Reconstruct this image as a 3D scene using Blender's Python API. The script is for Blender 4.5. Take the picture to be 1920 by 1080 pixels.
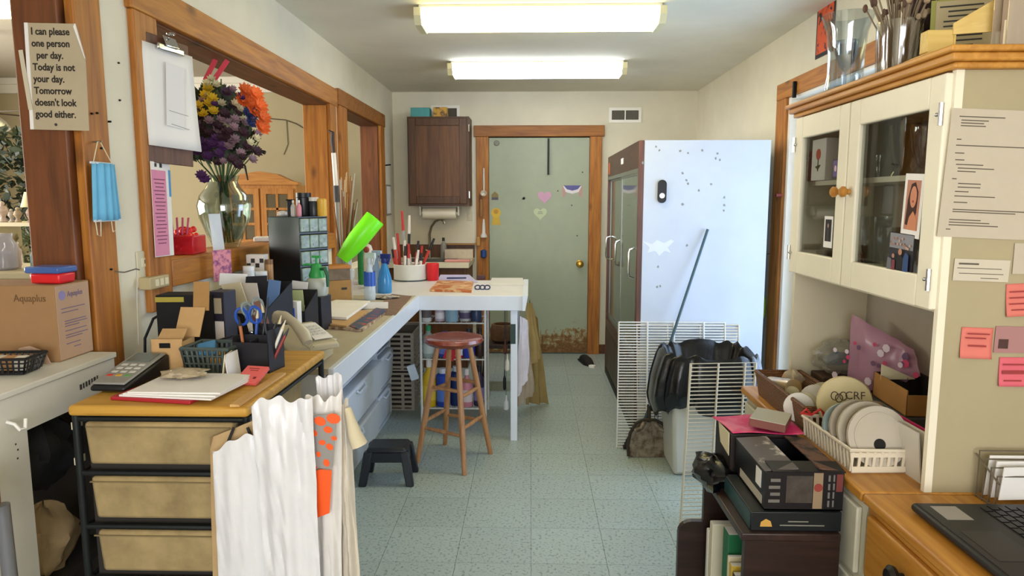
import bpy, bmesh, math, random
from mathutils import Vector, Matrix, Euler
R = math.radians
random.seed(7)
for o in list(bpy.data.objects): bpy.data.objects.remove(o, do_unlink=True)
C = bpy.context.scene.collection

# ---------------------------------------------------------------- camera
FPX = 1300.0
CAM = Vector((0, 0, 1.45)); PITCH = R(7.2); YAW = R(1.5)
cd = bpy.data.cameras.new('camera'); cam = bpy.data.objects.new('camera', cd); C.objects.link(cam)
cd.sensor_width = 36; cd.lens = FPX / 1920 * 36; cd.clip_start = .02
cam.location = CAM; cam.rotation_euler = (R(90) - PITCH, 0, YAW)
bpy.context.scene.camera = cam

# ---------------------------------------------------------------- world, exposure, daylight
w = bpy.data.worlds.new('world'); bpy.context.scene.world = w; w.use_nodes = True
w.node_tree.nodes['Background'].inputs[0].default_value = (.80, .89, 1, 1)
w.node_tree.nodes['Background'].inputs[1].default_value = 1.0
vs = bpy.context.scene.view_settings
vs.view_transform = 'Standard'; vs.look = 'None'; vs.gamma = 1; vs.use_curve_mapping = False
vs.exposure = 0.7
def area(name, loc, rot, sx, sy, power, col):
    l = bpy.data.lights.new(name, 'AREA'); l.shape = 'RECTANGLE'; l.size = sx; l.size_y = sy; l.energy = power; l.color = col
    o = bpy.data.objects.new(name, l); C.objects.link(o); o.location = loc; o.rotation_euler = rot
    return o
# daylight at the glazed door in the right wall; fill lights added at unseen openings behind the camera and beyond the left wall
area('daylight_right_door', (1.85, 3.3, 1.05), (0, R(90), 0), 1.9, 1.6, 33, (.62, .80, 1))
area('daylight_fill_front', (.2, -2.43, 1.45), (R(90), 0, 0), 2.35, 1.65, 64, (.96, .97, 1))
area('daylight_fill_shop', (-6.65, 3.5, 1.6), (0, R(-90), 0), 1.95, 4.5, 300, (1, .95, .86))

# ---------------------------------------------------------------- photo pixel -> place (distance from the surface it touches)
_cm = cam.rotation_euler.to_matrix()
def ray(px, py): return _cm @ Vector(((px - 960) / FPX, (540 - py) / FPX, -1))
def Pz(px, py, z): d = ray(px, py); return CAM + d * ((z - CAM.z) / d.z)
def Py(px, py, y): d = ray(px, py); return CAM + d * (y / d.y)
def Px(px, py, x): d = ray(px, py); return CAM + d * (x / d.x)

# ---------------------------------------------------------------- materials
def lin(h):
    if not isinstance(h, str): return tuple(h) + (1,)
    h = h.lstrip('#'); v = [int(h[i:i + 2], 16) / 255 for i in (0, 2, 4)]
    return tuple((c / 12.92 if c <= .04045 else ((c + .055) / 1.055) ** 2.4) for c in v) + (1,)
_mc = {}
def mat(key, col='#888888', rough=.6, metal=0, var=.0, scale=18, bump=0, trans=0, alpha=1, ior=1.45, emit=0, ecol=None, col2=None, coat=0, rnd=0, thr=None, stretch=None):
    """principled material; var darkens/lightens by noise, col2 is mixed in by noise (thr = sharp threshold), rnd varies per object"""
    if key in _mc: return _mc[key]
    m = bpy.data.materials.new(key); m.use_nodes = True; nt = m.node_tree; N = nt.nodes; L = nt.links
    b = N['Principled BSDF']; b.inputs['Base Color'].default_value = lin(col); b.inputs['Roughness'].default_value = rough
    b.inputs['Metallic'].default_value = metal; b.inputs['IOR'].default_value = ior
    b.inputs['Transmission Weight'].default_value = trans; b.inputs['Alpha'].default_value = alpha; b.inputs['Coat Weight'].default_value = coat
    if emit: b.inputs['Emission Color'].default_value = lin(ecol or col); b.inputs['Emission Strength'].default_value = emit
    if var or bump or col2 or rnd:
        tc = N.new('ShaderNodeTexCoord'); src = tc.outputs['Object']
        if stretch:
            mp = N.new('ShaderNodeMapping'); mp.inputs['Scale'].default_value = stretch; L.new(src, mp.inputs[0]); src = mp.outputs[0]
        n = N.new('ShaderNodeTexNoise'); n.inputs['Scale'].default_value = scale; n.inputs['Detail'].default_value = 5; n.inputs['Roughness'].default_value = .6
        L.new(src, n.inputs['Vector'])
        out = None
        rp = N.new('ShaderNodeValToRGB'); c1 = lin(col)
        if col2:
            c2 = lin(col2); t0, t1 = thr or (.35, .65)
            rp.color_ramp.elements[0].position = t0; rp.color_ramp.elements[1].position = t1
            rp.color_ramp.elements[0].color = c1; rp.color_ramp.elements[1].color = c2
        else:
            rp.color_ramp.elements[0].position = .3; rp.color_ramp.elements[1].position = .7
            rp.color_ramp.elements[0].color = tuple(x * (1 - var) for x in c1[:3]) + (1,)
            rp.color_ramp.elements[1].color = tuple(min(1, x * (1 + var * .5)) for x in c1[:3]) + (1,)
        L.new(n.outputs['Fac'], rp.inputs[0]); out = rp.outputs[0]
        if rnd:
            oi = N.new('ShaderNodeObjectInfo'); mr = N.new('ShaderNodeMapRange')
            mr.inputs[3].default_value = 1 - rnd; mr.inputs[4].default_value = 1 + rnd; L.new(oi.outputs['Random'], mr.inputs[0])
            hs = N.new('ShaderNodeHueSaturation'); L.new(mr.outputs[0], hs.inputs['Value']); L.new(out, hs.inputs['Color']); out = hs.outputs[0]
        L.new(out, b.inputs['Base Color'])
        if bump:
            bp = N.new('ShaderNodeBump'); bp.inputs['Strength'].default_value = bump; bp.inputs['Distance'].default_value = .004
            L.new(n.outputs['Fac'], bp.inputs['Height']); L.new(bp.outputs[0], b.inputs['Normal'])
    _mc[key] = m; return m
def wood(key, c1, c2, axis='z', rough=.55, knots=True, scale=1.0, coat=.0):
    if key in _mc: return _mc[key]
    m = bpy.data.materials.new(key); m.use_nodes = True; nt = m.node_tree; N = nt.nodes; L = nt.links
    b = N['Principled BSDF']; b.inputs['Roughness'].default_value = rough; b.inputs['Coat Weight'].default_value = coat
    tc = N.new('ShaderNodeTexCoord'); mp = N.new('ShaderNodeMapping')
    s = [14 * scale] * 3; s['xyz'.index(axis)] = 1.1 * scale; mp.inputs['Scale'].default_value = s
    oi = N.new('ShaderNodeObjectInfo'); L.new(tc.outputs['Object'], mp.inputs[0]); L.new(oi.outputs['Random'], mp.inputs['Location'])
    n = N.new('ShaderNodeTexNoise'); n.inputs['Scale'].default_value = 3; n.inputs['Detail'].default_value = 8; n.inputs['Distortion'].default_value = .6
    L.new(mp.outputs[0], n.inputs['Vector'])
    rp = N.new('ShaderNodeValToRGB'); rp.color_ramp.elements[0].position = .3; rp.color_ramp.elements[1].position = .72
    rp.color_ramp.elements[0].color = lin(c1); rp.color_ramp.elements[1].color = lin(c2); L.new(n.outputs['Fac'], rp.inputs[0])
    out = rp.outputs[0]
    if knots:
        mp2 = N.new('ShaderNodeMapping'); s2 = [6, 6, 6]; s2['xyz'.index(axis)] = 2.6; mp2.inputs['Scale'].default_value = s2; L.new(tc.outputs['Object'], mp2.inputs[0])
        v = N.new('ShaderNodeTexVoronoi'); v.inputs['Scale'].default_value = 1.1; L.new(mp2.outputs[0], v.inputs['Vector'])
        r2 = N.new('ShaderNodeValToRGB'); r2.color_ramp.elements[0].position = .05; r2.color_ramp.elements[1].position = .16
        r2.color_ramp.elements[0].color = (.22, .16, .12, 1); r2.color_ramp.elements[1].color = (1, 1, 1, 1); L.new(v.outputs['Distance'], r2.inputs[0])
        mx = N.new('ShaderNodeMix'); mx.data_type = 'RGBA'; mx.blend_type = 'MULTIPLY'; mx.inputs[0].default_value = .8
        L.new(out, mx.inputs[6]); L.new(r2.outputs[0], mx.inputs[7]); out = mx.outputs[2]
    L.new(out, b.inputs['Base Color'])
    bp = N.new('ShaderNodeBump'); bp.inputs['Strength'].default_value = .12; bp.inputs['Distance'].default_value = .003
    L.new(n.outputs['Fac'], bp.inputs['Height']); L.new(bp.outputs[0], b.inputs['Normal'])
    _mc[key] = m; return m
def film(key, col='#ffffff', a=.25, rough=.15):
    """thin clear sheet: mostly see-through with a glossy skin"""
    if key in _mc: return _mc[key]
    m = bpy.data.materials.new(key); m.use_nodes = True; nt = m.node_tree; N = nt.nodes; L = nt.links
    b = N['Principled BSDF']; b.inputs['Base Color'].default_value = lin(col); b.inputs['Roughness'].default_value = rough
    t = N.new('ShaderNodeBsdfTransparent'); t.inputs[0].default_value = (*[.5 + .5 * c for c in lin(col)[:3]], 1)
    mx = N.new('ShaderNodeMixShader'); fr = N.new('ShaderNodeLayerWeight'); fr.inputs[0].default_value = .18
    ma = N.new('ShaderNodeMath'); ma.operation = 'MULTIPLY_ADD'; ma.inputs[1].default_value = .5; ma.inputs[2].default_value = a; ma.use_clamp = True
    L.new(fr.outputs['Facing'], ma.inputs[0]); L.new(ma.outputs[0], mx.inputs[0]); L.new(t.outputs[0], mx.inputs[1]); L.new(b.outputs[0], mx.inputs[2])
    L.new(mx.outputs[0], N['Material Output'].inputs['Surface'])
    _mc[key] = m; return m

def glass(key, tint='#ffffff', gl=.06, rough=.02):
    if key in _mc: return _mc[key]
    m = bpy.data.materials.new(key); m.use_nodes = True; nt = m.node_tree; N = nt.nodes; L = nt.links; N.remove(N['Principled BSDF'])
    t = N.new('ShaderNodeBsdfTransparent'); t.inputs[0].default_value = lin(tint); g = N.new('ShaderNodeBsdfGlossy'); g.inputs['Roughness'].default_value = rough
    lw = N.new('ShaderNodeLayerWeight'); lw.inputs[0].default_value = .12; ma = N.new('ShaderNodeMath'); ma.operation = 'MULTIPLY_ADD'; ma.inputs[1].default_value = .55; ma.inputs[2].default_value = gl; ma.use_clamp = True
    mx = N.new('ShaderNodeMixShader'); L.new(lw.outputs['Facing'], ma.inputs[0]); L.new(ma.outputs[0], mx.inputs[0]); L.new(t.outputs[0], mx.inputs[1]); L.new(g.outputs[0], mx.inputs[2]); L.new(mx.outputs[0], N['Material Output'].inputs['Surface'])
    _mc[key] = m; return m

# ---------------------------------------------------------------- mesh helpers
def tag(o, label=None, cat=None, group=None, kind=None):
    if label: o['label'] = label
    if cat: o['category'] = cat
    if group: o['group'] = group
    if kind: o['kind'] = kind
    return o
def T(name, label, cat, loc=(0, 0, 0), rz=0, group=None, rot=None):
    o = bpy.data.objects.new(name, None); o.empty_display_size = .05; C.objects.link(o); o.location = loc
    o.rotation_euler = rot if rot is not None else (0, 0, R(rz))
    return tag(o, label, cat, group)
def face(f='c', roll=0, tilt=0, yaw=0):
    """euler of a flat thing (local x right, y up, z out): facing c camera, l from the left wall, r from the right, u up"""
    m = {'c': Euler((R(90), 0, 0)), 'l': Euler((R(90), 0, R(90))), 'r': Euler((R(90), 0, R(-90))), 'u': Euler((0, 0, 0))}[f].to_matrix()
    m = Matrix.Rotation(R(yaw), 3, 'Z') @ m @ Matrix.Rotation(R(tilt), 3, 'X') @ Matrix.Rotation(R(roll), 3, 'Z')
    return m.to_euler()
class B:
    def __init__(s): s.v = []; s.f = []
    def add(s, vs, fs):
        k = len(s.v); s.v += [tuple(v) for v in vs]; s.f += [tuple(i + k for i in f) for f in fs]; return s
    def box(s, cx, cy, cz, sx, sy, sz, rx=0, ry=0, rz=0, tp=1):
        m = Euler((R(rx), R(ry), R(rz))).to_matrix(); vs = []
        for z in (-.5, .5):
            k = tp if z > 0 else 1
            for x, y in ((-.5, -.5), (.5, -.5), (.5, .5), (-.5, .5)): vs.append(m @ Vector((x * sx * k, y * sy * k, z * sz)) + Vector((cx, cy, cz)))
        return s.add(vs, [(3, 2, 1, 0), (4, 5, 6, 7), (0, 1, 5, 4), (1, 2, 6, 5), (2, 3, 7, 6), (3, 0, 4, 7)])
    def bb(s, x0, x1, y0, y1, z0, z1): return s.box((x0 + x1) / 2, (y0 + y1) / 2, (z0 + z1) / 2, abs(x1 - x0), abs(y1 - y0), abs(z1 - z0))
    def tube(s, pts, r, n=8, closed=False, cap=True):
        P = [Vector(p) for p in pts]; m = len(P); rs = r if isinstance(r, (list, tuple)) else [r] * m
        up = None; vs = []
        for i in range(m):
            a = P[i - 1] if (i or closed) else P[i]; c = P[(i + 1) % m] if (i < m - 1 or closed) else P[i]
            t = (c - a); t = t.normalized() if t.length > 1e-9 else Vector((0, 0, 1))
            if up is None: up = t.orthogonal().normalized()
            up = (up - t * up.dot(t)); up = up.normalized() if up.length > 1e-6 else t.orthogonal().normalized()
            sd = t.cross(up)
            for k in range(n):
                g = 2 * math.pi * k / n; vs.append(P[i] + (up * math.cos(g) + sd * math.sin(g)) * rs[i])
        fs = []
        for i in range(m if closed else m - 1):
            j = (i + 1) % m
            for k in range(n): fs.append((i * n + k, i * n + (k + 1) % n, j * n + (k + 1) % n, j * n + k))
        if cap and not closed: fs += [tuple(range(n - 1, -1, -1)), tuple((m - 1) * n + k for k in range(n))]
        return s.add(vs, fs)
    def cyl(s, p0, p1, r0, r1=None, n=14, cap=True): return s.tube([p0, p1], [r0, r0 if r1 is None else r1], n, cap=cap)
    def lathe(s, prof, c=(0, 0, 0), n=24, ax='z', cap=True):
        vs = []
        for r, z in prof:
            for k in range(n):
                g = 2 * math.pi * k / n; x, y = r * math.cos(g), r * math.sin(g)
                p = {'z': (x, y, z), 'y': (x, z, y), 'x': (z, x, y)}[ax]; vs.append((p[0] + c[0], p[1] + c[1], p[2] + c[2]))
        fs = []
        for i in range(len(prof) - 1):
            for k in range(n): fs.append((i * n + k, i * n + (k + 1) % n, (i + 1) * n + (k + 1) % n, (i + 1) * n + k))
        if cap: fs += [tuple(range(n - 1, -1, -1)), tuple((len(prof) - 1) * n + k for k in range(n))]
        return s.add(vs, fs)
    def ball(s, c, r, n=12):
        r = r if isinstance(r, (list, tuple)) else (r, r, r); m = max(5, n // 2); vs = []; fs = []
        for i in range(1, m):
            a = math.pi * i / m
            for k in range(n):
                g = 2 * math.pi * k / n; vs.append((c[0] + r[0] * math.sin(a) * math.cos(g), c[1] + r[1] * math.sin(a) * math.sin(g), c[2] + r[2] * math.cos(a)))
        t = len(vs); vs += [(c[0], c[1], c[2] + r[2]), (c[0], c[1], c[2] - r[2])]
        for i in range(m - 2):
            for k in range(n): fs.append((i * n + k, (i + 1) * n + k, (i + 1) * n + (k + 1) % n, i * n + (k + 1) % n))
        for k in range(n): fs += [(t, k, (k + 1) % n), (t + 1, (m - 2) * n + (k + 1) % n, (m - 2) * n + k)]
        return s.add(vs, fs)
    def prism(s, pts, a, b, pl='xy'):
        n = len(pts)
        def q(p, h): return {'xy': (p[0], p[1], h), 'xz': (p[0], h, p[1]), 'yz': (h, p[0], p[1])}[pl]
        vs = [q(p, a) for p in pts] + [q(p, b) for p in pts]
        return s.add(vs, [tuple(range(n - 1, -1, -1)), tuple(range(n, 2 * n))] + [(i, (i + 1) % n, n + (i + 1) % n, n + i) for i in range(n)])
    def hexa(s, p):
        """8 corners: bottom 4 counter-clockwise, top 4"""
        return s.add(p, [(3, 2, 1, 0), (4, 5, 6, 7), (0, 1, 5, 4), (1, 2, 6, 5), (2, 3, 7, 6), (3, 0, 4, 7)])
    def grid(s, fn, nu, nv, wrap=False):
        vs = [fn(i / nu, j / nv) for j in range(nv + 1) for i in range(nu + (0 if wrap else 1))]; wd = nu if wrap else nu + 1
        fs = []
        for j in range(nv):
            for i in range(nu):
                k = (i + 1) % wd if wrap else i + 1
                fs.append((j * wd + i, j * wd + k, (j + 1) * wd + k, (j + 1) * wd + i))
        return s.add(vs, fs)
    def mesh(s, name):
        me = bpy.data.meshes.new(name); me.from_pydata([tuple(v) for v in s.v], [], s.f)
        bm = bmesh.new(); bm.from_mesh(me); bmesh.ops.recalc_face_normals(bm, faces=bm.faces); bm.to_mesh(me); bm.free()
        return me
    def o(s, name, m, parent=None, loc=(0, 0, 0), rot=(0, 0, 0), bevel=0, seg=2, smooth=True, solid=0, sub=0, label=None, cat=None, group=None, kind=None):
        me = s.mesh(name); me.materials.append(m)
        if smooth:
            me.polygons.foreach_set('use_smooth', [True] * len(me.polygons)); me.set_sharp_from_angle(angle=R(38))
        return link(name, me, parent, loc, rot, bevel, seg, solid, sub, label, cat, group, kind)
def link(name, me, parent=None, loc=(0, 0, 0), rot=(0, 0, 0), bevel=0, seg=2, solid=0, sub=0, label=None, cat=None, group=None, kind=None):
    o = bpy.data.objects.new(name, me); C.objects.link(o); o.location = loc; o.rotation_euler = rot
    if parent: o.parent = parent
    if solid:
        d = o.modifiers.new('solid', 'SOLIDIFY'); d.thickness = solid; d.offset = 0
    if sub:
        d = o.modifiers.new('sub', 'SUBSURF'); d.levels = sub; d.render_levels = sub
    if bevel:
        d = o.modifiers.new('bevel', 'BEVEL'); d.width = bevel; d.segments = seg; d.limit_method = 'ANGLE'; d.angle_limit = R(40)
    return tag(o, label, cat, group, kind)
def copy_tree(o, loc=None, rot=None, parent=None, label=None):
    c = o.copy(); C.objects.link(c); c.parent = parent
    if loc is not None: c.location = loc
    if rot is not None: c.rotation_euler = rot
    if label: c['label'] = label
    for ch in [k for k in bpy.data.objects if k.parent == o]: copy_tree(ch, parent=c)
    return c
_tm = {}
def txt(s, size, m, parent, loc=(0, 0, 0), rot=(0, 0, 0), bold=0, align='LEFT', name='lettering', sp=1.0, sx=1, ext=.0004, line=1.0):
    k = (s, size, bold, align, sp, line)
    if k not in _tm:
        cu = bpy.data.curves.new('txt', 'FONT'); cu.body = s; cu.size = size; cu.offset = bold; cu.align_x = align; cu.extrude = ext; cu.space_character = sp; cu.space_line = line; cu.resolution_u = 3
        t = bpy.data.objects.new('txt', cu); C.objects.link(t); dg = bpy.context.evaluated_depsgraph_get()
        me = bpy.data.meshes.new_from_object(t.evaluated_get(dg)); bpy.data.objects.remove(t); bpy.data.curves.remove(cu)
        _tm[k] = me
    me = _tm[k].copy(); me.materials.clear(); me.materials.append(m)
    o = link(name, me, parent, loc, rot); o.scale = (sx, 1, 1); return o
def marks(parent, m, rects, z=.0009, name='print', **k):
    b = B()
    for x, y, w_, h in rects: b.box(x, y, z, w_, h, .0006)
    return b.o(name, m, parent, smooth=False, **k)
def card(name, label, cat, loc, rot, w_, h, m, group=None, t=.0012, curl=0, parent=None, sag=0):
    """thin flat sheet centred at loc, local x right, y up, z out; curl bends its lower edge out"""
    b = B()
    if curl or sag:
        def fn(u, v): return ((u - .5) * w_, (v - .5) * h, curl * (1 - v) ** 3 + sag * math.sin(u * math.pi))
        return b.grid(fn, 8, 8).o(name, m, parent, loc, rot, solid=t, label=label, cat=cat, group=group)
    return b.box(0, 0, 0, w_, h, t).o(name, m, parent, loc, rot, smooth=False, label=label, cat=cat, group=group)
# ================================================================ STRUCTURE
XL, XR, YB, ZC = -1.27, 1.515, 6.5, 2.435
ZS, YS, XS = 2.9, 8.4, -6.6          # the shop beyond the left wall
m_wall = mat('wall_paint', '#dcd5bf', .75, var=.05, scale=5, bump=.15)
m_wallL = mat('wall_paint_left', '#e2dbc6', .75, var=.06, scale=4, bump=.15)
m_ceil = mat('ceiling_paint', '#e2decc', .85, var=.06, scale=3, bump=.2)
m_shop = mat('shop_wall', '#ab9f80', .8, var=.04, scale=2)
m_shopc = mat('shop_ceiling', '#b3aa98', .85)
m_white = mat('white_paint', '#e6e4dc', .5, var=.04, scale=6)
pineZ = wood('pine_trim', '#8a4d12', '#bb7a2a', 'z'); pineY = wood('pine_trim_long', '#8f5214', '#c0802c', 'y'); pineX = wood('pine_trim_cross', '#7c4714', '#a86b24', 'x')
shadepine = wood('shaded_pine_post', '#5a3012', '#7d4720', 'z'); darkpineY = wood('dark_pine_soffit', '#54300f', '#744520', 'y')  # darker pine: shade on the post's viewer side is put into the colour
def S(name, b, m, parent=None, **k): return b.o(name, m, parent, kind=None if parent else 'structure', smooth=False, **k)

# floor: slab with one object for each vinyl tile
m_tile = mat('vinyl_tile', '#a3b0aa', .36, col2='#5c6a68', scale=75, thr=(.52, .70), rnd=.035, bump=.04)
fl = S('floor', B().bb(XL - .14, XR + .14, -2.5, YB + .14, -.12, -.004), mat('tile_joint', '#5d655c', .8))
tm = B().box(0, 0, -.002, .3035, .3035, .005).mesh('tile'); tm.materials.append(m_tile)
tx0, ty0 = .008, 3.24
for i in range(-5, 5):
    for j in range(-6, 11):
        x0, x1 = max(XL, tx0 + .305 * i), min(XR, tx0 + .305 * (i + 1)); y0, y1 = ty0 + .305 * j, min(YB, ty0 + .305 * (j + 1))
        if y1 - y0 < .03 or x1 - x0 < .03: continue
        t = link('tile', tm, fl, ((x0 + x1) / 2, (y0 + y1) / 2, random.uniform(-.0004, .0004)))
        t.scale = ((x1 - x0) / .305, (y1 - y0) / .305, 1)
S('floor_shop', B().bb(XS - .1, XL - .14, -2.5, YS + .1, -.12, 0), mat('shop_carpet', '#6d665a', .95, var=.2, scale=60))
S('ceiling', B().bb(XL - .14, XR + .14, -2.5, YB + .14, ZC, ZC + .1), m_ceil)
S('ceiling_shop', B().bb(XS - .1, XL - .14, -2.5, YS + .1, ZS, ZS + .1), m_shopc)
# left wall with two openings (pass-through and hatch); doorway to the shop nearer than y 1.95
wl = B(); x0, x1 = XL - .14, XL
for y0, y1, z0, z1 in ((2.08, 2.30, 0, ZC), (2.30, 4.46, 0, 1.19), (2.30, 4.46, 2.10, ZC), (4.46, 4.74, 0, ZC), (4.74, 5.92, 0, .96), (4.74, 5.92, 2.12, ZC), (5.92, YB, 0, ZC), (-2.5, .5, 0, ZC), (.5, 2.08, 2.2, ZC)):
    wl.bb(x0, x1, y0, y1, z0, z1)
S('wall_left', wl, m_wallL)
S('wall_left_upper', B().bb(XL - .15, XL - .14, -2.5, YS, ZC + .1, ZS + .1), m_shop)
S('wall_back', B().bb(XL, -.40, YB, YB + .14, 0, ZC).bb(.56, XR, YB, YB + .14, 0, ZC).bb(-.40, .56, YB, YB + .14, 2.03, ZC).bb(-.40, .56, YB + .1, YB + .14, 0, 2.03), m_wall)
S('wall_right', B().bb(XR, XR + .14, 4.2, YB + .14, 0, ZC).bb(XR, XR + .14, 2.75, 4.2, 2.045, ZC).bb(XR, XR + .14, -2.5, 2.75, 0, ZC), m_wall)
S('wall_front', B().bb(XL, -1.0, -2.5, -2.36, 0, ZC).bb(1.4, XR, -2.5, -2.36, 0, ZC).bb(-1.0, 1.4, -2.5, -2.36, 0, .6).bb(-1.0, 1.4, -2.5, -2.36, 2.3, ZC), m_wall)
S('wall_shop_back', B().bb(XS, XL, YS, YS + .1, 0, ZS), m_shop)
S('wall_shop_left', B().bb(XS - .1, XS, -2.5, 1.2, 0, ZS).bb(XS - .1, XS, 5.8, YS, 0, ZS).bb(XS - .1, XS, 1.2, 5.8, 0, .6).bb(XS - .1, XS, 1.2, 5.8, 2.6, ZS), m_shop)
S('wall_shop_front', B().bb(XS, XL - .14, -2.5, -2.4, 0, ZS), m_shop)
S('trim_1', B().bb(XS, XL - .15, YS - .05, YS, 2.72, 2.9).bb(XS, XL - .15, YS - .09, YS, 2.82, 2.9), mat('crown_white', '#d8d3c6', .6), bevel=.012)
# pine trims of the pass-through, each board its own piece
trims = [
 ('trim_2', (XL - .003, XL + .022, 2.237, 2.375, 1.08, 2.05), pineZ), ('trim_3', (XL - .003, XL + .024, 2.225, 4.56, 2.05, 2.16), pineY),
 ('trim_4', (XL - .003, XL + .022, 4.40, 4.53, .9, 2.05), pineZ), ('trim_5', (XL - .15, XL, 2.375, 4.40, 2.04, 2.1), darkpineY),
 ('trim_6', (XL - .15, XL - .003, 4.385, 4.46, 1.25, 2.04), pineZ), ('trim_7', (XL - .15, XL - .003, 2.30, 2.375, 1.25, 2.04), shadepine),
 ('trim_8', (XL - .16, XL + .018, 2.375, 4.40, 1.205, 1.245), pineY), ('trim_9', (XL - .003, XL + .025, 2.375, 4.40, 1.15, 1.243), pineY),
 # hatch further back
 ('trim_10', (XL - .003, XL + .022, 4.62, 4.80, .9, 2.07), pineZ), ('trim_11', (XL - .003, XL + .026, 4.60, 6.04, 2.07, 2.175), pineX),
 ('trim_12', (XL - .15, XL - .003, 5.85, 5.92, .96, 2.07), shadepine), ('trim_13', (XL - .003, XL + .022, 5.86, 6.02, .9, 2.07), pineZ),
 ('trim_14', (XL - .15, XL, 4.80, 5.85, 2.06, 2.12), darkpineY), ('trim_15', (XL - .15, XL - .003, 4.74, 4.80, .96, 2.06), shadepine),
 # back door casing
 ('trim_16', (-.500, -.385, YB - .03, YB + .05, 0, 2.03), pineZ), ('trim_17', (.545, .655, YB - .03, YB + .05, 0, 2.03), pineZ), ('trim_18', (-.52, .675, YB - .035, YB + .05, 2.03, 2.13), pineX),
 # glazed door casing in the right wall
 ('trim_19', (XR - .022, XR + .003, 4.20, 4.36, 0, 2.045), pineZ), ('trim_20', (XR - .024, XR + .003, 2.70, 4.36, 2.045, 2.14), pineY),
]
for n, q, m in trims: S(n, B().bb(*q), m, bevel=.004)
# end post of the left wall: pale face to the room, face to the viewer in shade, coloured darker
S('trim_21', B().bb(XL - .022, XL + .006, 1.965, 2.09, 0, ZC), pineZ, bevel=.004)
S('trim_22', B().bb(XL - .155, XL - .024, 1.94, 2.09, 0, ZC), shadepine, bevel=.004)

# back door
dr = T('door_1', None, None, (.08, YB - .005, 0)); dr['kind'] = 'structure'
m_door = mat('door_paint', '#a0a891', .5, var=.06, scale=9)
B().bb(-.463, .463, .0, .045, .008, 2.022).o('door_slab', m_door, dr, bevel=.003)
m_rust = bpy.data.materials.new('rust'); m_rust.use_nodes = True
def _rust():
    N = m_rust.node_tree.nodes; L = m_rust.node_tree.links; b = N['Principled BSDF']; b.inputs['Roughness'].default_value = .75
    tc = N.new('ShaderNodeTexCoord'); sx = N.new('ShaderNodeSeparateXYZ'); L.new(tc.outputs['Object'], sx.inputs[0])
    n = N.new('ShaderNodeTexNoise'); n.inputs['Scale'].default_value = 16; n.inputs['Detail'].default_value = 9; n.inputs['Roughness'].default_value = .72; L.new(tc.outputs['Object'], n.inputs['Vector'])
    a = N.new('ShaderNodeMath'); a.operation = 'MULTIPLY_ADD'; a.inputs[1].default_value = -1.05; a.inputs[2].default_value = .22; L.new(sx.outputs['Z'], a.inputs[0])
    c = N.new('ShaderNodeMath'); c.operation = 'MULTIPLY_ADD'; c.inputs[1].default_value = .12; L.new(sx.outputs['X'], c.inputs[0]); L.new(a.outputs[0], c.inputs[2])
    d = N.new('ShaderNodeMath'); d.operation = 'ADD'; L.new(c.outputs[0], d.inputs[0]); L.new(n.outputs['Fac'], d.inputs[1])
    rp = N.new('ShaderNodeValToRGB'); e = rp.color_ramp.elements; e[0].position = .52; e[0].color = lin('#a0a891'); e[1].position = .57; e[1].color = lin('#94794a')
    k = e.new(.68); k.color = lin('#6a4422'); k = e.new(.8); k.color = lin('#87643a'); L.new(d.outputs[0], rp.inputs[0]); L.new(rp.outputs[0], b.inputs['Base Color'])
_rust()
def rustf(u, v):
    x = -.46 + .92 * u; return (x, -.0012, .012 + v * .5)
B().grid(rustf, 4, 4).o('rust_stain', m_rust, dr, smooth=False, label='patchy brown rust along the bottom of the door')
B().lathe([(.032, 0), (.034, .006), (.014, .012), (.012, .035), (.026, .045), (.033, .062), (.026, .078), (.005, .083)], n=20).o('door_knob', mat('brass', '#c79a45', .25, 1), dr, (.385, 0, .86), (R(90), 0, 0), label='round brass door knob')
B().box(0, 0, 0, .018, .016, .33).o('closer_rod', mat('black_metal', '#17181a', .4, .6), dr, (.085, -.01, 1.85), label='black rod at the top of the door')
for z in (.25, 1.1, 1.85): B().cyl((0, 0, -.045), (0, 0, .045), .009).o('hinge', mat('steel_worn', '#8d8a80', .4, .8), dr, (-.468, -.008, z))
B().ball((0, 0, 0), (.012, .006, .012)).o('peephole', mat('black_metal'), dr, (-.14, -.004, 1.47))

# glazed door in the right wall: white frame, pane
gd = T('door_2', None, None, (XR + .06, 2.78, 0)); gd['kind'] = 'structure'
g = B(); g.bb(0, .045, 0, .1, .01, 2.02).bb(0, .045, 1.28, 1.37, .01, 2.02).bb(0, .045, .1, 1.28, 1.96, 2.02).bb(0, .045, .1, 1.28, .01, .25)
g.o('frame', m_white, gd, smooth=False); B().bb(.02, .026, .1, 1.28, .25, 1.96).o('pane', glass('pane_glass', '#f4f8ff'), gd, smooth=False)
S('trim_23', B().bb(XR - .005, XR + .14, 4.16, 4.199, 0, 2.044).bb(XR - .005, XR + .14, 2.75, 4.16, 2.03, 2.044), m_white)
S('ground_outside', B().bb(XR + .16, 9, -3, 12, -.2, -.05), mat('outside_paving', '#b9b6ac', .9, var=.1))
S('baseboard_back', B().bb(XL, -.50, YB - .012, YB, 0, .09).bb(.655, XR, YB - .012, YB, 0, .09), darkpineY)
S('baseboard_right', B().bb(XR - .012, XR, 4.4, YB - .012, 0, .09), darkpineY)

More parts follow.
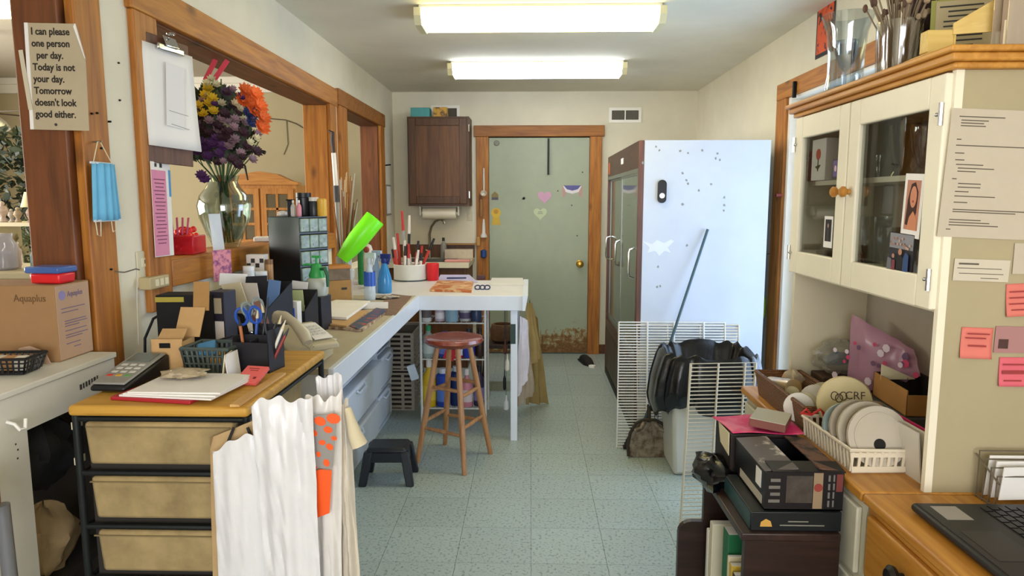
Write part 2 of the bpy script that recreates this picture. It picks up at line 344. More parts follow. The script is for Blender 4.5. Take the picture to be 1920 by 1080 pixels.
# ---------------------------------------------------------------- ceiling lamps
def fixture(label, y, col, e, xc):
    t = T('ceiling_light', label, 'light', (xc, y, ZC), group='ceiling strip lights')
    L_, w_ = 1.27, .125
    B().bb(-L_ / 2 + .02, L_ / 2 - .02, -w_, w_, -.03, -.001).o('housing', mat('fixture_white', '#e3e0d2', .5), t, smooth=False)
    pr = [(-w_, -.012), (-w_, -.05), (-w_ * .72, -.088), (w_ * .72, -.088), (w_, -.05), (w_, -.012)]
    dm = mat('diffuser_%s' % col, '#f5f2e6', .4, emit=e, ecol=col)
    B().prism([(p[0], p[1]) for p in pr], -L_ / 2 + .03, L_ / 2 - .03, 'yz').o('diffuser', dm, t, smooth=False)
    for s in (-1, 1):
        q = [(p[0] * 1.06, p[1] * 1.06) for p in pr]; a = s * (L_ / 2 - .03)
        B().prism(q, a, a + s * .035, 'yz').o('end_cap', mat('end_cap_cream', '#dcd5ad', .45), t, smooth=False)
    return t
fixture('nearer, larger looking ceiling strip light with warm yellowish diffuser', 3.78, '#ffea9c', 7.5, .045)
fixture('farther ceiling strip light with cold bluish white diffuser', 5.22, '#e6f0ff', 8.5, .045)
t = T('ceiling_light', 'yellow glowing strip light in the shop at the top left corner', 'light', (-3.95, 5.2, ZS), group='ceiling strip lights')
B().bb(-.65, .65, -.15, .15, -.03, -.001).o('housing', mat('fixture_white'), t, smooth=False)
B().prism([(-.14, -.03), (-.11, -.1), (.11, -.1), (.14, -.03)], -.62, .62, 'yz').o('diffuser', mat('diffuser_shop', '#fff2b0', .4, emit=9, ecol='#fff0a8'), t, smooth=False)
# ================================================================ LEFT SIDE
def lerp(a, b, t): return a + (b - a) * t
def patch(name, m, c, rip=lambda u, v: 0, thick=0, nu=14, nv=18, parent=None, solid=.0012, jag=None, **k):
    """sheet through four corners (bottom-left, bottom-right, top-right, top-left) with ripples; thick gives it two puffed layers"""
    P = [Vector(p) for p in c]; org = (P[0] + P[1]) / 2; nr = (P[1] - P[0]).cross(P[3] - P[0]).normalized()
    def base(u, v): return lerp(lerp(P[0], P[1], u), lerp(P[3], P[2], u), v + (jag(u) * v ** 6 if jag else 0)) - org + nr * rip(u, v)
    b = B(); b.grid(base, nu, nv)
    if thick:
        b = B()
        for s in (-1, 1): b.grid(lambda u, v: base(u, v) + nr * (s * thick * (max(0, math.sin(math.pi * u)) ** .6) * (1 - abs(2 * v - 1) ** 4) ** .6), nu, nv)
    par_off = org if parent is None else org
    return b.o(name, m, parent, par_off, solid=0 if thick else solid, **k)
m_blk = mat('black_plastic', '#17181b', .45, var=.15, scale=30); m_blk2 = mat('black_cloth', '#101114', .8, var=.2, scale=40)
m_card = mat('cardboard', '#a8804c', .85, var=.08, scale=25); m_cardL = mat('cardboard_pale', '#c19a68', .85, var=.08, scale=25)
m_paper = mat('paper_white', '#e8e4df', .7, var=.03, scale=8); m_cream = mat('paper_cream', '#ded2b0', .75, var=.04); m_ink = mat('ink', '#3b3936', .8); m_inkp = mat('ink_pale', '#8b867c', .8)
m_white2 = mat('bright_white_paint', '#dfe2e6', .4, var=.04, scale=5)
m_canvas = mat('canvas', '#a08a60', .92, var=.38, scale=9, bump=.2); m_wire_w = mat('white_wire', '#e4e2da', .4)
m_glass = film('clear_glass', '#eef4f4', .10, .04); m_clear = film('clear_plastic', '#eef2f5', .22, .2)
m_steel = mat('steel_worn'); m_chrome = mat('chrome', '#c9c9c9', .15, 1); m_red = mat('red_plastic', '#d8242a', .35); m_blue = mat('blue_plastic', '#2a58b8', .35)

# white open-sided cabinet at the doorway to the shop
cb = T('display_cabinet', 'white wooden cabinet with open side, left of the drawer cart', 'cabinet', (-1.2, 1.5, 0))
m_cab = mat('cabinet_white', '#d9d6cc', .5, var=.08, scale=5)
B().bb(-.02, .0, -.6, .07, .0, 1.0).o('side_panel', m_cab, cb, smooth=False)
B().bb(-.02, .0, .07, .43, .905, 1.0).o('rail', m_cab, cb, smooth=False); B().bb(-.02, 0, .405, .43, 0, .905).o('stile', m_cab, cb, smooth=False)
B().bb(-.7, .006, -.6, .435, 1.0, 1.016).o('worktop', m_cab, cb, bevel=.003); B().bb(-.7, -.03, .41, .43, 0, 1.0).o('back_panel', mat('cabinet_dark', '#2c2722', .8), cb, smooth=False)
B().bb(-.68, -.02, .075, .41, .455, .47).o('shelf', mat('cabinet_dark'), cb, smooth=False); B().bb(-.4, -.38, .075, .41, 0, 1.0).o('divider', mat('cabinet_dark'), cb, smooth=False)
B().tube([(.0, .01, .945), (.018, .01, .94), (.025, .015, .925), (.028, .028, .925), (.025, .036, .945)], .004).o('hook', m_wire_w, cb)
lg = B()
for i, wv in enumerate((.010, .006, .008, .008, .006, .010, .006)): lg.box(.0006, .275 + i * .012, .955 + i * .001, .001, wv * .8, .014)
lg.o('lettering', m_ink, cb, smooth=False)
for i, (y, z) in enumerate(((.03, .885), (.035, .87), (.032, .85))): B().box(.0005, y, z, .001, .004, .004).o('screw_hole', m_ink, cb, smooth=False)
# things inside it
def crumple(name, label, cat, m, loc, r, seed, **k):
    rn = random.Random(seed); ph = [rn.uniform(0, 6.3) for _ in range(8)]
    b = B(); n, q = 22, 14; vs = []
    def fn(u, v):
        a = 2 * math.pi * u; c = math.pi * (v * .98 + .01)
        k_ = 1 + .16 * math.sin(3 * a + ph[0] + 4 * c) + .12 * math.sin(5 * a - 3 * c + ph[1]) + .09 * math.sin(7 * a + 9 * c + ph[2]) + .06 * math.sin(13 * a + ph[3])
        return (r[0] * k_ * math.sin(c) * math.cos(a), r[1] * k_ * math.sin(c) * math.sin(a), r[2] * (1 - math.cos(c) * (1 + .1 * math.sin(4 * a + ph[4]))))
    return b.grid(fn, n, q, True).o(name, m, None, loc, label=label, cat=cat, **k)
m_kraft = mat('kraft_bag', '#a38a63', .8, var=.25, scale=12, bump=.3)
crumple('paper_bag', 'crumpled brown paper bag at the bottom of the white open cabinet', 'bag', m_kraft, (-1.28, 1.72, .0), (.065, .09, .19), 1)
crumple('paper_bag', 'crumpled brown paper bag on top of another inside the white cabinet', 'bag', m_kraft, (-1.275, 1.70, .4705), (.055, .09, .095), 2)
crumple('pouch', 'black pouch stuffed on the upper shelf of the white open cabinet', 'bag', m_blk2, (-1.285, 1.72, .70), (.065, .085, .09), 3)

# grey canvas drawer cart with yellow wooden top
CX, CY, CT = -.875, 1.56, .97
ct = T('drawer_cart', 'black metal drawer cart with stained canvas drawers and yellow wooden top', 'drawer cart', (CX, CY, 0))
B().bb(-.215, .215, -.004, .62, CT - .026, CT).o('top', wood('yellow_top', '#b5832a', '#d3a145', 'x', knots=False), ct, bevel=.009, seg=3)
m_fr = mat('cart_frame', '#25292a', .4, .5)
for x in (-.205, .205):
    for y in (.012, .6): B().cyl((x, y, 0), (x, y, CT - .027), .009).o('post', m_fr, ct)
for z in (CT - .036,) + tuple(.80 - .135 * i for i in range(6)):
    B().tube([(-.205, .012, z), (.205, .012, z)], .007).tube([(-.205, .012, z), (-.205, .6, z)], .006).tube([(.205, .012, z), (.205, .6, z)], .006).o('rail', m_fr, ct)
for i in range(6):
    z1 = .930 - .135 * i; k = .006 * i
    d = B().hexa([(-.172 + k, .0, z1 - .105), (.172, .0, z1 - .105), (.172, .5, z1 - .105), (-.172 + k, .5, z1 - .105), (-.178 + k, -.004, z1), (.178, -.004, z1), (.178, .5, z1), (-.178 + k, .5, z1)])
    dr_ = d.o('drawer', m_canvas, ct, bevel=.008)
    B().bb(-.172, .172, -.0065, -.0035, z1 - .012, z1 - .009).o('seam', mat('canvas_seam', '#7b6a48', .9), dr_, smooth=False)
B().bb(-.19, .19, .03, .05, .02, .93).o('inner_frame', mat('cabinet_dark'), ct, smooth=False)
tg = T('luggage_tag', 'dark tag strap with pale ends hanging at the left of the cart', 'strap', (-1.112, 1.62, .83))
B().box(0, 0, .03, .004, .03, .075).o('strap', m_blk2, tg); B().box(0, 0, .075, .006, .034, .018).o('end', m_cream, tg); B().box(0, 0, -.015, .006, .034, .018).o('end', m_cream, tg)

# ---- things on the cart top (z = CT)
def on(px, py, z=CT): return Pz(px, py, z)
p = on(236, 722); tr = T('card_terminal', 'grey payment card terminal with keypad and black sides', 'card terminal', (p.x + .005, p.y + .02, CT), -3)
wd = .048
B().hexa([(-wd, -.1, .004), (wd, -.1, .004), (wd, .1, .004), (-wd, .1, .004), (-wd * .96, -.1, .018), (wd * .96, -.1, .018), (wd, .1, .058), (-wd, .1, .058)]).o('body', m_blk, tr, bevel=.008, seg=3)
ft = R(11.3)
B().box(0, 0, 0, .088, .19, .006).o('face_plate', mat('terminal_grey', '#8e8d89', .35), tr, (0, -.002, .0415), (ft, 0, 0), bevel=.003)
sc_ = B().box(0, 0, 0, .066, .052, .003).o('screen', mat('lcd', '#5d6560', .2), tr, (0, .055, .0565), (ft, 0, 0), smooth=False)
kc = [mat('key_grey', '#c9c7bf', .5)] * 9 + [mat('key_red', '#c6402f', .5), mat('key_yellow', '#d2a13b', .5), mat('key_green', '#5c9a55', .5)]
for i in range(12):
    r_, c_ = divmod(i, 3); B().box(0, 0, 0, .017, .012, .006).o('key', kc[i], tr, ((c_ - 1) * .024, .012 - r_ * .021, .0455 - r_ * .0042), (ft, 0, 0), bevel=.002)
p0 = on(352, 735)
B().box(0, 0, .005, .215, .20, .009).o('folder', mat('red_folder', '#a8222c', .5), None, (p0.x - .03, p0.y + .005, CT), (0, 0, R(-9)), label='red folder under the white papers on the cart', cat='folder', bevel=.002)
st = T('paper_stack', 'stack of white letter paper lying on the cart top', 'paper', (p0.x + .005, p0.y + .0, CT + .0098), -5)
for i in range(3): B().box(0, 0, .002 + i * .0045, .24 - .006 * i, .185, .004).o('sheet', m_paper, st, (.004 * (i - 1), .005 * i, 0), (0, 0, R(3 * i - 2)), smooth=False)
crumple('plastic_bag', 'small crumpled clear bag lying on the white papers', 'bag', mat('crinkle_bag', '#b9a98c', .3, var=.3, scale=30), (p0.x - .03, p0.y + .05, CT + .024), (.055, .035, .012), 5)
# open cardboard box
p = on(318, 699); cbx = T('cardboard_box', 'small open kraft box with raised lid beside the card terminal', 'box', (p.x, p.y + .03, CT), 3)
t_ = .002
for q in ((-.043, .043, -.04, -.038, 0, .098), (-.043, .043, .038, .04, 0, .09), (-.043, -.041, -.04, .04, 0, .09), (.041, .043, -.04, .04, 0, .09), (-.043, .043, -.04, .04, 0, .002)):
    B().bb(*q).o('wall', m_cardL, cbx, smooth=False)
B().box(0, 0, 0, .075, .003, .09).o('flap', m_cardL, cbx, (.022, .065, .128), (R(-28), 0, R(-6)), smooth=False); B().box(0, 0, 0, .048, .003, .085).o('flap', m_card, cbx, (.046, .095, .2), (R(-8), 0, R(-6)), smooth=False)
B().box(0, 0, 0, .07, .003, .04).o('flap', m_cardL, cbx, (0, .0, .105), (R(-55), 0, 0), smooth=False)
B().box(-.005, -.0412, .08, .03, .001, .014).o('slot', mat('black_metal'), cbx, smooth=False)
# black box with yellow band
q = Py(352, 600, 2.17)
bx = T('black_box', 'black box with yellow band standing against the wall behind the cart', 'box', (q.x, 2.17, CT), 4)
B().bb(-.088, .088, -.02, .07, 0, .182).o('body', m_blk2, bx, bevel=.002); B().bb(-.089, .0, -.021, .071, .160, .176).o('band', mat('band_yellow', '#a89a3a', .6), bx, smooth=False)
q = Py(408, 600, 2.22)
bx = T('router_box', 'upright dark box with white label panel between black box and pen caddy', 'box', (q.x + .022, 2.19, CT), -8)
B().bb(-.03, .03, -.02, .05, 0, .19).o('body', mat('dark_violet', '#262536', .5), bx, bevel=.002); B().box(.008, -.0212, .065, .036, .001, .06).o('label', m_paper, bx, smooth=False); B().box(.006, -.0212, .145, .03, .001, .05).o('label', mat('label_tan', '#b8ad93', .6), bx, smooth=False)
# plastic basket
def basket(name, label, loc, rz, a, b_, h, m, bars=9, group=None, cat='basket', bm=.85, bar=.004, rim=.006):
    t = T(name, label, cat, loc, rz, group); a2, b2 = a * bm, b_ * bm
    B().box(0, 0, .003, 2 * a2, 2 * b2, .005).o('base', m, t, bevel=.002)
    B().tube([(-a, -b_, h), (a, -b_, h), (a, b_, h), (-a, b_, h)], rim, 6, True).o('rim', m, t)
    def side(p0, p1, q0, q1, n):
        w_ = B()
        for i in range(n + 1):
            u = i / n; w_.cyl(lerp(Vector(p0), Vector(p1), u), lerp(Vector(q0), Vector(q1), u), bar, n=5)
        for f in (.38, .7): w_.cyl(lerp(Vector(p0), Vector(q0), f), lerp(Vector(p1), Vector(q1), f), bar * .8, n=5)
        w_.o('side', m, t)
    z = .004; nb = max(3, int(bars * b_ / a))
    side((-a2, -b2, z), (a2, -b2, z), (-a, -b_, h), (a, -b_, h), bars); side((-a2, b2, z), (a2, b2, z), (-a, b_, h), (a, b_, h), bars)
    side((-a2, -b2, z), (-a2, b2, z), (-a, -b_, h), (-a, b_, h), nb); side((a2, -b2, z), (a2, b2, z), (a, -b_, h), (a, b_, h), nb)
    return t
p = on(388, 703)
basket('plastic_basket', 'dark grey green plastic basket beside the kraft box on the cart', (p.x, p.y + .055, CT), -4, .068, .055, .072, mat('basket_green', '#4a5550', .5))
B().box(0, 0, .012, .05, .07, .02).o('sponge', mat('light_blue', '#4d8fc4', .7), None, (p.x - .02, p.y + .055, CT + .05), (R(12), R(-12), R(20)), label='light blue pouch lying in the grey green basket', cat='pouch', bevel=.004)
B().tube([(0, 0, 0), (.04, .03, .01), (.085, .04, .012), (.12, .06, .03)], .003).o('cable', m_blk, None, (p.x - .03, p.y + .12, CT + .07), label='thin black cable looped over the grey green basket', cat='cable')
# pen caddy
p = on(474, 700); cy = T('pen_caddy', 'black mesh pen caddy crowded with pens and scissors', 'caddy', (p.x, p.y + .05, CT), -10)
for a in ((-.055, .055, -.042, -.040, 0, .085), (-.055, .055, .04, .042, 0, .125), (-.055, -.053, -.042, .042, 0, .10), (.053, .055, -.042, .042, 0, .12), (-.055, .055, -.042, .042, 0, .003), (-.001, .001, -.04, .04, 0, .09), (-.054, .054, -.001, .001, 0, .1)):
    B().bb(*a).o('panel', mat('mesh_black', '#1d1c22', .6), cy, smooth=False)
pens = [(-.03, -.02, '#b06a3a', .15, -8), (-.02, .01, '#2c50a0', .17, 4), (.012, -.02, '#c07a3c', .14, 18), (.026, -.018, '#e4ded0', .15, 22), (.035, -.02, '#8a2c24', .13, 26), (.03, .02, '#20242c', .19, -10), (-.01, .022, '#1d1f24', .2, 8), (.018, .025, '#d8d2c6', .15, 14), (-.038, .02, '#3a3f48', .16, -14)]
for i, (x, y, c, h, a) in enumerate(pens):
    pn = B().cyl((0, 0, 0), (0, 0, h * .82), .0045, n=7).o('pen', mat('pen_' + c[1:], c, .4), None, (cy.location.x + x, cy.location.y + y, CT + .005), (R(-6), R(a), 0), label=['brown pencil at the left of the pen caddy', 'blue pen in the pen caddy', 'orange brown pencil leaning right in the pen caddy', 'pale pen leaning right in the pen caddy', 'dark red pen leaning furthest right in the pen caddy', 'tall black marker at the back right of the pen caddy', 'tallest black pen at the back of the pen caddy', 'whitish pen at the back of the pen caddy', 'grey pen leaning left at the back of the pen caddy'][i], cat='pen', group='pens in the black mesh caddy')
    B().cyl((0, 0, h * .82), (0, 0, h), .0046, .0012, n=7).o('tip', m_cream if i % 2 else m_blk, pn)
def scissors(label, loc, rot, c, s=1):
    t = T('scissors', label, 'scissors', loc, rot=rot); m = mat('scissor_' + c[1:], c, .35)
    for k in (-1, 1):
        B().tube([(k * .02 * s + .017 * s * math.cos(g), 0, .055 * s + .026 * s * math.sin(g)) for g in [2 * math.pi * i / 12 for i in range(12)]], .0045 * s, 6, True).o('handle', m, t)
        B().prism([(k * .008 * s, .03 * s), (-k * .002 * s, .035 * s), (-k * .004 * s, -.09 * s), (-k * .002 * s, -.09 * s)], -.001 * k, .0012 * k, 'xz').o('blade', m_chrome, t, smooth=False)
    B().cyl((0, -.004, 0), (0, .004, 0), .004 * s).o('pivot', m_chrome, t)
scissors('blue handled scissors standing handle up in the pen caddy', (cy.location.x - .028, cy.location.y + .022, CT + .10), (R(5), R(-6), R(10)), '#2350b0', .95)
scissors('grey handled scissors standing beside the blue ones in the caddy', (cy.location.x - .012, cy.location.y + .036, CT + .135), (R(5), R(-20), R(30)), '#7c8a8c', .8)
# glasses/notebooks behind the caddy: a brown and a blue slim book leaning
for i, (px, py, w_, h, c, a, lb) in enumerate([(497, 600, .012, .15, '#7a4632', -14, 'slim brown booklet leaning behind the pen caddy'), (487, 600, .014, .14, '#6f87a8', -18, 'slim blue grey booklet leaning behind the pen caddy')]):
    q = Py(px, py, 2.06 + .03 * i); B().bb(-w_ / 2, w_ / 2, -.04, .04, 0, h).o('booklet', mat('booklet%d' % i, c, .5), None, (q.x + .01, 2.06 + .03 * i, CT + .03), (0, R(a), 0), bevel=.001, label=lb, cat='booklet')
p = on(462, 722)
np_ = T('notepad', 'salmon red notepad propped against the pen caddy', 'notepad', (p.x, p.y - .005, CT), rot=(R(24), 0, R(-12)))
B().box(0, .035, .006, .064, .07, .01).o('pad', mat('salmon', '#e0645e', .6), np_, bevel=.001); marks(np_, mat('ink_red', '#7c2a2a', .8), [(-.004, .058, .03, .002), (.0, .05, .024, .0015), (.018, .02, .008, .008)], z=.0115)
p = on(424, 712)
fc = T('folded_card', 'folded cream card standing open between basket and notepad', 'card', (p.x, p.y + .01, CT), 8)
B().box(0, 0, .036, .002, .07, .072, ry=8).o('leaf', m_cream, fc, smooth=False); B().box(.014, .004, .036, .002, .07, .072, ry=-6, rz=-12).o('leaf', m_paper, fc, smooth=False)
# wooden ruler
a, b_ = on(432, 764), on(522, 703); v = b_ - a
B().box(0, 0, .0, .022, v.length, .006).o('ruler', wood('ruler_wood', '#c59655', '#dcb578', 'y', knots=False), None, ((a.x + b_.x) / 2 + .01, (a.y + b_.y) / 2, CT + .004), (0, 0, math.atan2(-v.x, v.y)), smooth=False, label='pale wooden ruler lying along the right edge of the cart', cat='ruler')

# ---- plastic and paper bags hanging at the right front of the cart
m_bag = mat('white_poly', '#d9d7d9', .28, var=.05, scale=14, bump=.35); m_bag2 = mat('thin_white_poly', '#dcd7d2', .3, var=.08, scale=12, bump=.3)
def bagp(px, py, d): return Py(px, py, d)
def rip(seed, amp, n=3):
    rn = random.Random(seed); ph = [rn.uniform(0, 6.28) for _ in range(4)]
    return lambda u, v: amp * (math.sin(n * math.pi * u + ph[0] + 1.5 * v) * (1.1 - .6 * v) + .5 * math.sin((2 * n + 1) * math.pi * u + ph[1] - 3 * v) + .25 * math.sin(11 * v + 5 * u + ph[2]))
kb = T('paper_bag', 'brown paper bag hanging at the cart corner behind white bags', 'bag', bagp(455, 830, 1.535))
def kbp(px, py, d): return bagp(px, py, d) - kb.location
patch('bag_body', mat('kraft_pale', '#b99a6e', .8, var=.12, scale=14), [kbp(402, 1180, 1.545), kbp(520, 1180, 1.545), kbp(508, 775, 1.535), kbp(392, 822, 1.535)], rip(9, .004), .012, parent=kb)
for x, a in ((.0, 24), (.05, -20)): B().box(0, 0, 0, .006, .004, .05).o('clip', m_blk, kb, (x - .02, -.02, .02), (0, R(a), 0))
def crk(seed, amp):
    rn = random.Random(seed * 7); W = [(rn.uniform(3, 16), rn.uniform(2, 14), rn.uniform(0, 6.28)) for _ in range(6)]; r0 = rip(seed, amp)
    def f(u, v):
        s = r0(u, v)
        for a, b_, p in W: s += amp * .3 * (1 - abs(math.sin(a * u + b_ * v + p))) ** 3 * (1 if int(a) % 2 else -1)
        return s
    return f
def bag(label, m, c, seed, amp, thick, **k): return patch('plastic_bag', m, c, crk(seed, amp), thick, 34, 48, jag=lambda u: .014 * math.sin(7 * u + seed) + .009 * math.sin(19 * u + 2 * seed) - .008, label=label, cat='bag', group='bags hanging from the drawer cart', **k)
bag('smooth white plastic bag hanging leftmost from the drawer cart', m_bag, [bagp(415, 1190, 1.5), bagp(520, 1190, 1.5), bagp(512, 800, 1.5), bagp(398, 838, 1.5)], 11, .003, .014)
bag('rumpled white plastic bag hanging in the middle, second from the left', m_bag, [bagp(508, 1190, 1.47), bagp(606, 1190, 1.47), bagp(585, 738, 1.49), bagp(470, 752, 1.49)], 12, .006, .014)
ob = bag('white plastic bag with orange dots and orange panel on the cart', m_bag2, [bagp(585, 1190, 1.53), bagp(640, 1190, 1.53), bagp(640, 735, 1.53), bagp(572, 745, 1.53)], 13, .004, .010)
m_or = mat('orange_print', '#ef5a1e', .4); m_grey = mat('grey_print', '#8f8a86', .4)
def onbag(px, py, dz=-.028): return bagp(px, py, 1.53 + dz) - ob.location
def printed(name, m, px):
    B().add([onbag(x, y) for x, y in px] + [onbag(x, y, -.0265) for x, y in px], [tuple(range(len(px))), tuple(range(2 * len(px) - 1, len(px) - 1, -1))] + [(i, (i + 1) % len(px), len(px) + (i + 1) % len(px), len(px) + i) for i in range(len(px))]).o(name, m, ob, smooth=False)
printed('print_panel', m_or, [(578, 888), (600, 880), (622, 882), (618, 962), (592, 972)]); printed('print_field', m_grey, [(584, 780), (632, 776), (630, 800), (624, 878), (600, 878)])
rn = random.Random(4)
def onb2(px, py): return onbag(px, py, -.0292)
for i, (x, y, r_) in enumerate([(600, 790, 12), (625, 785, 14), (588, 812, 8), (615, 806, 9), (604, 830, 7), (618, 838, 8), (583, 842, 5), (597, 852, 6), (612, 868, 8), (578, 862, 5), (590, 876, 5), (575, 826, 4), (626, 822, 6)]):
    c = onb2(x, y); rr = r_ / 1300 * 1.5
    B().lathe([(rr, 0), (rr, .0012)], n=10, ax='y').o('print_dot', m_or, ob, c, (0, R(rn.uniform(0, 90)), 0)).scale = (1, 1, .75)
bag('long cream translucent bag hanging rightmost beside the counter end', mat('cream_poly', '#d8cdbb', .35, var=.1, scale=12, bump=.3), [bagp(625, 1190, 1.60), bagp(682, 1190, 1.60), bagp(652, 752, 1.56), bagp(622, 756, 1.56)], 14, .008, .014)
bag('white bag knotted high beside the telephone cord', m_bag, [bagp(618, 960, 1.63), bagp(660, 950, 1.63), bagp(640, 700, 1.6), bagp(592, 704, 1.6)], 15, .006, .012)
B().tube([(0, 0, 0), (.01, -.01, -.03), (.018, -.012, -.06), (.028, -.012, -.085)], [.008, .012, .017, .02], 10).o('tassel', mat('tassel_cream', '#cfc2a4', .9), None, bagp(652, 765, 1.55), label='cream tassel end sticking out of the rightmost bag', cat='tassel')
# ================================================================ WORK COUNTER (L shape) AND WHAT STANDS UNDER IT
CZ = .89; XF = -.655
wc = T('work_counter', 'white painted L shaped work counter along the left wall', 'counter', (0, 0, 0))
m_top = mat('counter_top', '#b7ab93', .5, var=.12, scale=9); m_apr = mat('apron_paint', '#d7dde6', .35, var=.05, scale=5)
m_ttop = mat('table_top', '#d6d3d2', .45, var=.06, scale=7)
B().bb(XL + .026, XF - .02, 2.25, 4.06, CZ - .02, CZ).o('top', m_top, wc, smooth=False); B().bb(XL + .026, -.045, 4.06, 4.86, CZ - .02, CZ).o('top', m_ttop, wc, smooth=False)
B().bb(XF - .02, XF, 2.25, 4.06, CZ - .085, CZ + .002).o('apron', m_apr, wc, bevel=.002); B().bb(XF, -.045, 4.04, 4.06, CZ - .085, CZ + .002).o('apron', m_apr, wc, bevel=.002)
B().hexa([(-.045, 4.03, CZ - .085), (-.028, 4.03, CZ - .085), (-.028, 4.88, CZ - .085), (-.045, 4.88, CZ - .085), (-.045, 4.03, CZ + .006), (-.012, 4.03, CZ + .006), (-.012, 4.88, CZ + .006), (-.045, 4.88, CZ + .006)]).o('end_board', m_apr, wc, smooth=False)
lg = B().bb(-.115, -.075, 4.065, 4.105, 0, CZ - .02).o('leg', m_apr, wc, bevel=.002)
B().bb(-.116, -.085, 4.0625, 4.0645, .60, .72).o('patch', mat('dark_green', '#1d3a33', .5), lg, smooth=False)
B().bb(-.115, -.075, 4.80, 4.84, 0, CZ - .02).o('leg', m_apr, wc, smooth=False)
B().bb(XL + .03, XF - .03, 2.26, 2.29, 0, CZ - .02).o('end_panel', m_apr, wc, smooth=False)
B().bb(-.70, XF - .02, 2.30, 2.34, 0, CZ - .085).o('post', m_apr, wc, smooth=False); B().bb(XL + .03, XL + .06, 4.8, 4.84, 0, CZ - .02).o('leg', m_apr, wc, smooth=False)
B().bb(XL + .03, XL + .05, 2.29, 4.86, .72, CZ - .02).o('back_rail', m_apr, wc, smooth=False)
# plastic drawer towers
m_pl = mat('milky_plastic', '#cfd8e3', .3, trans=.0, var=.06, scale=6); m_pl2 = mat('milky_plastic_face', '#dbe2ea', .25, var=.04, scale=5)
def tower(label, y0, y1, zt, dz):
    t = T('drawer_tower', label, 'drawers', (-.945, (y0 + y1) / 2, 0), group='milky plastic drawer towers'); h = (y1 - y0) / 2; n = 3
    for s in (-1, 1): B().bb(-.265, -.002, s * h - .004, s * h + .004, 0, zt).o('frame', m_pl, t, smooth=False)
    for i in range(n + 1): B().bb(-.265, -.002, -h + .004, h - .004, zt * i / n - (.01 if i else -.0), zt * i / n + (.0 if i else .01)).o('frame', m_pl, t, smooth=False)
    for i in range(n):
        z0, z1 = zt * i / n + .014, zt * (i + 1) / n - .014
        pull = (.012, .03, .018)[i] + dz
        d = B().hexa([(-.255, -h + .012, z0), (pull, -h + .012, z0), (pull, h - .012, z0), (-.255, h - .012, z0), (-.255, -h + .008, z1 - .02), (pull + .012, -h + .008, z1 - .02), (pull + .012, h - .008, z1 - .02), (-.255, h - .008, z1 - .02)]).o('drawer', m_pl2, t, bevel=.012, seg=3)
        B().tube([(pull + .011, -.09, z1 - .035), (pull + .026, -.07, z1 - .05), (pull + .026, .07, z1 - .05), (pull + .011, .09, z1 - .035)], .007).o('handle', m_pl, d)
tower('milky plastic drawer tower nearest the viewer under the counter', 3.0, 4.16, .77, .0)
tower('milky plastic drawer tower farther under the counter near the grey crates', 4.19, 4.60, .75, -.02)
# stacked grey crates
m_cr = mat('crate_grey', '#a9a091', .6, var=.08, scale=8)
def crate(label, z):
    t = T('crate', label, 'crate', (-1.0, 4.66, z), group='grey crates under the table'); a, b_, h = .2, .22, .265
    B().bb(-a, a, 0, 2 * b_, 0, .012).o('base', m_cr, t, smooth=False)
    f = B(); f.bb(-a, -a + .02, 0, .012, .012, h).bb(a - .09, a - .07, 0, .012, .012, h).bb(a - .02, a, 0, .012, .012, h)
    for i in range(8): f.bb(-a + .02, a - .02, 0.001, .011, .02 + i * .033, .036 + i * .033)
    f.o('front', m_cr, t, smooth=False)
    s = B()
    for i in range(8): s.bb(a - .012, a, .012 + .0, 2 * b_, .02 + i * .033, .034 + i * .033)
    for i in range(6): s.bb(a - .0125, a + .001, .02 + i * .08, .035 + i * .08, .012, h)
    s.o('side', m_cr, t, smooth=False); B().bb(-a, -a + .012, .012, 2 * b_, .012, h).o('side', m_cr, t, smooth=False); B().bb(-a, a, 2 * b_, 2 * b_ + .012, .012, h).o('back', m_cr, t, smooth=False)
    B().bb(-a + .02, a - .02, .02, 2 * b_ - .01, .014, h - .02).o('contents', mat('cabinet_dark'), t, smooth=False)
crate('lower grey slotted crate standing on the floor under the table', 0.0); crate('upper grey slotted crate stacked on another under the table', .279)
# white wire shelf with bottles
sh = T('wire_shelf', 'white wire shelf full of bottles under the table', 'shelf', (-.50, 4.42, 0)); a = .21
for x in (-a, a):
    for y in (0, .28): B().cyl((x, y, 0), (x, y, .80), .008, n=8).o('post', m_wire_w, sh)
for z in (.09, .42, .66):
    f = B().tube([(-a, 0, z), (a, 0, z), (a, .28, z), (-a, .28, z)], .005, 6, True)
    for i in range(12): f.cyl((-a + .035 * i + .015, 0, z), (-a + .035 * i + .015, .28, z), .0025, n=5)
    f.o('shelf_grid', m_wire_w, sh)
def bottle(label, loc, r, h, c, capc='#e8e6e0', band=None, shape='bottle', group='supplies on the wire shelf', cat='bottle', rot=(0, 0, 0)):
    t = T(shape, label, cat, loc, group=group, rot=rot)
    if shape == 'spray_can': pr = [(r * .96, 0), (r, .004), (r, h * .82), (r * .7, h * .86), (r * .45, h * .88)]; cp = [(r * .55, h * .86), (r * .55, h), (.002, h)]
    elif shape == 'jar': pr = [(r * .95, 0), (r, .005), (r, h * .78), (r * .9, h * .82)]; cp = [(r * 1.02, h * .8), (r * 1.02, h), (.002, h)]
    else: pr = [(r * .94, 0), (r, .006), (r, h * .55), (r * .8, h * .68), (r * .36, h * .78), (r * .34, h * .86)]; cp = [(r * .42, h * .84), (r * .40, h), (.002, h)]
    B().lathe(pr, n=14).o('body', mat('b_' + c[1:], c, .35), t); B().lathe(cp, n=12).o('cap', mat('b_' + capc[1:], capc, .4), t)
    if band: B().lathe([(r * 1.01, h * .14), (r * 1.01, h * .46)], n=14, cap=False).o('label_band', mat('b_' + band[1:], band, .5), t)
    return t
X, Y = -.50, 4.42
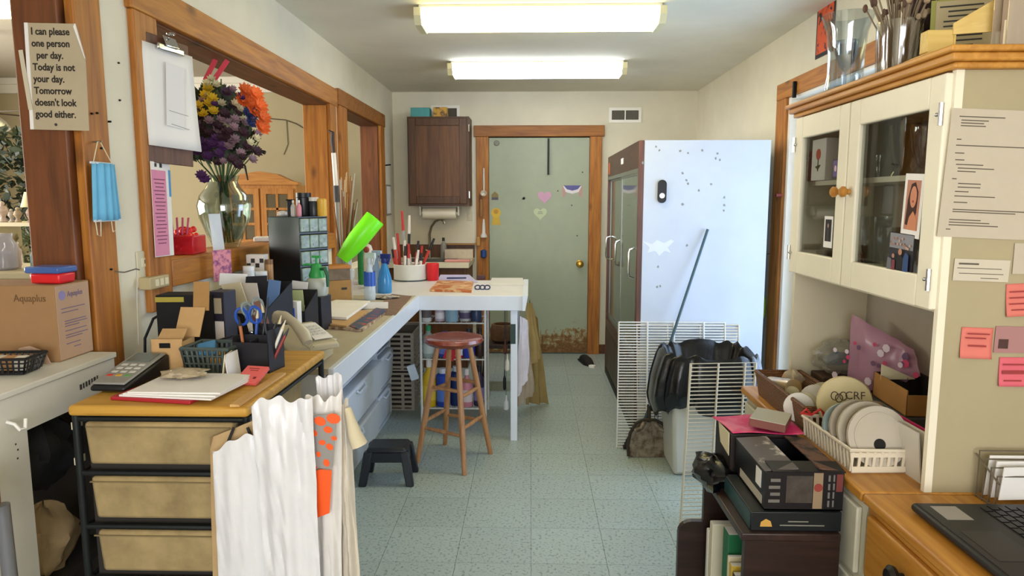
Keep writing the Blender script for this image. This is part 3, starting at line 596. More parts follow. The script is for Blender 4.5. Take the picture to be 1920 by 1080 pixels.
for lb, x, y, z, r_, h, c, cc, bd, shp in [
 ('white striped spray can leaning at the upper left of the wire shelf', -.175, .03, .667, .03, .17, '#d9d6d2', '#d9d6d2', '#6b5f5f', 'spray_can'),
 ('small purple topped jar on the top wire shelf', -.09, .05, .667, .03, .11, '#c9b9c6', '#8a3f6a', '#efe6ea', 'jar'),
 ('pale blue wide jar on the top wire shelf', -.01, .04, .667, .04, .09, '#8fb0bf', '#9dbac6', None, 'jar'),
 ('white capped jar third from the left on the top wire shelf', .075, .06, .667, .035, .11, '#b9b6b4', '#e2e0dc', '#5a4a6a', 'jar'),
 ('dark blue can at the right end of the top wire shelf', .15, .05, .667, .032, .10, '#32405f', '#c9c9c9', None, 'jar'),
 ('green capped clear bottle at the left of the middle wire shelf', -.165, .04, .427, .036, .20, '#9aa7a0', '#1fa060', '#c2ccc6', 'bottle'),
 ('blue bottle behind the stool on the middle wire shelf', -.06, .06, .427, .04, .16, '#3a4fb8', '#4a58c8', '#7f8fe0', 'bottle'),
 ('royal blue bottle at the right of the middle wire shelf', .10, .05, .427, .036, .18, '#2c3fb0', '#20242c', None, 'bottle'),
 ('red carton like jar on the middle wire shelf', .02, .03, .427, .036, .12, '#c92a34', '#e8e0dc', '#f0e6e6', 'jar'),
 ('dark brown bottle on the middle wire shelf', .17, .08, .427, .03, .18, '#3a2620', '#2a1a18', None, 'bottle'),
 ('yellow bottle with white cap at the left of the bottom wire shelf', -.165, .04, .097, .042, .30, '#d9b21c', '#eeeae2', '#e8c63a', 'bottle'),
 ('large blue and white spray can on the bottom wire shelf', -.075, .05, .097, .042, .24, '#2446b4', '#e4e6ee', '#5f82d8', 'spray_can'),
 ('navy tall can in the middle of the bottom wire shelf', .01, .07, .097, .036, .25, '#1d2f60', '#c8ccd6', None, 'spray_can'),
 ('pink and white bottle on the bottom wire shelf', .085, .04, .097, .036, .24, '#d88a9a', '#efe6e4', '#e8d4d8', 'bottle'),
 ('black and violet bottle at the right of the bottom wire shelf', .165, .06, .097, .034, .26, '#3a3452', '#20202a', '#8a7fb0', 'bottle')]:
    bottle(lb, (X + x, Y + y, z), r_ * 1.1, h * (1.05 if z < .6 else 1.15), c, cc, bd, shp)
B().box(0, 0, .045, .07, .02, .09).o('carton', mat('carton_red', '#c8202c', .5), None, (X - .03, Y - .025, .426), (0, R(20), 0), label='tilted red carton at the front of the middle wire shelf', cat='carton', bevel=.002)
B().box(0, 0, .04, .05, .03, .10).o('carton', mat('carton_pale', '#c9d3dd', .5), None, (X - .25, Y - .02, .30), (0, R(-18), 0), label='pale carton hanging at the left post of the wire shelf', cat='carton', bevel=.002)
# clutter behind the shelf
st = T('plant_stand', 'dark wooden stand with a brown basket behind the table leg', 'stand', (-.24, 5.2, 0))
dk = wood('dark_stand', '#2a1a10', '#452d1b', 'z', knots=False)
for x, y in ((-.1, 0), (.1, 0), (-.1, .2), (.1, .2)): B().cyl((x * 1.2, y, 0), (x, y, .33), .014, .012, 8).o('leg', dk, st)
B().box(0, .1, .345, .26, .26, .03).o('shelf', dk, st, bevel=.004)
B().lathe([(.06, .36), (.095, .38), (.10, .46), (.085, .50), (.07, .50), (.08, .46), (.07, .38)], (.03, .1, 0), 14).o('basket', mat('brown_basket', '#6a4c34', .9, var=.3, scale=30), st)
B().bb(-.02, .02, 0, .04, 0, .84).o('wooden_post', wood('post_brown', '#4c2f17', '#6b4524', 'z'), None, (-.385, 5.15, 0), smooth=False, label='dark brown upright board behind the wire shelf', cat='board')
for lb, px, py, y, h, w_, c in [('white handled brush hanging at the table leg', 951, 680, 4.3, .11, .03, '#d9d2bc'), ('orange striped ribbon hanging beside the table leg', 947, 650, 4.5, .10, .025, '#8a4a30'), ('white bottle shaped tag hanging low at the table leg', 949, 755, 4.4, .10, .035, '#d6d6d2'), ('black strap hanging beside the table leg', 946, 712, 4.45, .14, .02, '#1c1c20')]:
    q = Py(px, py, y); t = T('hanging_tool', lb, 'tool', q); m = mat('ht_' + c[1:], c, .5)
    B().lathe([(w_ * .25, -h / 2), (w_ * .5, -h * .42), (w_ * .5, h * .05), (w_ * .2, h * .2), (w_ * .15, h / 2)], n=10).o('body', m, t); B().cyl((0, 0, h / 2), (0, 0, .80 - q.z), .0015, n=5).o('string', m_ink, t)
# rags hanging at the table end
def rag(label, m, c, seed, amp, thick=.006): return patch('rag', m, [Py(*q) for q in c], rip(seed, amp, 4), thick, 18, 20, label=label, cat='cloth', group='rags hanging at the table end')
m_tan = mat('rag_tan', '#a08a58', .95, var=.12, scale=16, bump=.2); m_lil = mat('rag_white', '#d2cbd0', .9, var=.1, scale=14, bump=.2)
rag('tan cloth hanging longest down to the floor at the table end', m_tan, [(985, 758, 4.75), (1026, 756, 4.85), (1008, 600, 4.7), (992, 560, 4.6)], 21, .014)
rag('tan cloth hanging shorter with pointed corner at the table end', m_tan, [(984, 690, 4.5), (1016, 672, 4.6), (996, 568, 4.55), (986, 568, 4.5)], 22, .012)
rag('white and lilac rag hanging nearest the table leg', m_lil, [(970, 745, 4.25), (992, 700, 4.35), (988, 600, 4.35), (974, 592, 4.3)], 23, .012)
rag('greyish beige rag hanging behind the white one', mat('rag_grey', '#a99a86', .95, var=.15, scale=14), [(968, 765, 4.42), (1004, 735, 4.5), (990, 610, 4.45), (975, 606, 4.4)], 24, .014)

# stool, step stool
s_ = T('bar_stool', 'wooden bar stool with round reddish brown seat', 'stool', (-.42, 3.76, 0))
m_leg = wood('stool_leg', '#94633a', '#b98a5c', 'z', knots=False, rough=.4); m_seat = wood('stool_seat', '#6e2f20', '#93442f', 'x', knots=False, rough=.22, coat=.6)
B().lathe([(.02, .655), (.12, .655), (.152, .668), (.165, .684), (.160, .700), (.14, .706), (.08, .700), (.01, .698)], n=36).o('seat', m_seat, s_)
ft4 = [(-.205, -.065), (.075, -.235), (.195, .085), (-.085, .225)]
tp4 = [(x * .42, y * .42) for x, y in ft4]
def legp(i, z): k = z / .66; return Vector((lerp(ft4[i][0], tp4[i][0], k), lerp(ft4[i][1], tp4[i][1], k), z))
for i in range(4): B().tube([legp(i, z) for z in (0, .2, .45, .66)], [.013, .017, .0165, .014], 12).o('leg', m_leg, s_)
for i in range(4):
    j = (i + 1) % 4
    for z in ((.20, .43) if i % 2 == 0 else (.235, .40)): B().tube([legp(i, z), lerp(legp(i, z), legp(j, z), .5), legp(j, z)], [.009, .012, .009], 10).o('rung', m_leg, s_)
ss = T('step_stool', 'small black plastic step stool on the floor', 'stool', (-.735, 3.47, 0), 2)
m_ss = mat('stool_black', '#1d2026', .4, var=.1, scale=12)
B().box(0, 0, .178, .215, .17, .03, tp=.93).o('seat', m_ss, ss, bevel=.016, seg=4)
B().bb(-.1, .1, -.085, -.075, .12, .17).o('skirt', m_ss, ss); B().bb(-.1, .1, .075, .085, .12, .17).o('skirt', m_ss, ss)
for x in (-1, 1):
    B().bb(x * .1 - .006, x * .1 + .006, -.08, .08, .1, .17).o('skirt', m_ss, ss)
    for y in (-1, 1): B().hexa([(x * .122 - .02, y * .095 - .018, 0), (x * .122 + .02, y * .095 - .018, 0), (x * .122 + .02, y * .095 + .018, 0), (x * .122 - .02, y * .095 + .018, 0), (x * .092 - .022, y * .068 - .02, .175), (x * .092 + .022, y * .068 - .02, .175), (x * .092 + .022, y * .068 + .02, .175), (x * .092 - .022, y * .068 + .02, .175)]).o('leg', m_ss, ss, bevel=.006)
# ================================================================ THINGS ON THE WORK COUNTER
def cpos(px, py, z=CZ): return Pz(px, py, z)
# telephone on a beige box
B().bb(-.08, .08, 0, .2, 0, .042).o('machine_box', mat('beige_plastic', '#b3a686', .5, var=.06), None, (-.80, 2.275, CZ), bevel=.004, label='flat beige box carrying the telephone at the counter end', cat='box')
m_ph = mat('phone_beige', '#b5aa8d', .4, var=.04); ph = T('telephone', 'beige corded desk telephone with handset', 'telephone', (-.805, 2.385, CZ + .042), 46)
B().hexa([(-.1, -.09, 0), (.1, -.09, 0), (.1, .1, 0), (-.1, .1, 0), (-.095, -.088, .022), (.095, -.088, .022), (.095, .095, .075), (-.095, .095, .075)]).o('body', m_ph, ph, bevel=.006)
B().box(.052, 0, .055, .07, .13, .003, rx=16).o('faceplate', m_paper, ph, smooth=False)
B().tube([(-.035, .115, .085), (-.035, .10, .105), (-.035, .05, .113), (-.035, -.02, .096), (-.035, -.085, .066), (-.035, -.11, .04)], [.018, .023, .017, .016, .022, .018], 10).o('handset', mat('handset_beige', '#c6bda6', .4), ph)
for i in range(12):
    r_, c_ = divmod(i, 3); B().box(0, 0, 0, .014, .010, .005).o('key', mat('key_grey'), ph, (.034 + c_ * .018, .03 - r_ * .02, .066 - r_ * .0057), (R(16), 0, 0))
cb_ = [(-.035 + .012 * math.cos(i * 1.1) + (.002 * i), -.10 - .0015 * i, .05 - .0045 * i + .01 * math.sin(i * 1.1)) for i in range(40)]
B().tube([(p[0], p[1], max(p[2], -.13)) for p in cb_], .0028, 5).o('cord', m_ph, ph)
# black file holders with papers
m_fb = mat('file_black', '#15151b', .5, var=.1)
def filebox(label, x, y, w_, d_, h, rz, papers):
    t = T('file_holder', label, 'file holder', (x, y, CZ), rz, 'black file holders')
    w2 = w_ / 2
    B().bb(-w2, w2, 0, .004, 0, h * .62).o('front', m_fb, t, smooth=False); B().bb(-w2, w2, d_ - .004, d_, 0, h).o('back', m_fb, t, smooth=False); B().bb(-w2, w2, 0, d_, 0, .004).o('bottom', m_fb, t, smooth=False)
    for s in (-1, 1): B().prism([(0, 0), (d_, 0), (d_, h), (.0, h * .62)], s * w2 - .002, s * w2 + .002, 'yz').o('side', m_fb, t, smooth=False)
    for i, (dx, dy, ww, hh, a, c, lb, cat) in enumerate(papers):
        B().box(0, 0, hh / 2, ww, .003, hh).o(cat, mat('fp_' + c[1:], c, .6), None, (x + dx, y + dy, CZ + .006), (R(a), R((i * 7) % 17 - 8), R(rz)), smooth=False, label=lb, cat=cat)
    return t
filebox('larger black file holder with cream papers beside the router box', -1.03, 2.44, .15, .2, .25, -12, [(.01, .05, .08, .27, 14, '#dcd3b4', 'cream card sticking furthest out of the larger file holder', 'card'), (.02, .08, .07, .26, 10, '#cfc8c0', 'pale grey sheet standing behind the cream card', 'sheet'), (.045, .10, .05, .26, -4, '#5d7fae', 'blue sheet standing in the larger file holder', 'sheet'), (-.01, .13, .10, .27, -8, '#20222c', 'dark folder standing at the back of the larger file holder', 'folder')])
filebox('smaller black file holder with blue clip between phone and dark box', -.965, 2.735, .12, .13, .19, -6, [(-.02, .05, .07, .20, 18, '#8fb0d2', 'blue leaflet leaning in the smaller file holder', 'leaflet'), (.0, .08, .08, .19, 6, '#c8d39a', 'green and white leaflet in the smaller file holder', 'leaflet'), (-.03, .11, .07, .22, -10, '#e2e2e6', 'white envelope standing in the smaller file holder', 'envelope')])
t = T('white_card_stand', 'white card with bright blue clip right of the file holders', 'card', Vector((-.925, 2.66, CZ)), -14)
B().box(0, 0, .085, .05, .03, .17).o('card', m_paper, t, smooth=False); B().box(.004, -.02, .12, .022, .006, .05).box(-.006, -.02, .14, .008, .006, .05, ry=20).o('clip', mat('clip_blue', '#1f56d8', .4), t, smooth=False)
# dark box with garden sprayer on top
q = Py(577, 590, 2.92); B().bb(-.065, .065, 0, .10, 0, .15).o('dark_box', mat('dark_slate', '#25262f', .5), None, (q.x, 2.92, CZ), (0, 0, R(-8)), bevel=.003, label='dark slate box under the green garden sprayer', cat='box')
sp = T('garden_sprayer', 'green topped pressure sprayer with milky bottle on the dark box', 'sprayer', (q.x + .03, 2.97, CZ + .15), -20)
B().lathe([(.05, 0), (.056, .008), (.058, .07), (.05, .088), (.036, .098)], n=20).o('bottle', mat('milky_bottle', '#b4b9ae', .35), sp)
B().lathe([(.04, .092), (.042, .11), (.03, .14), (.024, .165), (.012, .17)], n=16).o('collar', mat('sprayer_green', '#2f9a48', .4), sp)
B().cyl((0, 0, .165), (0, 0, .20), .006).box(0, 0, .205, .05, .014, .012).o('pump', mat('sprayer_green'), sp)
B().tube([(.02, 0, .14), (.06, -.01, .145), (.075, -.01, .11), (.075, -.01, .05)], [.008, .011, .01, .008], 8).o('handle', mat('sprayer_dark', '#1c5a34', .5), sp)
B().tube([(-.015, 0, .16), (-.05, -.02, .165), (-.065, -.03, .16)], .006).o('nozzle', mat('sprayer_green'), sp)
sp.scale = (.82, .82, .82)
# white box carrying the parts organiser
wb = Vector((-1.075, 3.10, CZ)); B().bb(-.11, .11, -.09, .09, 0, .198).o('white_box', m_white2, None, wb, (0, 0, R(60)), bevel=.002, label='white carton under the black parts organiser', cat='box')
B().box(.0, -.0905, .14, .02, .001, .02).o('mark', m_ink, bpy.data.objects['white_box'], smooth=False)
og = T('parts_organiser', 'black parts organiser with small clear drawers', 'organiser', (-1.006, 3.0, CZ + .199), 60)
m_ob = mat('organiser_black', '#141416', .35); OW, OD, OH = .165, .20, .29
for q in ((0, .003, 0, OD, 0, OH), (OW - .003, OW, 0, OD, 0, OH), (0, OW, OD - .003, OD, 0, OH), (0, OW, 0, OD, 0, .004), (0, OW, 0, OD, OH - .005, OH)): B().bb(*q).o('panel', m_ob, og, smooth=False)
for r_ in range(1, 4): B().bb(.003, OW - .003, .0, OD - .004, OH * r_ / 4 - .004, OH * r_ / 4 + .004).o('divider', m_ob, og, smooth=False)
m_drw = mat('drawer_clear', '#84937f', .25, var=.5, scale=38)
for r_ in range(4):
    for c_ in range(3):
        x0 = .005 + c_ * .0522; d = B().bb(x0, x0 + .049, -.006, .12, OH * r_ / 4 + .006, OH * (r_ + 1) / 4 - .008).o('drawer', m_drw, og, bevel=.003)
        B().box(x0 + .0245, -.009, OH * r_ / 4 + .022, .02, .006, .008).o('pull', m_clear, d, smooth=False)
OZ = CZ + .199 + OH
def top(px, y): q = Py(px, 400, y); return (q.x, y, OZ)
bottle('small pink and white bottle on the black organiser', top(561, 3.07), .011, .072, '#d88d9c', '#e8e2de', None, 'bottle', 'bottles on the parts organiser'); bottle('small grey and white bottle on the black organiser, left of the pink one', top(550, 3.07), .011, .072, '#b9b4ae', '#e8e2de', None, 'bottle', 'bottles on the parts organiser')
bottle('big black jar on top of the black organiser', top(570, 3.14), .034, .105, '#14151c', '#101116', None, 'jar', 'bottles on the parts organiser'); bottle('dark glass jar with white lid on the black organiser', top(589, 3.13), .022, .085, '#2b2f33', '#d8d4c8', None, 'jar', 'bottles on the parts organiser')
q = top(541, 3.05); B().bb(-.012, .012, -.012, .012, 0, .07).bb(-.016, .016, -.016, .016, .07, .076).o('black_bottle', m_blk, None, (q[0], q[1] + .03, q[2]), bevel=.002, label='square black bottle at the left edge of the organiser top', cat='bottle')
q = top(604, 3.13); B().lathe([(.02, 0), (.022, .004), (.022, .075), (.014, .08)], n=18).o('candle', mat('candle_yellow', '#d9a93a', .4), None, q, label='yellow candle at the right end of the organiser top', cat='candle')
q = top(528, 3.09); crumple('tissue', 'crumpled white tissue on the left of the organiser top', 'tissue', m_paper, (q[0] + .0, q[1] + .02, q[2]), (.025, .02, .012), 31)
# two cartons with a lime green plastic tube on top
q = cpos(660, 571); bxA = T('carton', 'brown carton with white label side under the wooden tray', 'carton', q, 32, 'cartons in the middle of the counter')
B().bb(-.15, 0, 0, .12, 0, .135).o('body', m_card, bxA, smooth=False); B().bb(-.148, .0008, -.0008, .1208, 0, .0001).o('edge', m_card, bxA, smooth=False); B().bb(.0, .0012, .004, .116, .006, .13).o('label', m_paper, bxA, smooth=False)
B().box(-.04, -.001, .09, .03, .001, .012).o('mark', m_ink, bxA, smooth=False)
bxB = T('tray', 'orange wooden tray of clear jars stacked on the brown carton', 'tray', q + Vector((0, .005, .136)), 32)
B().bb(-.14, -.005, .005, .11, 0, .06).o('body', mat('tray_brown', '#7d6b57', .5, var=.3, scale=24), bxB, smooth=False); B().bb(-.145, 0, 0, .115, .06, .078).o('rim', wood('tray_orange', '#b06a2c', '#cc8845', 'x', knots=False), bxB, bevel=.003)
B().lathe([(.018, 0), (.02, .004), (.02, .045), (.014, .05)], (.016, .06, .0), 12).o('jar', m_clear, bxB)
a, b_ = Py(646, 480, 3.80), Py(703, 410, 3.83); ax_ = (b_ - a); gt = T('plastic_tube', 'lime green plastic tube leaning on the carton', 'tube', a, rot=ax_.to_track_quat('Z', 'X').to_euler()); Lg = ax_.length; m_lime = mat('lime', '#7af01c', .35)
rr = .057
B().lathe([(rr * .62, -.02), (rr * .86, .05), (rr, .12), (rr, Lg), (rr * .95, Lg + .004), (rr * .92, Lg), (rr * .9, .1), (rr * .5, -.015)], n=28, cap=False).o('tube', m_lime, gt)
for g, z0, z1 in ((-70, .02, Lg * .92), (-115, .1, Lg * .6)): B().box(rr * math.cos(R(g)), rr * math.sin(R(g)), (z0 + z1) / 2, .006, .004, z1 - z0, rz=g + 90).o('groove', mat('lime_dark', '#3a9a10', .4), gt)
# dried stalks and a stick tool in a glass
q = Py(641, 470, 3.95); vs_ = T('stalk_vase', 'glass of dried stalks standing at the wall behind the organiser', 'vase', (q.x + .01, 3.95, CZ))
B().lathe([(.04, 0), (.045, .01), (.045, .24), (.042, .24), (.042, .014), (.002, .012)], n=18, cap=False).o('glass', m_clear, vs_)
rn = random.Random(3)
for i in range(28):
    an = rn.uniform(0, 6.28); l = rn.uniform(.5, .72); sx_, sy_ = rn.uniform(-.06, .09), rn.uniform(-.05, .05)
    B().tube([(.02 * math.cos(an), .02 * math.sin(an), .02), (sx_ * .4, sy_ * .4, l * .5), (sx_, sy_, l)], [.005, .0065, .003], 6).o('stalk', mat(['stalk_brown', 'stalk_tan', 'stalk_grey'][i % 3], ['#7c4a2c', '#b9986a', '#a9a294'][i % 3], .8), vs_)
st = T('hammer_stick', 'long stick with dark hooked head and white wrapped shaft', 'stick', (q.x - .03, 4.02, CZ))
B().cyl((.0, 0, 0), (-.01, 0, .55), .012, n=10).o('shaft', mat('stick_grey', '#9a948c', .5), st); B().cyl((-.01, 0, .55), (-.012, 0, .645), .016, n=10).o('sleeve', mat('sleeve_grey', '#4a4a4c', .6), st); B().cyl((-.012, 0, .645), (-.02, 0, .83), .013, n=10).o('wrap', m_paper, st)
B().tube([(-.02, 0, .83), (-.025, 0, .90), (-.022, 0, .945), (-.045, 0, .955)], [.011, .014, .013, .006], 8).o('head', mat('dark_head', '#3a241a', .5), st)
# blue bottles
def spray(label, px, py, r_, h, c, cap, sx=1):
    q = cpos(px, py); t = T('spray_bottle', label, 'bottle', q, -15, 'bottles in the counter corner')
    B().lathe([(r_ * .96, 0), (r_, .006), (r_, h * .35), (r_ * .7, h * .55), (r_ * .4, h * .72), (r_ * .36, h * .78)], n=16).o('body', film('f_' + c[1:], c, .62, .15), t)
    B().lathe([(r_ * .42, h * .76), (r_ * .5, h * .79), (r_ * .45, h * .88), (.004, h * .9)], n=12).box(.008, 0, h * .93, .06, .02, .03).box(.03, 0, h * .83, .008, .012, .05, ry=15).o('trigger', mat('cap_' + cap[1:], cap, .4), t)
spray('bright blue spray bottle with navy trigger beside the white bowl', 722, 549, .042, .24, '#3f9be0', '#1c2f7a')
spray('pale blue tall bottle left of the bright blue one', 706, 548, .034, .26, '#a8c6e8', '#9fb8d6')
spray('clear water bottle with blue label nearest on the counter', 694, 562, .032, .27, '#dbe8f2', '#c9d3da')
B().lathe([(.0335, .08), (.0335, .16)], n=16, cap=False).o('label_band', m_blue, bpy.data.objects['spray_bottle.002'])
q = cpos(684, 545); B().lathe([(.03, 0), (.032, .2), (.028, .25), (.02, .275), (.004, .285)], n=14).o('mister', mat('mister_white', '#d8cfc6', .4), None, (q.x, q.y + .12, CZ), label='whitish mister head behind the clear bottles', cat='bottle'); B().ball((0, 0, 0), (.02, .012, .02)).o('badge', mat('badge_red', '#8a3a2a', .5), bpy.data.objects['mister'], (-.005, -.03, .25))
q = cpos(676, 540); B().lathe([(.03, 0), (.034, .01), (.034, .2), (.02, .24), (.014, .26)], n=14).o('green_bottle', mat('bottle_green', '#2a8a4a', .35), None, (q.x - .03, q.y + .2, CZ), label='dark green bottle behind the lime green tube', cat='bottle')
# white round bowl with markers and tools
q = cpos(767, 527); bw = T('round_planter', 'white round bowl full of markers on the counter', 'bowl', q + Vector((0, .06, 0)))
B().lathe([(.112, 0), (.116, .004), (.116, .112), (.112, .116), (.108, .112), (.108, .012), (.002, .01)], n=36, cap=False).o('bowl', mat('bowl_white', '#d5d6d2', .4, var=.04), bw); B().lathe([(.117, .0), (.1175, .01)], n=36, cap=False).o('foot_ring', mat('foot_dark', '#4a5560', .5), bw)
mk = [('#c33a34', -.075, -.05, .24, -6), ('#b8352f', -.065, .0, .26, -4), ('#e7e2de', -.03, -.06, .19, 2), ('#c4a27a', -.045, -.02, .22, 3), ('#d8d2cc', .0, -.06, .17, 0), ('#c23038', .03, -.04, .22, 8), ('#e9e4e0', .035, -.07, .17, 10), ('#b52a3c', .065, -.03, .19, 6), ('#ddd4d0', .075, -.055, .15, 4), ('#22242a', -.02, .03, .28, 2), ('#9a9ca0', -.035, .04, .3, -3), ('#c84038', .045, .02, .25, 24), ('#8a7a50', -.07, .02, .16, -8), ('#e6dfd8', .01, .0, .2, -5), ('#c0453c', -.09, .0, .17, -10)]
for i, (c, x, y, h, a) in enumerate(mk):
    k = ['red marker', 'red marker', 'white marker', 'tan brush', 'white stubby marker', 'red marker', 'white marker', 'crimson marker', 'pale marker', 'black knife', 'grey spatula', 'red pliers', 'olive brush', 'white marker', 'red marker'][i]
    pos = ['second from the left edge of', 'leaning left in', 'at the front left of', 'in the left half of', 'at the front middle of', 'right of the middle of', 'at the front right of', 'near the right rim of', 'at the right rim of', 'standing upright at the back of', 'standing tallest in', 'leaning right above', 'at the left rim of', 'in the centre of', 'furthest left in'][i]
    h *= 1.2 if i not in (9, 10) else 1.55
    t = B().tube([(0, 0, 0), (0, 0, h * .7), (0, 0, h)], [.010, .010, .006 if i not in (9, 10) else .004], 8).o('marker', mat('mk_' + c[1:], c, .4), None, bw.location + Vector((x, y, .014)), (0, R(a), 0), label=k + ' ' + pos + ' the white round bowl', cat='marker', group='markers and tools in the round bowl')
    B().cyl((0, 0, h * .72), (0, 0, h * 1.02), .0106, .008, 8).o('cap', mat('mkc_%d' % (i % 3), ['#d9d4d0', '#b83434', '#2a2a30'][i % 3], .4), t)
q = cpos(810, 527); rc = T('red_cup', 'red can shaped cup on the counter beside the white bowl', 'cup', q + Vector((0, .04, 0)))
B().lathe([(.038, 0), (.042, .005), (.045, .12), (.043, .122), (.041, .118), (.036, .008), (.002, .007)], n=20, cap=False).o('cup', m_red, rc); B().lathe([(.041, .112), (.002, .113)], n=20).o('lid', mat('lid_grey', '#8a8684', .4), rc)
# papers on the counter and table
def sheet(label, px, m, z=CZ, t=.002, name='paper', cat='paper', lift=0, group='papers on the counter'):
    P = [Pz(x, y, z) for x, y in px]; c = sum(P, Vector()) / 4; o = Vector((c.x, c.y, z))
    vs = [p - o + Vector((0, 0, .0006)) for p in P] + [p - o + Vector((0, 0, t + (lift if i > 1 else 0))) for i, p in enumerate(P)]
    return B().hexa(vs).o(name, m, None, o, smooth=False, label=label, cat=cat, group=group)
m_mag = mat('magazine', '#7a5640', .45, col2='#c9b8a2', scale=26, thr=(.4, .6)); m_mag2 = mat('magazine_blue', '#33496e', .45, col2='#c2453a', scale=22, thr=(.5, .62))
sheet('brown catalogue under the paper pile on the counter', [(548, 612), (680, 622), (722, 590), (630, 584)], m_mag, t=.012, name='catalogue', cat='catalogue')
sheet('blue and red leaflet at the right of the paper pile', [(655, 612), (672, 618), (726, 582), (706, 578)], m_mag2, z=CZ + .0125, t=.003, name='leaflet', cat='leaflet')
sheet('kraft envelope lying on the brown catalogue', [(556, 604), (650, 614), (690, 586), (626, 580)], m_cardL, z=CZ + .0125, t=.008, name='envelope', cat='envelope')
sheet('white sheets on top of the paper pile on the counter', [(548, 594), (650, 600), (694, 568), (630, 566)], m_paper, z=CZ + .022, t=.012, name='paper_pile')
q = cpos(660, 588); B().box(0, 0, .019, .26, .006, .036).o('folded_sheet', m_paper, None, (q.x + .02, q.y + .14, CZ), (R(-20), 0, R(6)), smooth=False, label='long white folded sheet standing behind the paper pile', cat='paper')
sheet('white note beside the telephone', [(566, 655), (610, 662), (632, 636), (590, 630)], m_paper, t=.002, name='note')
sheet('brown paper sheet at the counter bend', [(690, 590), (742, 592), (772, 556), (735, 552)], mat('paper_brown', '#7d6252', .7, var=.2, scale=20), t=.003, name='brown_paper')
crumple('leaf_litter', 'small pile of dry leaves and scissors parts at the counter bend', 'leaves', mat('dry_leaf', '#6e5f50', .9, col2='#c3bcae', scale=40, thr=(.45, .6)), cpos(722, 560) + Vector((0, 0, .003)), (.07, .05, .008), 8)
sheet('magazine with orange cover lying on the table corner', [(806, 547), (884, 549), (888, 531), (822, 529)], mat('magazine_orange', '#b5602c', .4, col2='#ddb98a', scale=18, thr=(.45, .58)), t=.014, name='magazine', cat='magazine')
sheet('lilac papers at the back of the table', [(818, 530), (896, 530), (880, 516), (826, 516)], mat('paper_lilac', '#b9b2d0', .7, var=.06), t=.004, name='lilac_paper')
B().bb(-.07, .07, -.006, .006, 0, .01).o('pen', mat('pen_navy', '#25305c', .4), None, cpos(856, 524) + Vector((0, 0, .006)), (0, 0, R(6)), bevel=.003, label='navy pen lying on the lilac papers', cat='pen')
sheet('white board lying at the right end of the table', [(918, 536), (984, 536), (980, 524), (922, 524)], mat('board_white', '#d3d0c6', .5), t=.012, name='board', cat='board')
rb = B()
for i in range(3): rb.tube([(.03 * i + .018 * math.cos(g), .012 * math.sin(g) , .014 + .012 * math.sin(g)) for g in [k * 2 * math.pi / 10 for k in range(10)]], .0045, 6, True)
rb.o('ribbon_coil', mat('navy_ribbon', '#1f2c5a', .5), None, cpos(895, 544) + Vector((0, .03, 0)), label='navy ribbon coils lying on the table', cat='ribbon')
B().bb(-.03, .03, -.02, .02, 0, .03).o('dark_tin', mat('tin_maroon', '#4a2026', .4), None, cpos(902, 524), bevel=.004, label='small maroon tin at the back table edge', cat='tin')
# black storage box at the wall with small things on it
sb_ = T('storage_box', 'black storage box against the wall below the sill', 'box', (-1.135, 2.83, CZ)); B().bb(-.1, .1, -.13, .13, 0, .2).o('body', m_fb, sb_, bevel=.004); B().bb(-.102, .102, -.132, .132, .2, .212).o('lid', m_fb, sb_, bevel=.003)
SZ = CZ + .212
for lb, px, y, r_, h, c, cc in [('white pill bottle left on the black storage box', 466, 2.76, .022, .085, '#d9dde2', '#e6e8ea'), ('white squat jar right on the black storage box', 488, 2.8, .026, .06, '#d5dae0', '#e6e8ea'), ('tan stopper bottle at the far end of the storage box', 505, 2.9, .016, .10, '#b58a5c', '#7c5a38')]:
    q = Py(px, 500, y); bottle(lb, (q.x, y, SZ), r_, h, c, cc, None, 'jar', 'bottles on the storage box')
q = Py(484, 480, 2.93); ck = T('checkered_cup', 'black and white checkered cup on the storage box by the sill', 'cup', (q.x, 2.92, SZ))
B().box(0, 0, .06, .075, .05, .12).o('cup', m_paper, ck, smooth=False)
for i in range(4):
    for j in range(2):
        B().box(-.028 + .0185 * i, -.0255, .075 + .02 * j + (.02 if False else 0), .0165 if (i + j) % 2 == 0 else .0001, .001, .018).o('check', m_ink, ck, smooth=False) if (i + j) % 2 == 0 else None
pk = card('picture_card', 'pink and violet picture card leaning below the sill', 'card', Py(417, 498, 2.62) + Vector((.0, 0, 0)), face('l', 0, 0, -35), .075, .12, mat('pink_card', '#d98c98', .6, col2='#8a4a78', scale=45, thr=(.45, .6)))
card('card', 'white card with small print leaning below the pink picture card', 'card', Py(438, 524, 2.58), face('l', -6, 0, -40), .11, .045, m_paper)
B().bb(-.06, .06, -.05, .05, 0, .16).o('card_block', m_fb, None, (-1.16, 2.60, CZ), label='black block standing at the wall under the picture cards', cat='box')
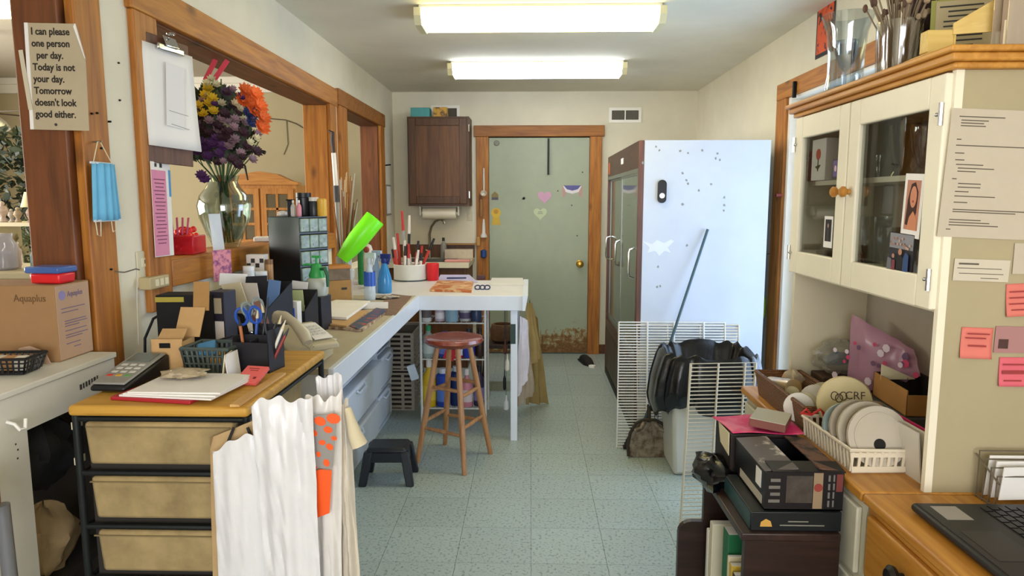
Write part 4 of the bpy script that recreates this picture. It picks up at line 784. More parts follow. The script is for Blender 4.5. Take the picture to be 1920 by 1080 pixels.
# ================================================================ LEFT WALL: POST, SILL AND THE SHOP BEYOND
# sign on the shaded face of the end post
sg = T('paper_sign', 'yellowed printed joke sign with black lettering on the end post', 'sign', Py(108, 145, 1.932), rot=face('c', -1.5))
m_sign = mat('sign_paper', '#b3a488', .8, var=.08, scale=6)
W_, H_ = .163, .285
B().prism([(-W_ / 2, -H_ / 2), (W_ / 2, -H_ / 2), (W_ / 2, H_ * .18), (W_ * .36, H_ / 2), (-W_ / 2, H_ / 2)], 0, .002).o('sheet', m_sign, sg, smooth=False)
B().prism([(W_ / 2, H_ * .18), (W_ * .36, H_ / 2), (W_ * .335, H_ * .47)], .002, .006).o('fold', m_paper, sg, smooth=False); B().box(-W_ / 2 + .004, 0, .003, .01, H_, .002).o('tape', m_paper, sg, smooth=False)
for i, l in enumerate(['I can please', 'one person', 'per day.', 'Today is not', 'your day.', 'Tomorrow', "doesn't look", 'good either.']):
    txt(l, .0265, mat('sign_ink', '#2a221c', .8), sg, (-.066 + (.012 if i == 2 else 0), .112 - .0315 * i, .0026), bold=.0006, sx=.87)
B().ball((-.01, -.128, .003), (.004, .004, .003)).o('pin', m_ink, sg)
card('tape_piece', 'small torn tape scrap at the left of the sign', 'tape', Py(48, 150, 1.925), face('c', 5), .012, .16, mat('tape', '#c9bfa8', .5))
# face mask hanging on the post
q = Px(190, 360, XL + .02); mk_ = T('face_mask', 'light blue pleated face mask hanging on the post', 'mask', q + Vector((.004, 0, 0)), rot=face('l'))
mw, mh = .105, .165
def maskf(u, v):
    x = (u - .5) * mw * (1 + .25 * (1 - v)); return (x + .01, (v - .5) * mh, .012 * math.sin(math.pi * u) + .004 * math.sin(u * 26))
B().grid(maskf, 40, 6).o('panel', mat('mask_blue', '#6fb6dc', .8, var=.06), mk_, solid=.002); B().box(.01, -mh / 2, .004, mw * 1.22, .006, .006).o('edge', mat('mask_white', '#cfd6da', .8), mk_, smooth=False); B().box(.0, mh / 2, .004, mw, .006, .006).o('edge', mat('mask_white'), mk_, smooth=False)
B().tube([(-.04, mh / 2, .004), (-.012, mh / 2 + .06, .003), (.0, mh / 2 + .062, .003), (.05, mh / 2, .004)], .0015, 5).o('ear_loop', m_cream, mk_); B().tube([(-.05, -mh / 2, .004), (-.045, -mh / 2 - .04, .004), (-.03, -mh / 2 - .045, .004), (-.025, -mh / 2, .004)], .0015, 5).tube([(.05, -mh / 2, .004), (.045, -mh / 2 - .03, .004), (.03, -mh / 2 - .035, .004), (.025, -mh / 2, .004)], .0015, 5).o('ear_loop', m_cream, mk_)
B().cyl((0, mh / 2 + .06, -.03), (0, mh / 2 + .062, .008), .0025, n=6).o('nail', m_steel, mk_)
# nails and specks
for i, (px, py) in enumerate([(182, 212), (190, 278), (222, 118), (224, 188), (172, 213), (206, 228), (208, 505)]):
    q = Px(px, py, XL + (.008 if px < 215 else .001)); B().cyl((-.01, 0, 0), (.004, 0, 0), .003, n=8).o('nail', mat('black_metal'), None, q, label=['nail high on the pale post face', 'nail holding the face mask', 'topmost nail in the white wall strip', 'nail in the white wall strip below the topmost', 'small nail left of the high post nail', 'nail at the post edge above the mask', 'nail beside the wire hook'][i], cat='nail', group='nails in the left wall')
q = Px(222, 507, XL); hk = T('wire_hook', 'bent wire hook with hanging string on the white wall strip', 'hook', q); B().tube([(0, -.03, 0), (.03, -.02, -.004), (.05, .01, .004), (.056, .018, .0)], .0022, 6).o('hook', m_steel, hk); B().tube([(.052, .012, 0), (.04, .02, -.1), (.03, .03, -.24)], .0008, 4).o('string', m_paper, hk)
# outlet with adapter
q = Px(268, 510, XL); ou = T('power_outlet', 'beige wall outlet with plug in adapter below the sill', 'outlet', q + Vector((0, 0, .01)), rot=face('l'))
B().box(0, 0, .003, .075, .118, .006).o('plate', mat('outlet_beige', '#cfc8ac', .5), ou, bevel=.003); B().box(.0, .022, .007, .03, .028, .003).o('socket', m_cream, ou); B().box(0, .024, .009, .003, .012, .001).o('slot', m_ink, ou); B().box(.01, .024, .009, .003, .012, .001).o('slot', m_ink, ou)
B().box(.02, -.045, .025, .12, .04, .04).o('adapter', mat('adapter_tan', '#b5a47c', .5), ou, bevel=.004)
for i in range(3): B().box(.0 + i * .03, -.045, .046, .018, .022, .002).o('socket', m_cream, ou)
cab = T('power_cable', 'black power cables looping from the wall behind the kraft box', 'cable', Px(272, 680, XL + .02))
B().tube([(0.0, 0, 0), (.005, .0, .08), (.02, .03, .14), (.04, .10, .16), (.06, .16, .16)], .0045, 7).o('lead', m_blk, cab)
rn = random.Random(6)
B().tube([(rn.uniform(0, .05), rn.uniform(-.03, .04), rn.uniform(-.02, .03)) for i in range(22)], .003, 5).o('tangle', m_blk, cab)
# clipboard
q = Px(305, 190, XL + .03); cl = T('clipboard', 'brown clipboard with white papers hanging at the opening', 'clipboard', q + Vector((.012, .01, 0)), rot=face('l', -2, -1, -14))
cw, ch = .215, .42
B().box(0, 0, 0, cw, ch, .005).o('board', wood('clip_board', '#4a2f20', '#6b4630', 'y', knots=False), cl, bevel=.004)
B().grid(lambda u, v: ((u - .5) * (cw + .015) + .004 + (.012 * (1 - v)), -.155 + .33 * v, .006 + .012 * (1 - v) ** 2 * u), 8, 8).o('sheet', m_paper, cl, solid=.004)
B().box(.02, .02, .016, .085, .21, .002, rz=-3).o('slip', mat('slip_white', '#dfdcda', .7), cl, smooth=False)
B().box(.03, -.035, .0175, .09, .0015, .0006, rz=-4).box(.035, -.08, .0178, .085, .0015, .0006, rz=-6).o('print', m_inkp, cl, smooth=False)['kind'] = 'stuff'
B().box(.005, .172, .014, .12, .022, .018).o('clip', m_chrome, cl, bevel=.005); B().box(.005, .195, .02, .06, .04, .006, rx=-25).o('clip_lever', m_chrome, cl, bevel=.004); B().tube([(.005 + .012 * math.cos(g), .222, .022 + .012 * math.sin(g)) for g in [i * math.pi / 5 for i in range(10)]], .003, 6, True).o('ring', m_chrome, cl)
# pink list
q = Px(301, 393, XL + .026); pl_ = T('pink_list', 'long narrow pink printed list on the pine casing', 'list', q, rot=face('l', -1))
B().box(.012, .0, 0, .12, .315, .002).o('backing', m_paper, pl_, smooth=False); B().box(-.004, -.012, .002, .088, .285, .0015).o('sheet', mat('pink_sheet', '#d98aa8', .7, var=.04), pl_, smooth=False)
pr = marks(pl_, mat('ink_pink', '#8a4a66', .8), [(-.004, .10 - .0125 * i, .07 - .01 * (i % 3), .0035) for i in range(18)], z=.0032); pr['kind'] = 'stuff'
B().box(-.02, .147, .002, .012, .012, .001).box(.012, .147, .002, .014, .014, .001).o('print', m_ink, pl_, smooth=False)['kind'] = 'stuff'; B().box(.066, .09, .002, .012, .09, .001).o('tab', mat('light_blue'), pl_, smooth=False)
# red box on the sill
SILL = 1.246
q = Px(350, 465, XL - .06); rbx = T('red_box', 'red plastic box of berries on the sill beside the pink list', 'box', (XL - .065, q.y, SILL), 8)
B().bb(-.055, .055, -.075, .075, 0, .07).o('box', film('red_clear', '#d8283a', .55, .2), rbx, bevel=.004)
rn = random.Random(2)
for i in range(60): k_ = (1, 1, .85, .6)[i % 4]; B().ball((0, 0, 0), rn.uniform(.011, .015), 8).o('berry', mat('berry', '#e2342a', .35, rnd=.2), rbx, (rn.uniform(-.04, .04) * k_, rn.uniform(-.058, .058) * k_, .016 + .022 * (i % 4) + rn.uniform(0, .01)))
for i in range(5): B().cyl((0, 0, 0), (0, 0, .13), .004, n=6).o('pick', mat('pick_pink', '#c2527a', .5), rbx, (-.03 + .01 * i, -.055 + .006 * i, .01), (0, R(-8 + 4 * i), 0))
# glass vase with bouquet
vy = 3.02; vx = XL - .068; vz = T('glass_vase', 'round clear glass vase on the pass-through sill', 'vase', (vx, vy, SILL))
B().lathe([(.05, 0), (.056, .006), (.075, .05), (.105, .13), (.112, .18), (.10, .225), (.072, .26), (.06, .285), (.068, .31), (.066, .311), (.057, .285), (.068, .26), (.095, .224), (.107, .18), (.10, .13), (.07, .052), (.045, .014), (.002, .013)], n=32, cap=False).o('vase', glass('vase_film', '#e4eae6', .10), vz)
bq = T('bouquet', 'dense mixed flower bouquet in the glass vase', 'flowers', (vx, vy, SILL + .02), group=None)
rn = random.Random(12); m_stem = mat('stem_green', '#3f5a2a', .7, rnd=.2)
tops = []
for i in range(46):
    u = rn.uniform(0, 6.283); r_ = .19 * math.sqrt(rn.random()); zz = .70 - 2.2 * r_ ** 2 * 3 + rn.uniform(-.08, .03); x = r_ * math.cos(u) * 1.0 - .015; y = r_ * math.sin(u) * .8
    zz = max(.34, zz); tops.append((x, y, zz))
for x, y, z in tops[:26]: B().tube([(rn.uniform(-.03, .03), rn.uniform(-.03, .03), .0), (x * .12, y * .12, .26), (x * .7, y * .7, z * .8), (x, y, z)], .0028, 5).o('stem', m_stem, bq)
def bloom_mesh(n, r_, cup, layers):
    b = B()
    for l in range(layers):
        for i in range(n):
            a = 2 * math.pi * (i + .5 * l) / n; k = 1 - .25 * l
            ca, sa = math.cos(a), math.sin(a); w2 = r_ * .34 * k
            pts = [(0, 0, .001 * l), (r_ * .55 * k, -w2, cup * .5 + .004 * l), (r_ * k, 0, cup + .008 * l), (r_ * .55 * k, w2, cup * .5 + .004 * l)]
            b.add([(p[0] * ca - p[1] * sa, p[0] * sa + p[1] * ca, p[2]) for p in pts], [(0, 1, 2, 3)])
    b.ball((0, 0, .004), (r_ * .22, r_ * .22, r_ * .16), 7); return b.mesh('bloom')
bl = {}
for k, n, r_, cup, ly, c in (('orange', 9, .034, .012, 2, '#e2682a'), ('yellow', 7, .026, .014, 2, '#d6b62c'), ('purple', 8, .027, .012, 2, '#57306a'), ('mauve', 7, .024, .012, 2, '#937782'), ('blue', 9, .026, .014, 2, '#3a4a86'), ('cream', 6, .022, .012, 2, '#c9c2a0'), ('plum', 8, .026, .01, 2, '#3e2230')):
    bl[k] = bloom_mesh(n, r_, cup, ly); bl[k].materials.append(mat('bloom_' + k, c, .7, rnd=.2))
def put(k, x, y, z, s=1):
    d = Vector((x * 1.6 + .12, y - .14, .25)).normalized(); o = link('bloom', bl[k], bq, (x, y, z), d.to_track_quat('Z', 'X').to_euler()); o.scale = (s, s, s)
def B2(px, py, dy=0): q = Py(px, py, vy + dy); return q.x - vx, dy, q.z - SILL - .02
for px, py in ((460, 172), (478, 178), (470, 195), (486, 200), (492, 222), (476, 208), (490, 240), (455, 190)): put('orange', *B2(px, py, -.15), 1.15)
for px, py in ((385, 180), (392, 196), (372, 200), (400, 210), (380, 215), (362, 218), (390, 168), (398, 186)): put('yellow', *B2(px, py, -.15), 1)
for px, py in ((385, 280), (398, 272), (372, 286), (410, 290), (390, 295), (405, 262), (378, 268), (418, 276), (378, 330), (384, 338)): put('purple', *B2(px, py, -.15), 1)
for px, py in ((400, 210), (415, 225), (392, 228), (438, 240), (440, 262), (428, 275), (450, 288), (472, 300), (408, 245), (360, 250), (440, 225), (368, 232)): put('mauve', *B2(px, py, -.15), 1)
for px, py in ((470, 222), (476, 214), (464, 214), (470, 232)): put('blue', *B2(px, py, -.15), 1.1)
for px, py in ((396, 150), (405, 160), (388, 158), (456, 225), (480, 260), (450, 205), (440, 195), (468, 268), (415, 195)): put('cream', *B2(px, py, -.15), .95)
for px, py in ((365, 240), (378, 245), (392, 252), (410, 238), (425, 250), (455, 250), (462, 275), (360, 265), (420, 215), (435, 300), (445, 310), (480, 285), (430, 262), (370, 222)): put('plum', *B2(px, py, -.15), 1.1)
rn2 = random.Random(77)
for i in range(34):
    a = rn2.uniform(0, 6.283); r_ = math.sqrt(rn2.random()); put(rn2.choice(['mauve', 'plum', 'cream', 'purple', 'plum', 'mauve']), *B2(425 + 68 * r_ * math.cos(a), 238 + 72 * r_ * math.sin(a), -.13 - .03 * rn2.random()), rn2.uniform(.6, .95))
lf = B()
for i in range(1000):
    u = rn.uniform(0, 6.283); ph_ = rn.uniform(-.5, 1.35); r_ = rn.uniform(.06, .155)
    c = Vector((r_ * math.cos(u) * math.cos(ph_) - .015, r_ * math.sin(u) * math.cos(ph_) * .8, .46 + .20 * math.sin(ph_))); d = (c - Vector((0, 0, .26))).normalized() + Vector((rn.uniform(-.6, .6), rn.uniform(-.6, .6), rn.uniform(-.5, .3))); d.normalize(); s_2 = d.orthogonal().normalized(); l = rn.uniform(.035, .08); w2 = l * .22
    lf.add([c - d * l * .5, c + s_2 * w2, c + d * l * .5, c - s_2 * w2], [(0, 1, 2, 3)])
o = lf.o('foliage', mat('bouquet_leaf', '#222c1c', .7, col2='#4a5234', scale=30), bq, smooth=False); o['kind'] = 'stuff'
B().tube([(.1, -.05, .36), (.17, -.05, .40), (.21, -.05, .385)], [.004, .006, .009], 6).o('twig', mat('twig_dark', '#20221a', .8), bq); B().tube([(.08, -.05, .36), (.12, -.05, .33), (.13, -.05, .27)], [.004, .005, .003], 6).o('twig', mat('twig_dark'), bq)
B().bb(-.03, .03, -.002, .002, 0, .15).o('clear_card', film('card_clear', '#e8eef6', .4, .2), None, Vector((XL - .02, 2.84, SILL)), (R(-6), 0, R(70)), smooth=False, label='clear plastic tag standing left of the glass vase', cat='tag')
B().box(0, 0, .012, .10, .08, .024).o('napkin', m_paper, None, (XL - .06, 3.45, SILL), (0, 0, R(12)), bevel=.006, label='folded white napkin on the sill right of the vase', cat='napkin')
sh_ = T('shoe_clip', 'black and white hair clip lying on the sill end', 'clip', (XL - .02, 3.62, SILL), 30)
B().box(0, 0, .012, .1, .04, .02, tp=.7).o('body', m_blk, sh_, bevel=.004); B().box(.0, 0, .027, .09, .016, .008).o('stripe', m_paper, sh_, bevel=.002)
# red ribbon hanging from the lintel
q = Py(425, 130, 3.0); rb2 = T('red_ribbon', 'pinkish red ribbon loop hanging from the lintel', 'ribbon', (XL - .08, 2.98, 2.04))
for a, x in ((30, 0), (38, .045)): B().box(x, 0, -.045, .02, .004, .10, ry=a).o('loop', mat('ribbon_red', '#d8465a', .5), rb2)
# ---------------------------------------------------------------- the shop
ht = T('hutch', 'honey pine hutch with arched top and paned doors in the shop', 'hutch', (-2.97, 7.62, 0)); hp = wood('hutch_pine', '#a8692a', '#c98d45', 'z', knots=False); hpx = wood('hutch_pine_x', '#a8692a', '#c98d45', 'x', knots=False)
B().bb(-.40, .40, 0, .4, 0, 1.62).o('carcass', hp, ht, smooth=False)
B().prism([(-.43, 1.62), (.43, 1.62), (.43, 1.645), (.36, 1.66), (.2, 1.735), (0, 1.765), (-.2, 1.735), (-.36, 1.66), (-.43, 1.645)], -.03, .1, 'xz').o('pediment', hpx, ht, smooth=False)
for s in (-1, 1):
    d = T('door', None, None); d.parent = ht; d.location = (s * .19, -.022, 0); del d
    dd = B().bb(-.18, -.12, 0, .02, .95, 1.58).bb(.12, .18, 0, .02, .95, 1.58).bb(-.12, .12, 0, .02, 1.52, 1.58).bb(-.12, .12, 0, .02, .95, 1.02).bb(-.012, .012, 0, .02, 1.02, 1.52).bb(-.12, .12, 0, .02, 1.18, 1.205).bb(-.12, .12, 0, .02, 1.345, 1.37).o('door', hp, ht, (s * .19, -.022, 0), smooth=False)
    for i in range(3):
        for j in (-1, 1): B().box(j * .066, .012, 1.10 + .17 * i, .108, .004, .145).o('pane', mat('hutch_pane', '#6b6252', .15), dd, smooth=False)
for o in [k for k in bpy.data.objects if k.type == 'EMPTY' and k.parent == ht]: bpy.data.objects.remove(o)
w_ = T('wall_wire', 'thin dark wire running across the beige shop wall', 'wire', (-2.9, YS - .01, 2.3)); pts = [Py(x, y, YS - .008) - w_.location for x, y in ((300, 145), (345, 160), (500, 222), (535, 225), (555, 232), (574, 243))]
B().tube(pts, .006, 5).tube([Py(x, y, YS - .008) - w_.location for x, y in ((537, 225), (540, 270), (532, 290))], .004, 5).o('wire', mat('wire_dark', '#5a5040', .7), w_)
# cardboard box, basket, tubs on the white cabinet
bx = T('cardboard_box', 'brown cardboard box with printed side on the white cabinet', 'box', (-1.268, 1.80, 1.0165)); w_, d_, h_ = .36, .145, .208
m_cdk = mat('cardboard_shade', '#9c7750', .85, var=.06, scale=20); m_cpale = mat('cardboard_print', '#b99a82', .85, var=.05, scale=12)
B().bb(-w_, 0, 0, d_, 0, h_).o('body', m_cdk, bx, bevel=.002); B().bb(-.0005, .001, .003, d_ - .003, .003, h_ - .003).o('printed_side', m_cpale, bx, smooth=False)
m_bt = mat('box_ink', '#7a6a86', .8)
txt('Aquaplus', .022, m_bt, bx, (.0015, .048, .172), face('l'), sx=.8); txt('Aquaplus', .028, mat('box_ink_brown', '#6b4e30', .8), bx, (-.112, -.001, .165), face('c'), sx=.85)
B().lathe([(.013, 0), (.013, .0008)], n=16, ax='x').o('emblem', mat('box_lilac', '#8f86b8', .8), bx, (.0013, .027, .178))
for y_, z_, l in ((.02, .140, .10), (.02, .130, .07), (.03, .105, .09), (.03, .098, .095), (.03, .091, .06), (.03, .078, .09), (.03, .066, .095), (.03, .059, .07), (.03, .042, .06), (.06, .030, .03)): B().bb(.001, .0016, y_, y_ + l, z_, z_ + .0025).o('print_line', m_bt, bx, smooth=False)
B().prism([(0, 0), (.095, 0), (.088, .035), (.05, .052), (.02, .045)], 0, .003, 'xz').o('flap', m_cpale, bx, (-.1, -.03, .002), (R(14), 0, 0), smooth=False)
BT = 1.0165 + .209
tb = T('food_tub', 'red tub with blue clear lid on the cardboard box', 'tub', (-1.31, 1.86, BT), -4)
B().box(0, 0, .014, .085, .06, .028, tp=1.06).o('tub', m_red, tb, bevel=.006); B().box(-.004, 0, .0375, .10, .075, .018).o('lid', film('blue_film', '#5a7fc8', .5, .15), tb, bevel=.005)
q = Pz(14, 700, 1.017); basket('wire_basket', 'black wire basket with small cartons on the white cabinet', (-1.315, 1.69, 1.017), 6, .06, .045, .042, m_blk, 8, bm=.8, bar=.0025, rim=.004)
for i in range(3): B().box(0, 0, .018, .026, .03, .034).o('small_carton', mat('sc%d' % i, ['#d8d2c4', '#b98a5c', '#e0dccf'][i], .6), None, (-1.345 + .03 * i, 1.685, 1.0235), (0, 0, R(8 * i)), bevel=.002, label=['pale carton leftmost in the black wire basket', 'brown carton in the middle of the black wire basket', 'cream carton rightmost in the black wire basket'][i], cat='carton', group='cartons in the wire basket')
# shop clutter behind: glass jars, shelf with lamp and ornaments, plants, fan
gs = T('display_shelf', 'cream display shelf in the shop carrying lamp and ornaments', 'shelf', (-3.45, 4.5, 0)); m_cs = mat('cream_shelf', '#c9bfa0', .6)
B().bb(-.9, .32, 0, .3, 1.28, 1.305).o('shelf', m_cs, gs, smooth=False); B().bb(-.9, .32, 0, .3, .85, .87).o('shelf', m_cs, gs, smooth=False); B().bb(-.17, -.13, 0, .3, 0, 1.28).o('upright', m_cs, gs, smooth=False); B().bb(.28, .32, 0, .3, 0, 1.28).o('upright', m_cs, gs, smooth=False)
q = Py(60, 400, 4.6); lp = T('table_lamp', 'small table lamp with cream pleated shade in the shop', 'lamp', (q.x, 4.6, 1.3055))
B().lathe([(.03, 0), (.034, .008), (.02, .015), (.032, .04), (.037, .065), (.026, .085), (.01, .095), (.008, .105)], n=16).o('base', mat('lamp_floral', '#b39a86', .5, col2='#7a5f58', scale=40), lp); B().lathe([(.062, .10), (.034, .20), (.032, .20), (.059, .10)], n=24, cap=False).o('shade', mat('shade_cream', '#d9cc9c', .8), lp); B().cyl((0, 0, .19), (0, 0, .225), .004, n=8).o('finial', mat('brass'), lp)
for i, (px, h, r_, c, lb) in enumerate([(34, .10, .03, '#b3a088', 'round floral plate ornament left of the shop lamp'), (22, .09, .025, '#b9b0a8', 'grey white figurine on the shop shelf'), (6, .14, .04, '#c7b4aa', 'larger pinkish figurine at the left end of the shop shelf')]):
    q = Py(px, 410, 4.58); t = T('ornament', lb, 'ornament', (q.x, 4.58, 1.3055), group='ornaments on the shop shelf')
    B().lathe([(r_ * .6, 0), (r_ * .7, .006), (r_ * .35, h * .25), (r_ * .9, h * .5), (r_ * .6, h * .75), (r_ * .2, h * .8)], n=14).o('body', mat('orn%d' % i, c, .5, var=.3, scale=40), t); B().ball((0, 0, h * .88), r_ * .4, 10).o('head', mat('orn%d' % i), t)
def bush(name, label, loc, r_, n, c1, c2, seed, leaf=.06, trunk=.5, kind=None):
    rn = random.Random(seed); t = T(name, label, 'plant', loc); b = B()
    for i in range(n):
        d = Vector((rn.gauss(0, 1), rn.gauss(0, 1), rn.gauss(0, 1))).normalized(); c = Vector((d.x * r_[0], d.y * r_[1], d.z * r_[2])) * rn.uniform(.55, 1) + Vector((0, 0, trunk + r_[2]))
        e = (d + Vector((rn.uniform(-1, 1), rn.uniform(-1, 1), rn.uniform(-1, .4)))).normalized(); s = e.orthogonal().normalized(); s.rotate(Matrix.Rotation(rn.uniform(0, 6), 3, e)); l = leaf * rn.uniform(.6, 1.2)
        b.add([c - e * l * .5, c + s * l * .22, c + e * l * .5, c - s * l * .22], [(0, 1, 2, 3)])
    o = b.o('foliage', mat('leaf_' + c1[1:], c1, .6, col2=c2, scale=6), t, smooth=False); o['kind'] = 'stuff'
    B().tube([(0, 0, .2), (.02, 0, trunk * .6), (0, .01, trunk + r_[2])], [.025, .02, .012], 8).o('trunk', mat('trunk_brown', '#4a3a2a', .9), t); B().lathe([(.11, 0), (.14, .2), (.15, .26), (.13, .26), (.12, .2), (.002, .18)], n=18).o('pot', mat('pot_brown', '#6e4a34', .7), t); return t
bush('artificial_tree', 'dark leafy tree standing in the shop beside the post', (-4.35, 6.0, 0), (.62, .5, .55), 1500, '#1c261c', '#33402e', 41, .10, 1.0)
bush('potted_shrub', 'leafy shrub under the shop shelf with pale flowers', (-3.55, 5.05, 0), (.40, .2, .28), 700, '#27331f', '#5d6a44', 42, .07, .78)
for i, (px, py, c) in enumerate([(30, 448, '#d8d4b4'), (22, 465, '#4a5f9a'), (40, 470, '#cfd0c8'), (12, 476, '#5d74aa')]):
    q = Py(px, py, 4.75); o = link('blossom', bl['cream'], None, q, (R(70), 0, R(i * 40)), label=['cream blossom on the shop shrub', 'dark blue blossom low on the shop shrub', 'white blossom near the tub lid', 'pale blue blossom lowest on the shop shrub'][i], cat='blossom', group='blossoms on the shop shrub'); o.scale = (1.8, 1.8, 1.8)
cj = T('side_counter', 'low cream shop counter carrying glass jars behind the cardboard box', 'counter', (-2.05, 2.7, 0)); B().bb(-.5, .3, 0, .4, 0, 1.14).o('body', m_cs, cj, bevel=.004); B().bb(-.52, .32, -.02, .42, 1.14, 1.165).o('top', m_cs, cj, bevel=.004)
for i, (px, y, r_, h, c, lb) in enumerate([(8, 2.8, .05, .15, '#c9c9d4', 'large glass jar at the left photo edge behind the tub'), (24, 2.85, .035, .11, '#d6c8c0', 'smaller glass jar of pinkish sweets behind the tub'), (70, 2.8, .025, .09, '#9ac2c8', 'small teal glass bottle behind the blue lid'), (79, 2.8, .022, .07, '#c9b58a', 'tan squat box candle behind the blue lid')]):
    q = Py(px, 490, y); t = T('glass_jar', lb, 'jar', (q.x, y, 1.1655), group='glass jars on the shop counter')
    B().lathe([(r_ * .8, 0), (r_, .01), (r_, h * .7), (r_ * .7, h * .85), (r_ * .72, h)], n=16).o('jar', film('jar_' + c[1:], c, .45, .08), t); B().lathe([(r_ * .75, 0.005), (r_ * .9, .02), (r_ * .85, h * .5), (.003, h * .52)], n=12).o('contents', mat('jc_' + c[1:], c, .6, var=.4, scale=60), t)
fn = T('ceiling_fan', 'dark ceiling fan with white lamp shade in the shop', 'fan', (-4.75, 6.0, ZS)); m_fan = mat('fan_dark', '#3a2a20', .5)
zf = 2.20 - ZS
B().cyl((0, 0, zf + .05), (0, 0, -.02), .014, n=10).o('rod', m_fan, fn); B().lathe([(.03, zf + .12), (.09, zf + .09), (.1, zf), (.06, zf - .05)], n=20).o('motor', m_fan, fn); B().lathe([(.07, -.02), (.04, -.06), (.02, -.06), (.02, 0)], n=16).o('canopy', m_fan, fn)
for i in range(5): B().box(.36, 0, 0, .5, .12, .008).o('blade', m_fan, fn, (0, 0, zf + .01), (R(9), 0, R(-8 + 72 * i)), bevel=.003)
for i in range(3):
    a = R(20 + 120 * i); B().lathe([(.02, 0), (.05, -.05), (.065, -.11), (.06, -.11), (.045, -.05)], n=14, cap=False).o('lamp_shade', mat('shade_white', '#e4dfcc', .4), fn, (.13 * math.cos(a), .13 * math.sin(a), zf - .04), (R(25) * -math.sin(a), R(-25) * math.cos(a), 0))
# edge of a round wooden stool at the lower left photo corner
q = Py(6, 955, 1.25); chx = T('round_stool', 'round edge of a brown wooden stool at the lower left corner', 'stool', (q.x - .138, 1.25, 0)); m_chw = wood('chair_wood', '#7a4a2c', '#9a6640', 'z', knots=False)
B().lathe([(.02, q.z - .03), (.09, q.z - .03), (.105, q.z - .015), (.105, q.z + .01), (.095, q.z + .02), (.01, q.z + .018)], n=28).o('seat', m_chw, chx)
for x, y in ((-.075, -.075), (.075, -.075), (.075, .075), (-.075, .075)): B().cyl((x * 1.1, y * 1.1, 0), (x, y, q.z - .025), .014, .014, 10).o('leg', mat('chair_leg', '#77787c', .4, .3), chx)
# ================================================================ BACK WALL
m_brn = wood('cabinet_brown', '#46270d', '#694019', 'z', knots=False, rough=.45); m_brn2 = wood('cabinet_brown_frame', '#3c210b', '#5a3515', 'z', knots=False, rough=.45)
x0, x1, y0, z0, z1 = -1.085, -.54, 6.2, 1.40, 2.18
uc = T('wall_cabinet', 'dark brown wooden wall cabinet left of the back door', 'cabinet', ((x0 + x1) / 2, y0, z0)); w2 = (x1 - x0) / 2; h = z1 - z0
B().bb(-w2, w2, .0, .298, 0, h).o('body', m_brn2, uc, smooth=False)
dd = B().bb(-w2 + .012, -w2 + .075, -.02, 0, .02, h - .015).bb(w2 - .085, w2 - .02, -.02, 0, .02, h - .015).bb(-w2 + .075, w2 - .085, -.02, 0, .02, .085).bb(-w2 + .075, w2 - .085, -.02, 0, h - .08, h - .015).o('door', m_brn2, uc, bevel=.004)
B().bb(-w2 + .07, w2 - .08, -.012, -.002, .08, h - .075).o('door_panel', m_brn, dd, smooth=False)
for z in (.1, h - .1): B().bb(w2 - .004, w2 + .004, -.016, -.0, z - .03, z + .03).o('hinge', m_chrome, uc, smooth=False)
def on_cab(px): return Py(px, 215, 6.3).x
B().bb(-.085, .085, -.06, .06, 0, .085).o('teal_box', mat('teal_box', '#4b9a9c', .5, var=.1, scale=20), None, (on_cab(789), 6.32, z1), bevel=.003, label='teal tissue box on top of the brown wall cabinet', cat='box')
o = B().bb(-.06, .06, -.05, .05, 0, .09).o('snack_box', mat('snack_yellow', '#c99a3c', .5, col2='#6a4a2a', scale=22, thr=(.5, .6)), None, (on_cab(826), 6.32, z1), bevel=.002, label='yellow and brown snack box on the wall cabinet', cat='box')
def vent(label, px0, px1, py0, py1):
    a, b_ = Py(px0, py0, YB), Py(px1, py1, YB); t = T('wall_vent', label, 'vent', ((a.x + b_.x) / 2, YB, (a.z + b_.z) / 2), group='air vents in the back wall'); w2, h2 = (b_.x - a.x) / 2, (a.z - b_.z) / 2; m = mat('vent_white', '#efece2', .5)
    B().bb(-w2, w2, -.012, -.002, h2 - .025, h2).bb(-w2, w2, -.012, -.002, -h2, -h2 + .025).bb(-w2, -w2 + .025, -.012, -.002, -h2 + .025, h2 - .025).bb(w2 - .025, w2, -.012, -.002, -h2 + .025, h2 - .025).bb(-.006, .006, -.012, -.002, -h2 + .025, h2 - .025).o('frame', m, t, smooth=False)
    B().bb(-w2 + .02, w2 - .02, -.003, -.001, -h2 + .02, h2 - .02).o('backing', mat('vent_dark', '#2e2a26', .8), t, smooth=False)
    for s in (-1, 1):
        for i in range(9): B().box(s * (.012 + (w2 - .042) * (i + .5) / 9), -.007, 0, .012, .003, 2 * h2 - .05, rz=-38).o('slat', mat('vent_slat', '#6a645a', .6), t, smooth=False)
vent('white wall vent right of the back door near the ceiling', 1142, 1202, 202, 230); vent('white wall vent half hidden behind the boxes on the wall cabinet', 808, 862, 198, 224)
pt = T('paper_towel_holder', 'white paper towel roll under the brown wall cabinet', 'paper towel', (-.82, 6.30, 1.335)); B().cyl((-.15, 0, 0), (.15, 0, 0), .055, n=22).o('roll', mat('towel_white', '#dcd5c2', .9), pt); B().bb(-.18, -.165, -.03, .03, -.02, .063).bb(.165, .18, -.03, .03, -.02, .063).bb(-.165, .165, -.012, .012, .055, .063).o('bracket', m_white, pt, bevel=.003); B().cyl((-.165, 0, 0), (.165, 0, 0), .012, n=8).o('rod', m_white, pt)
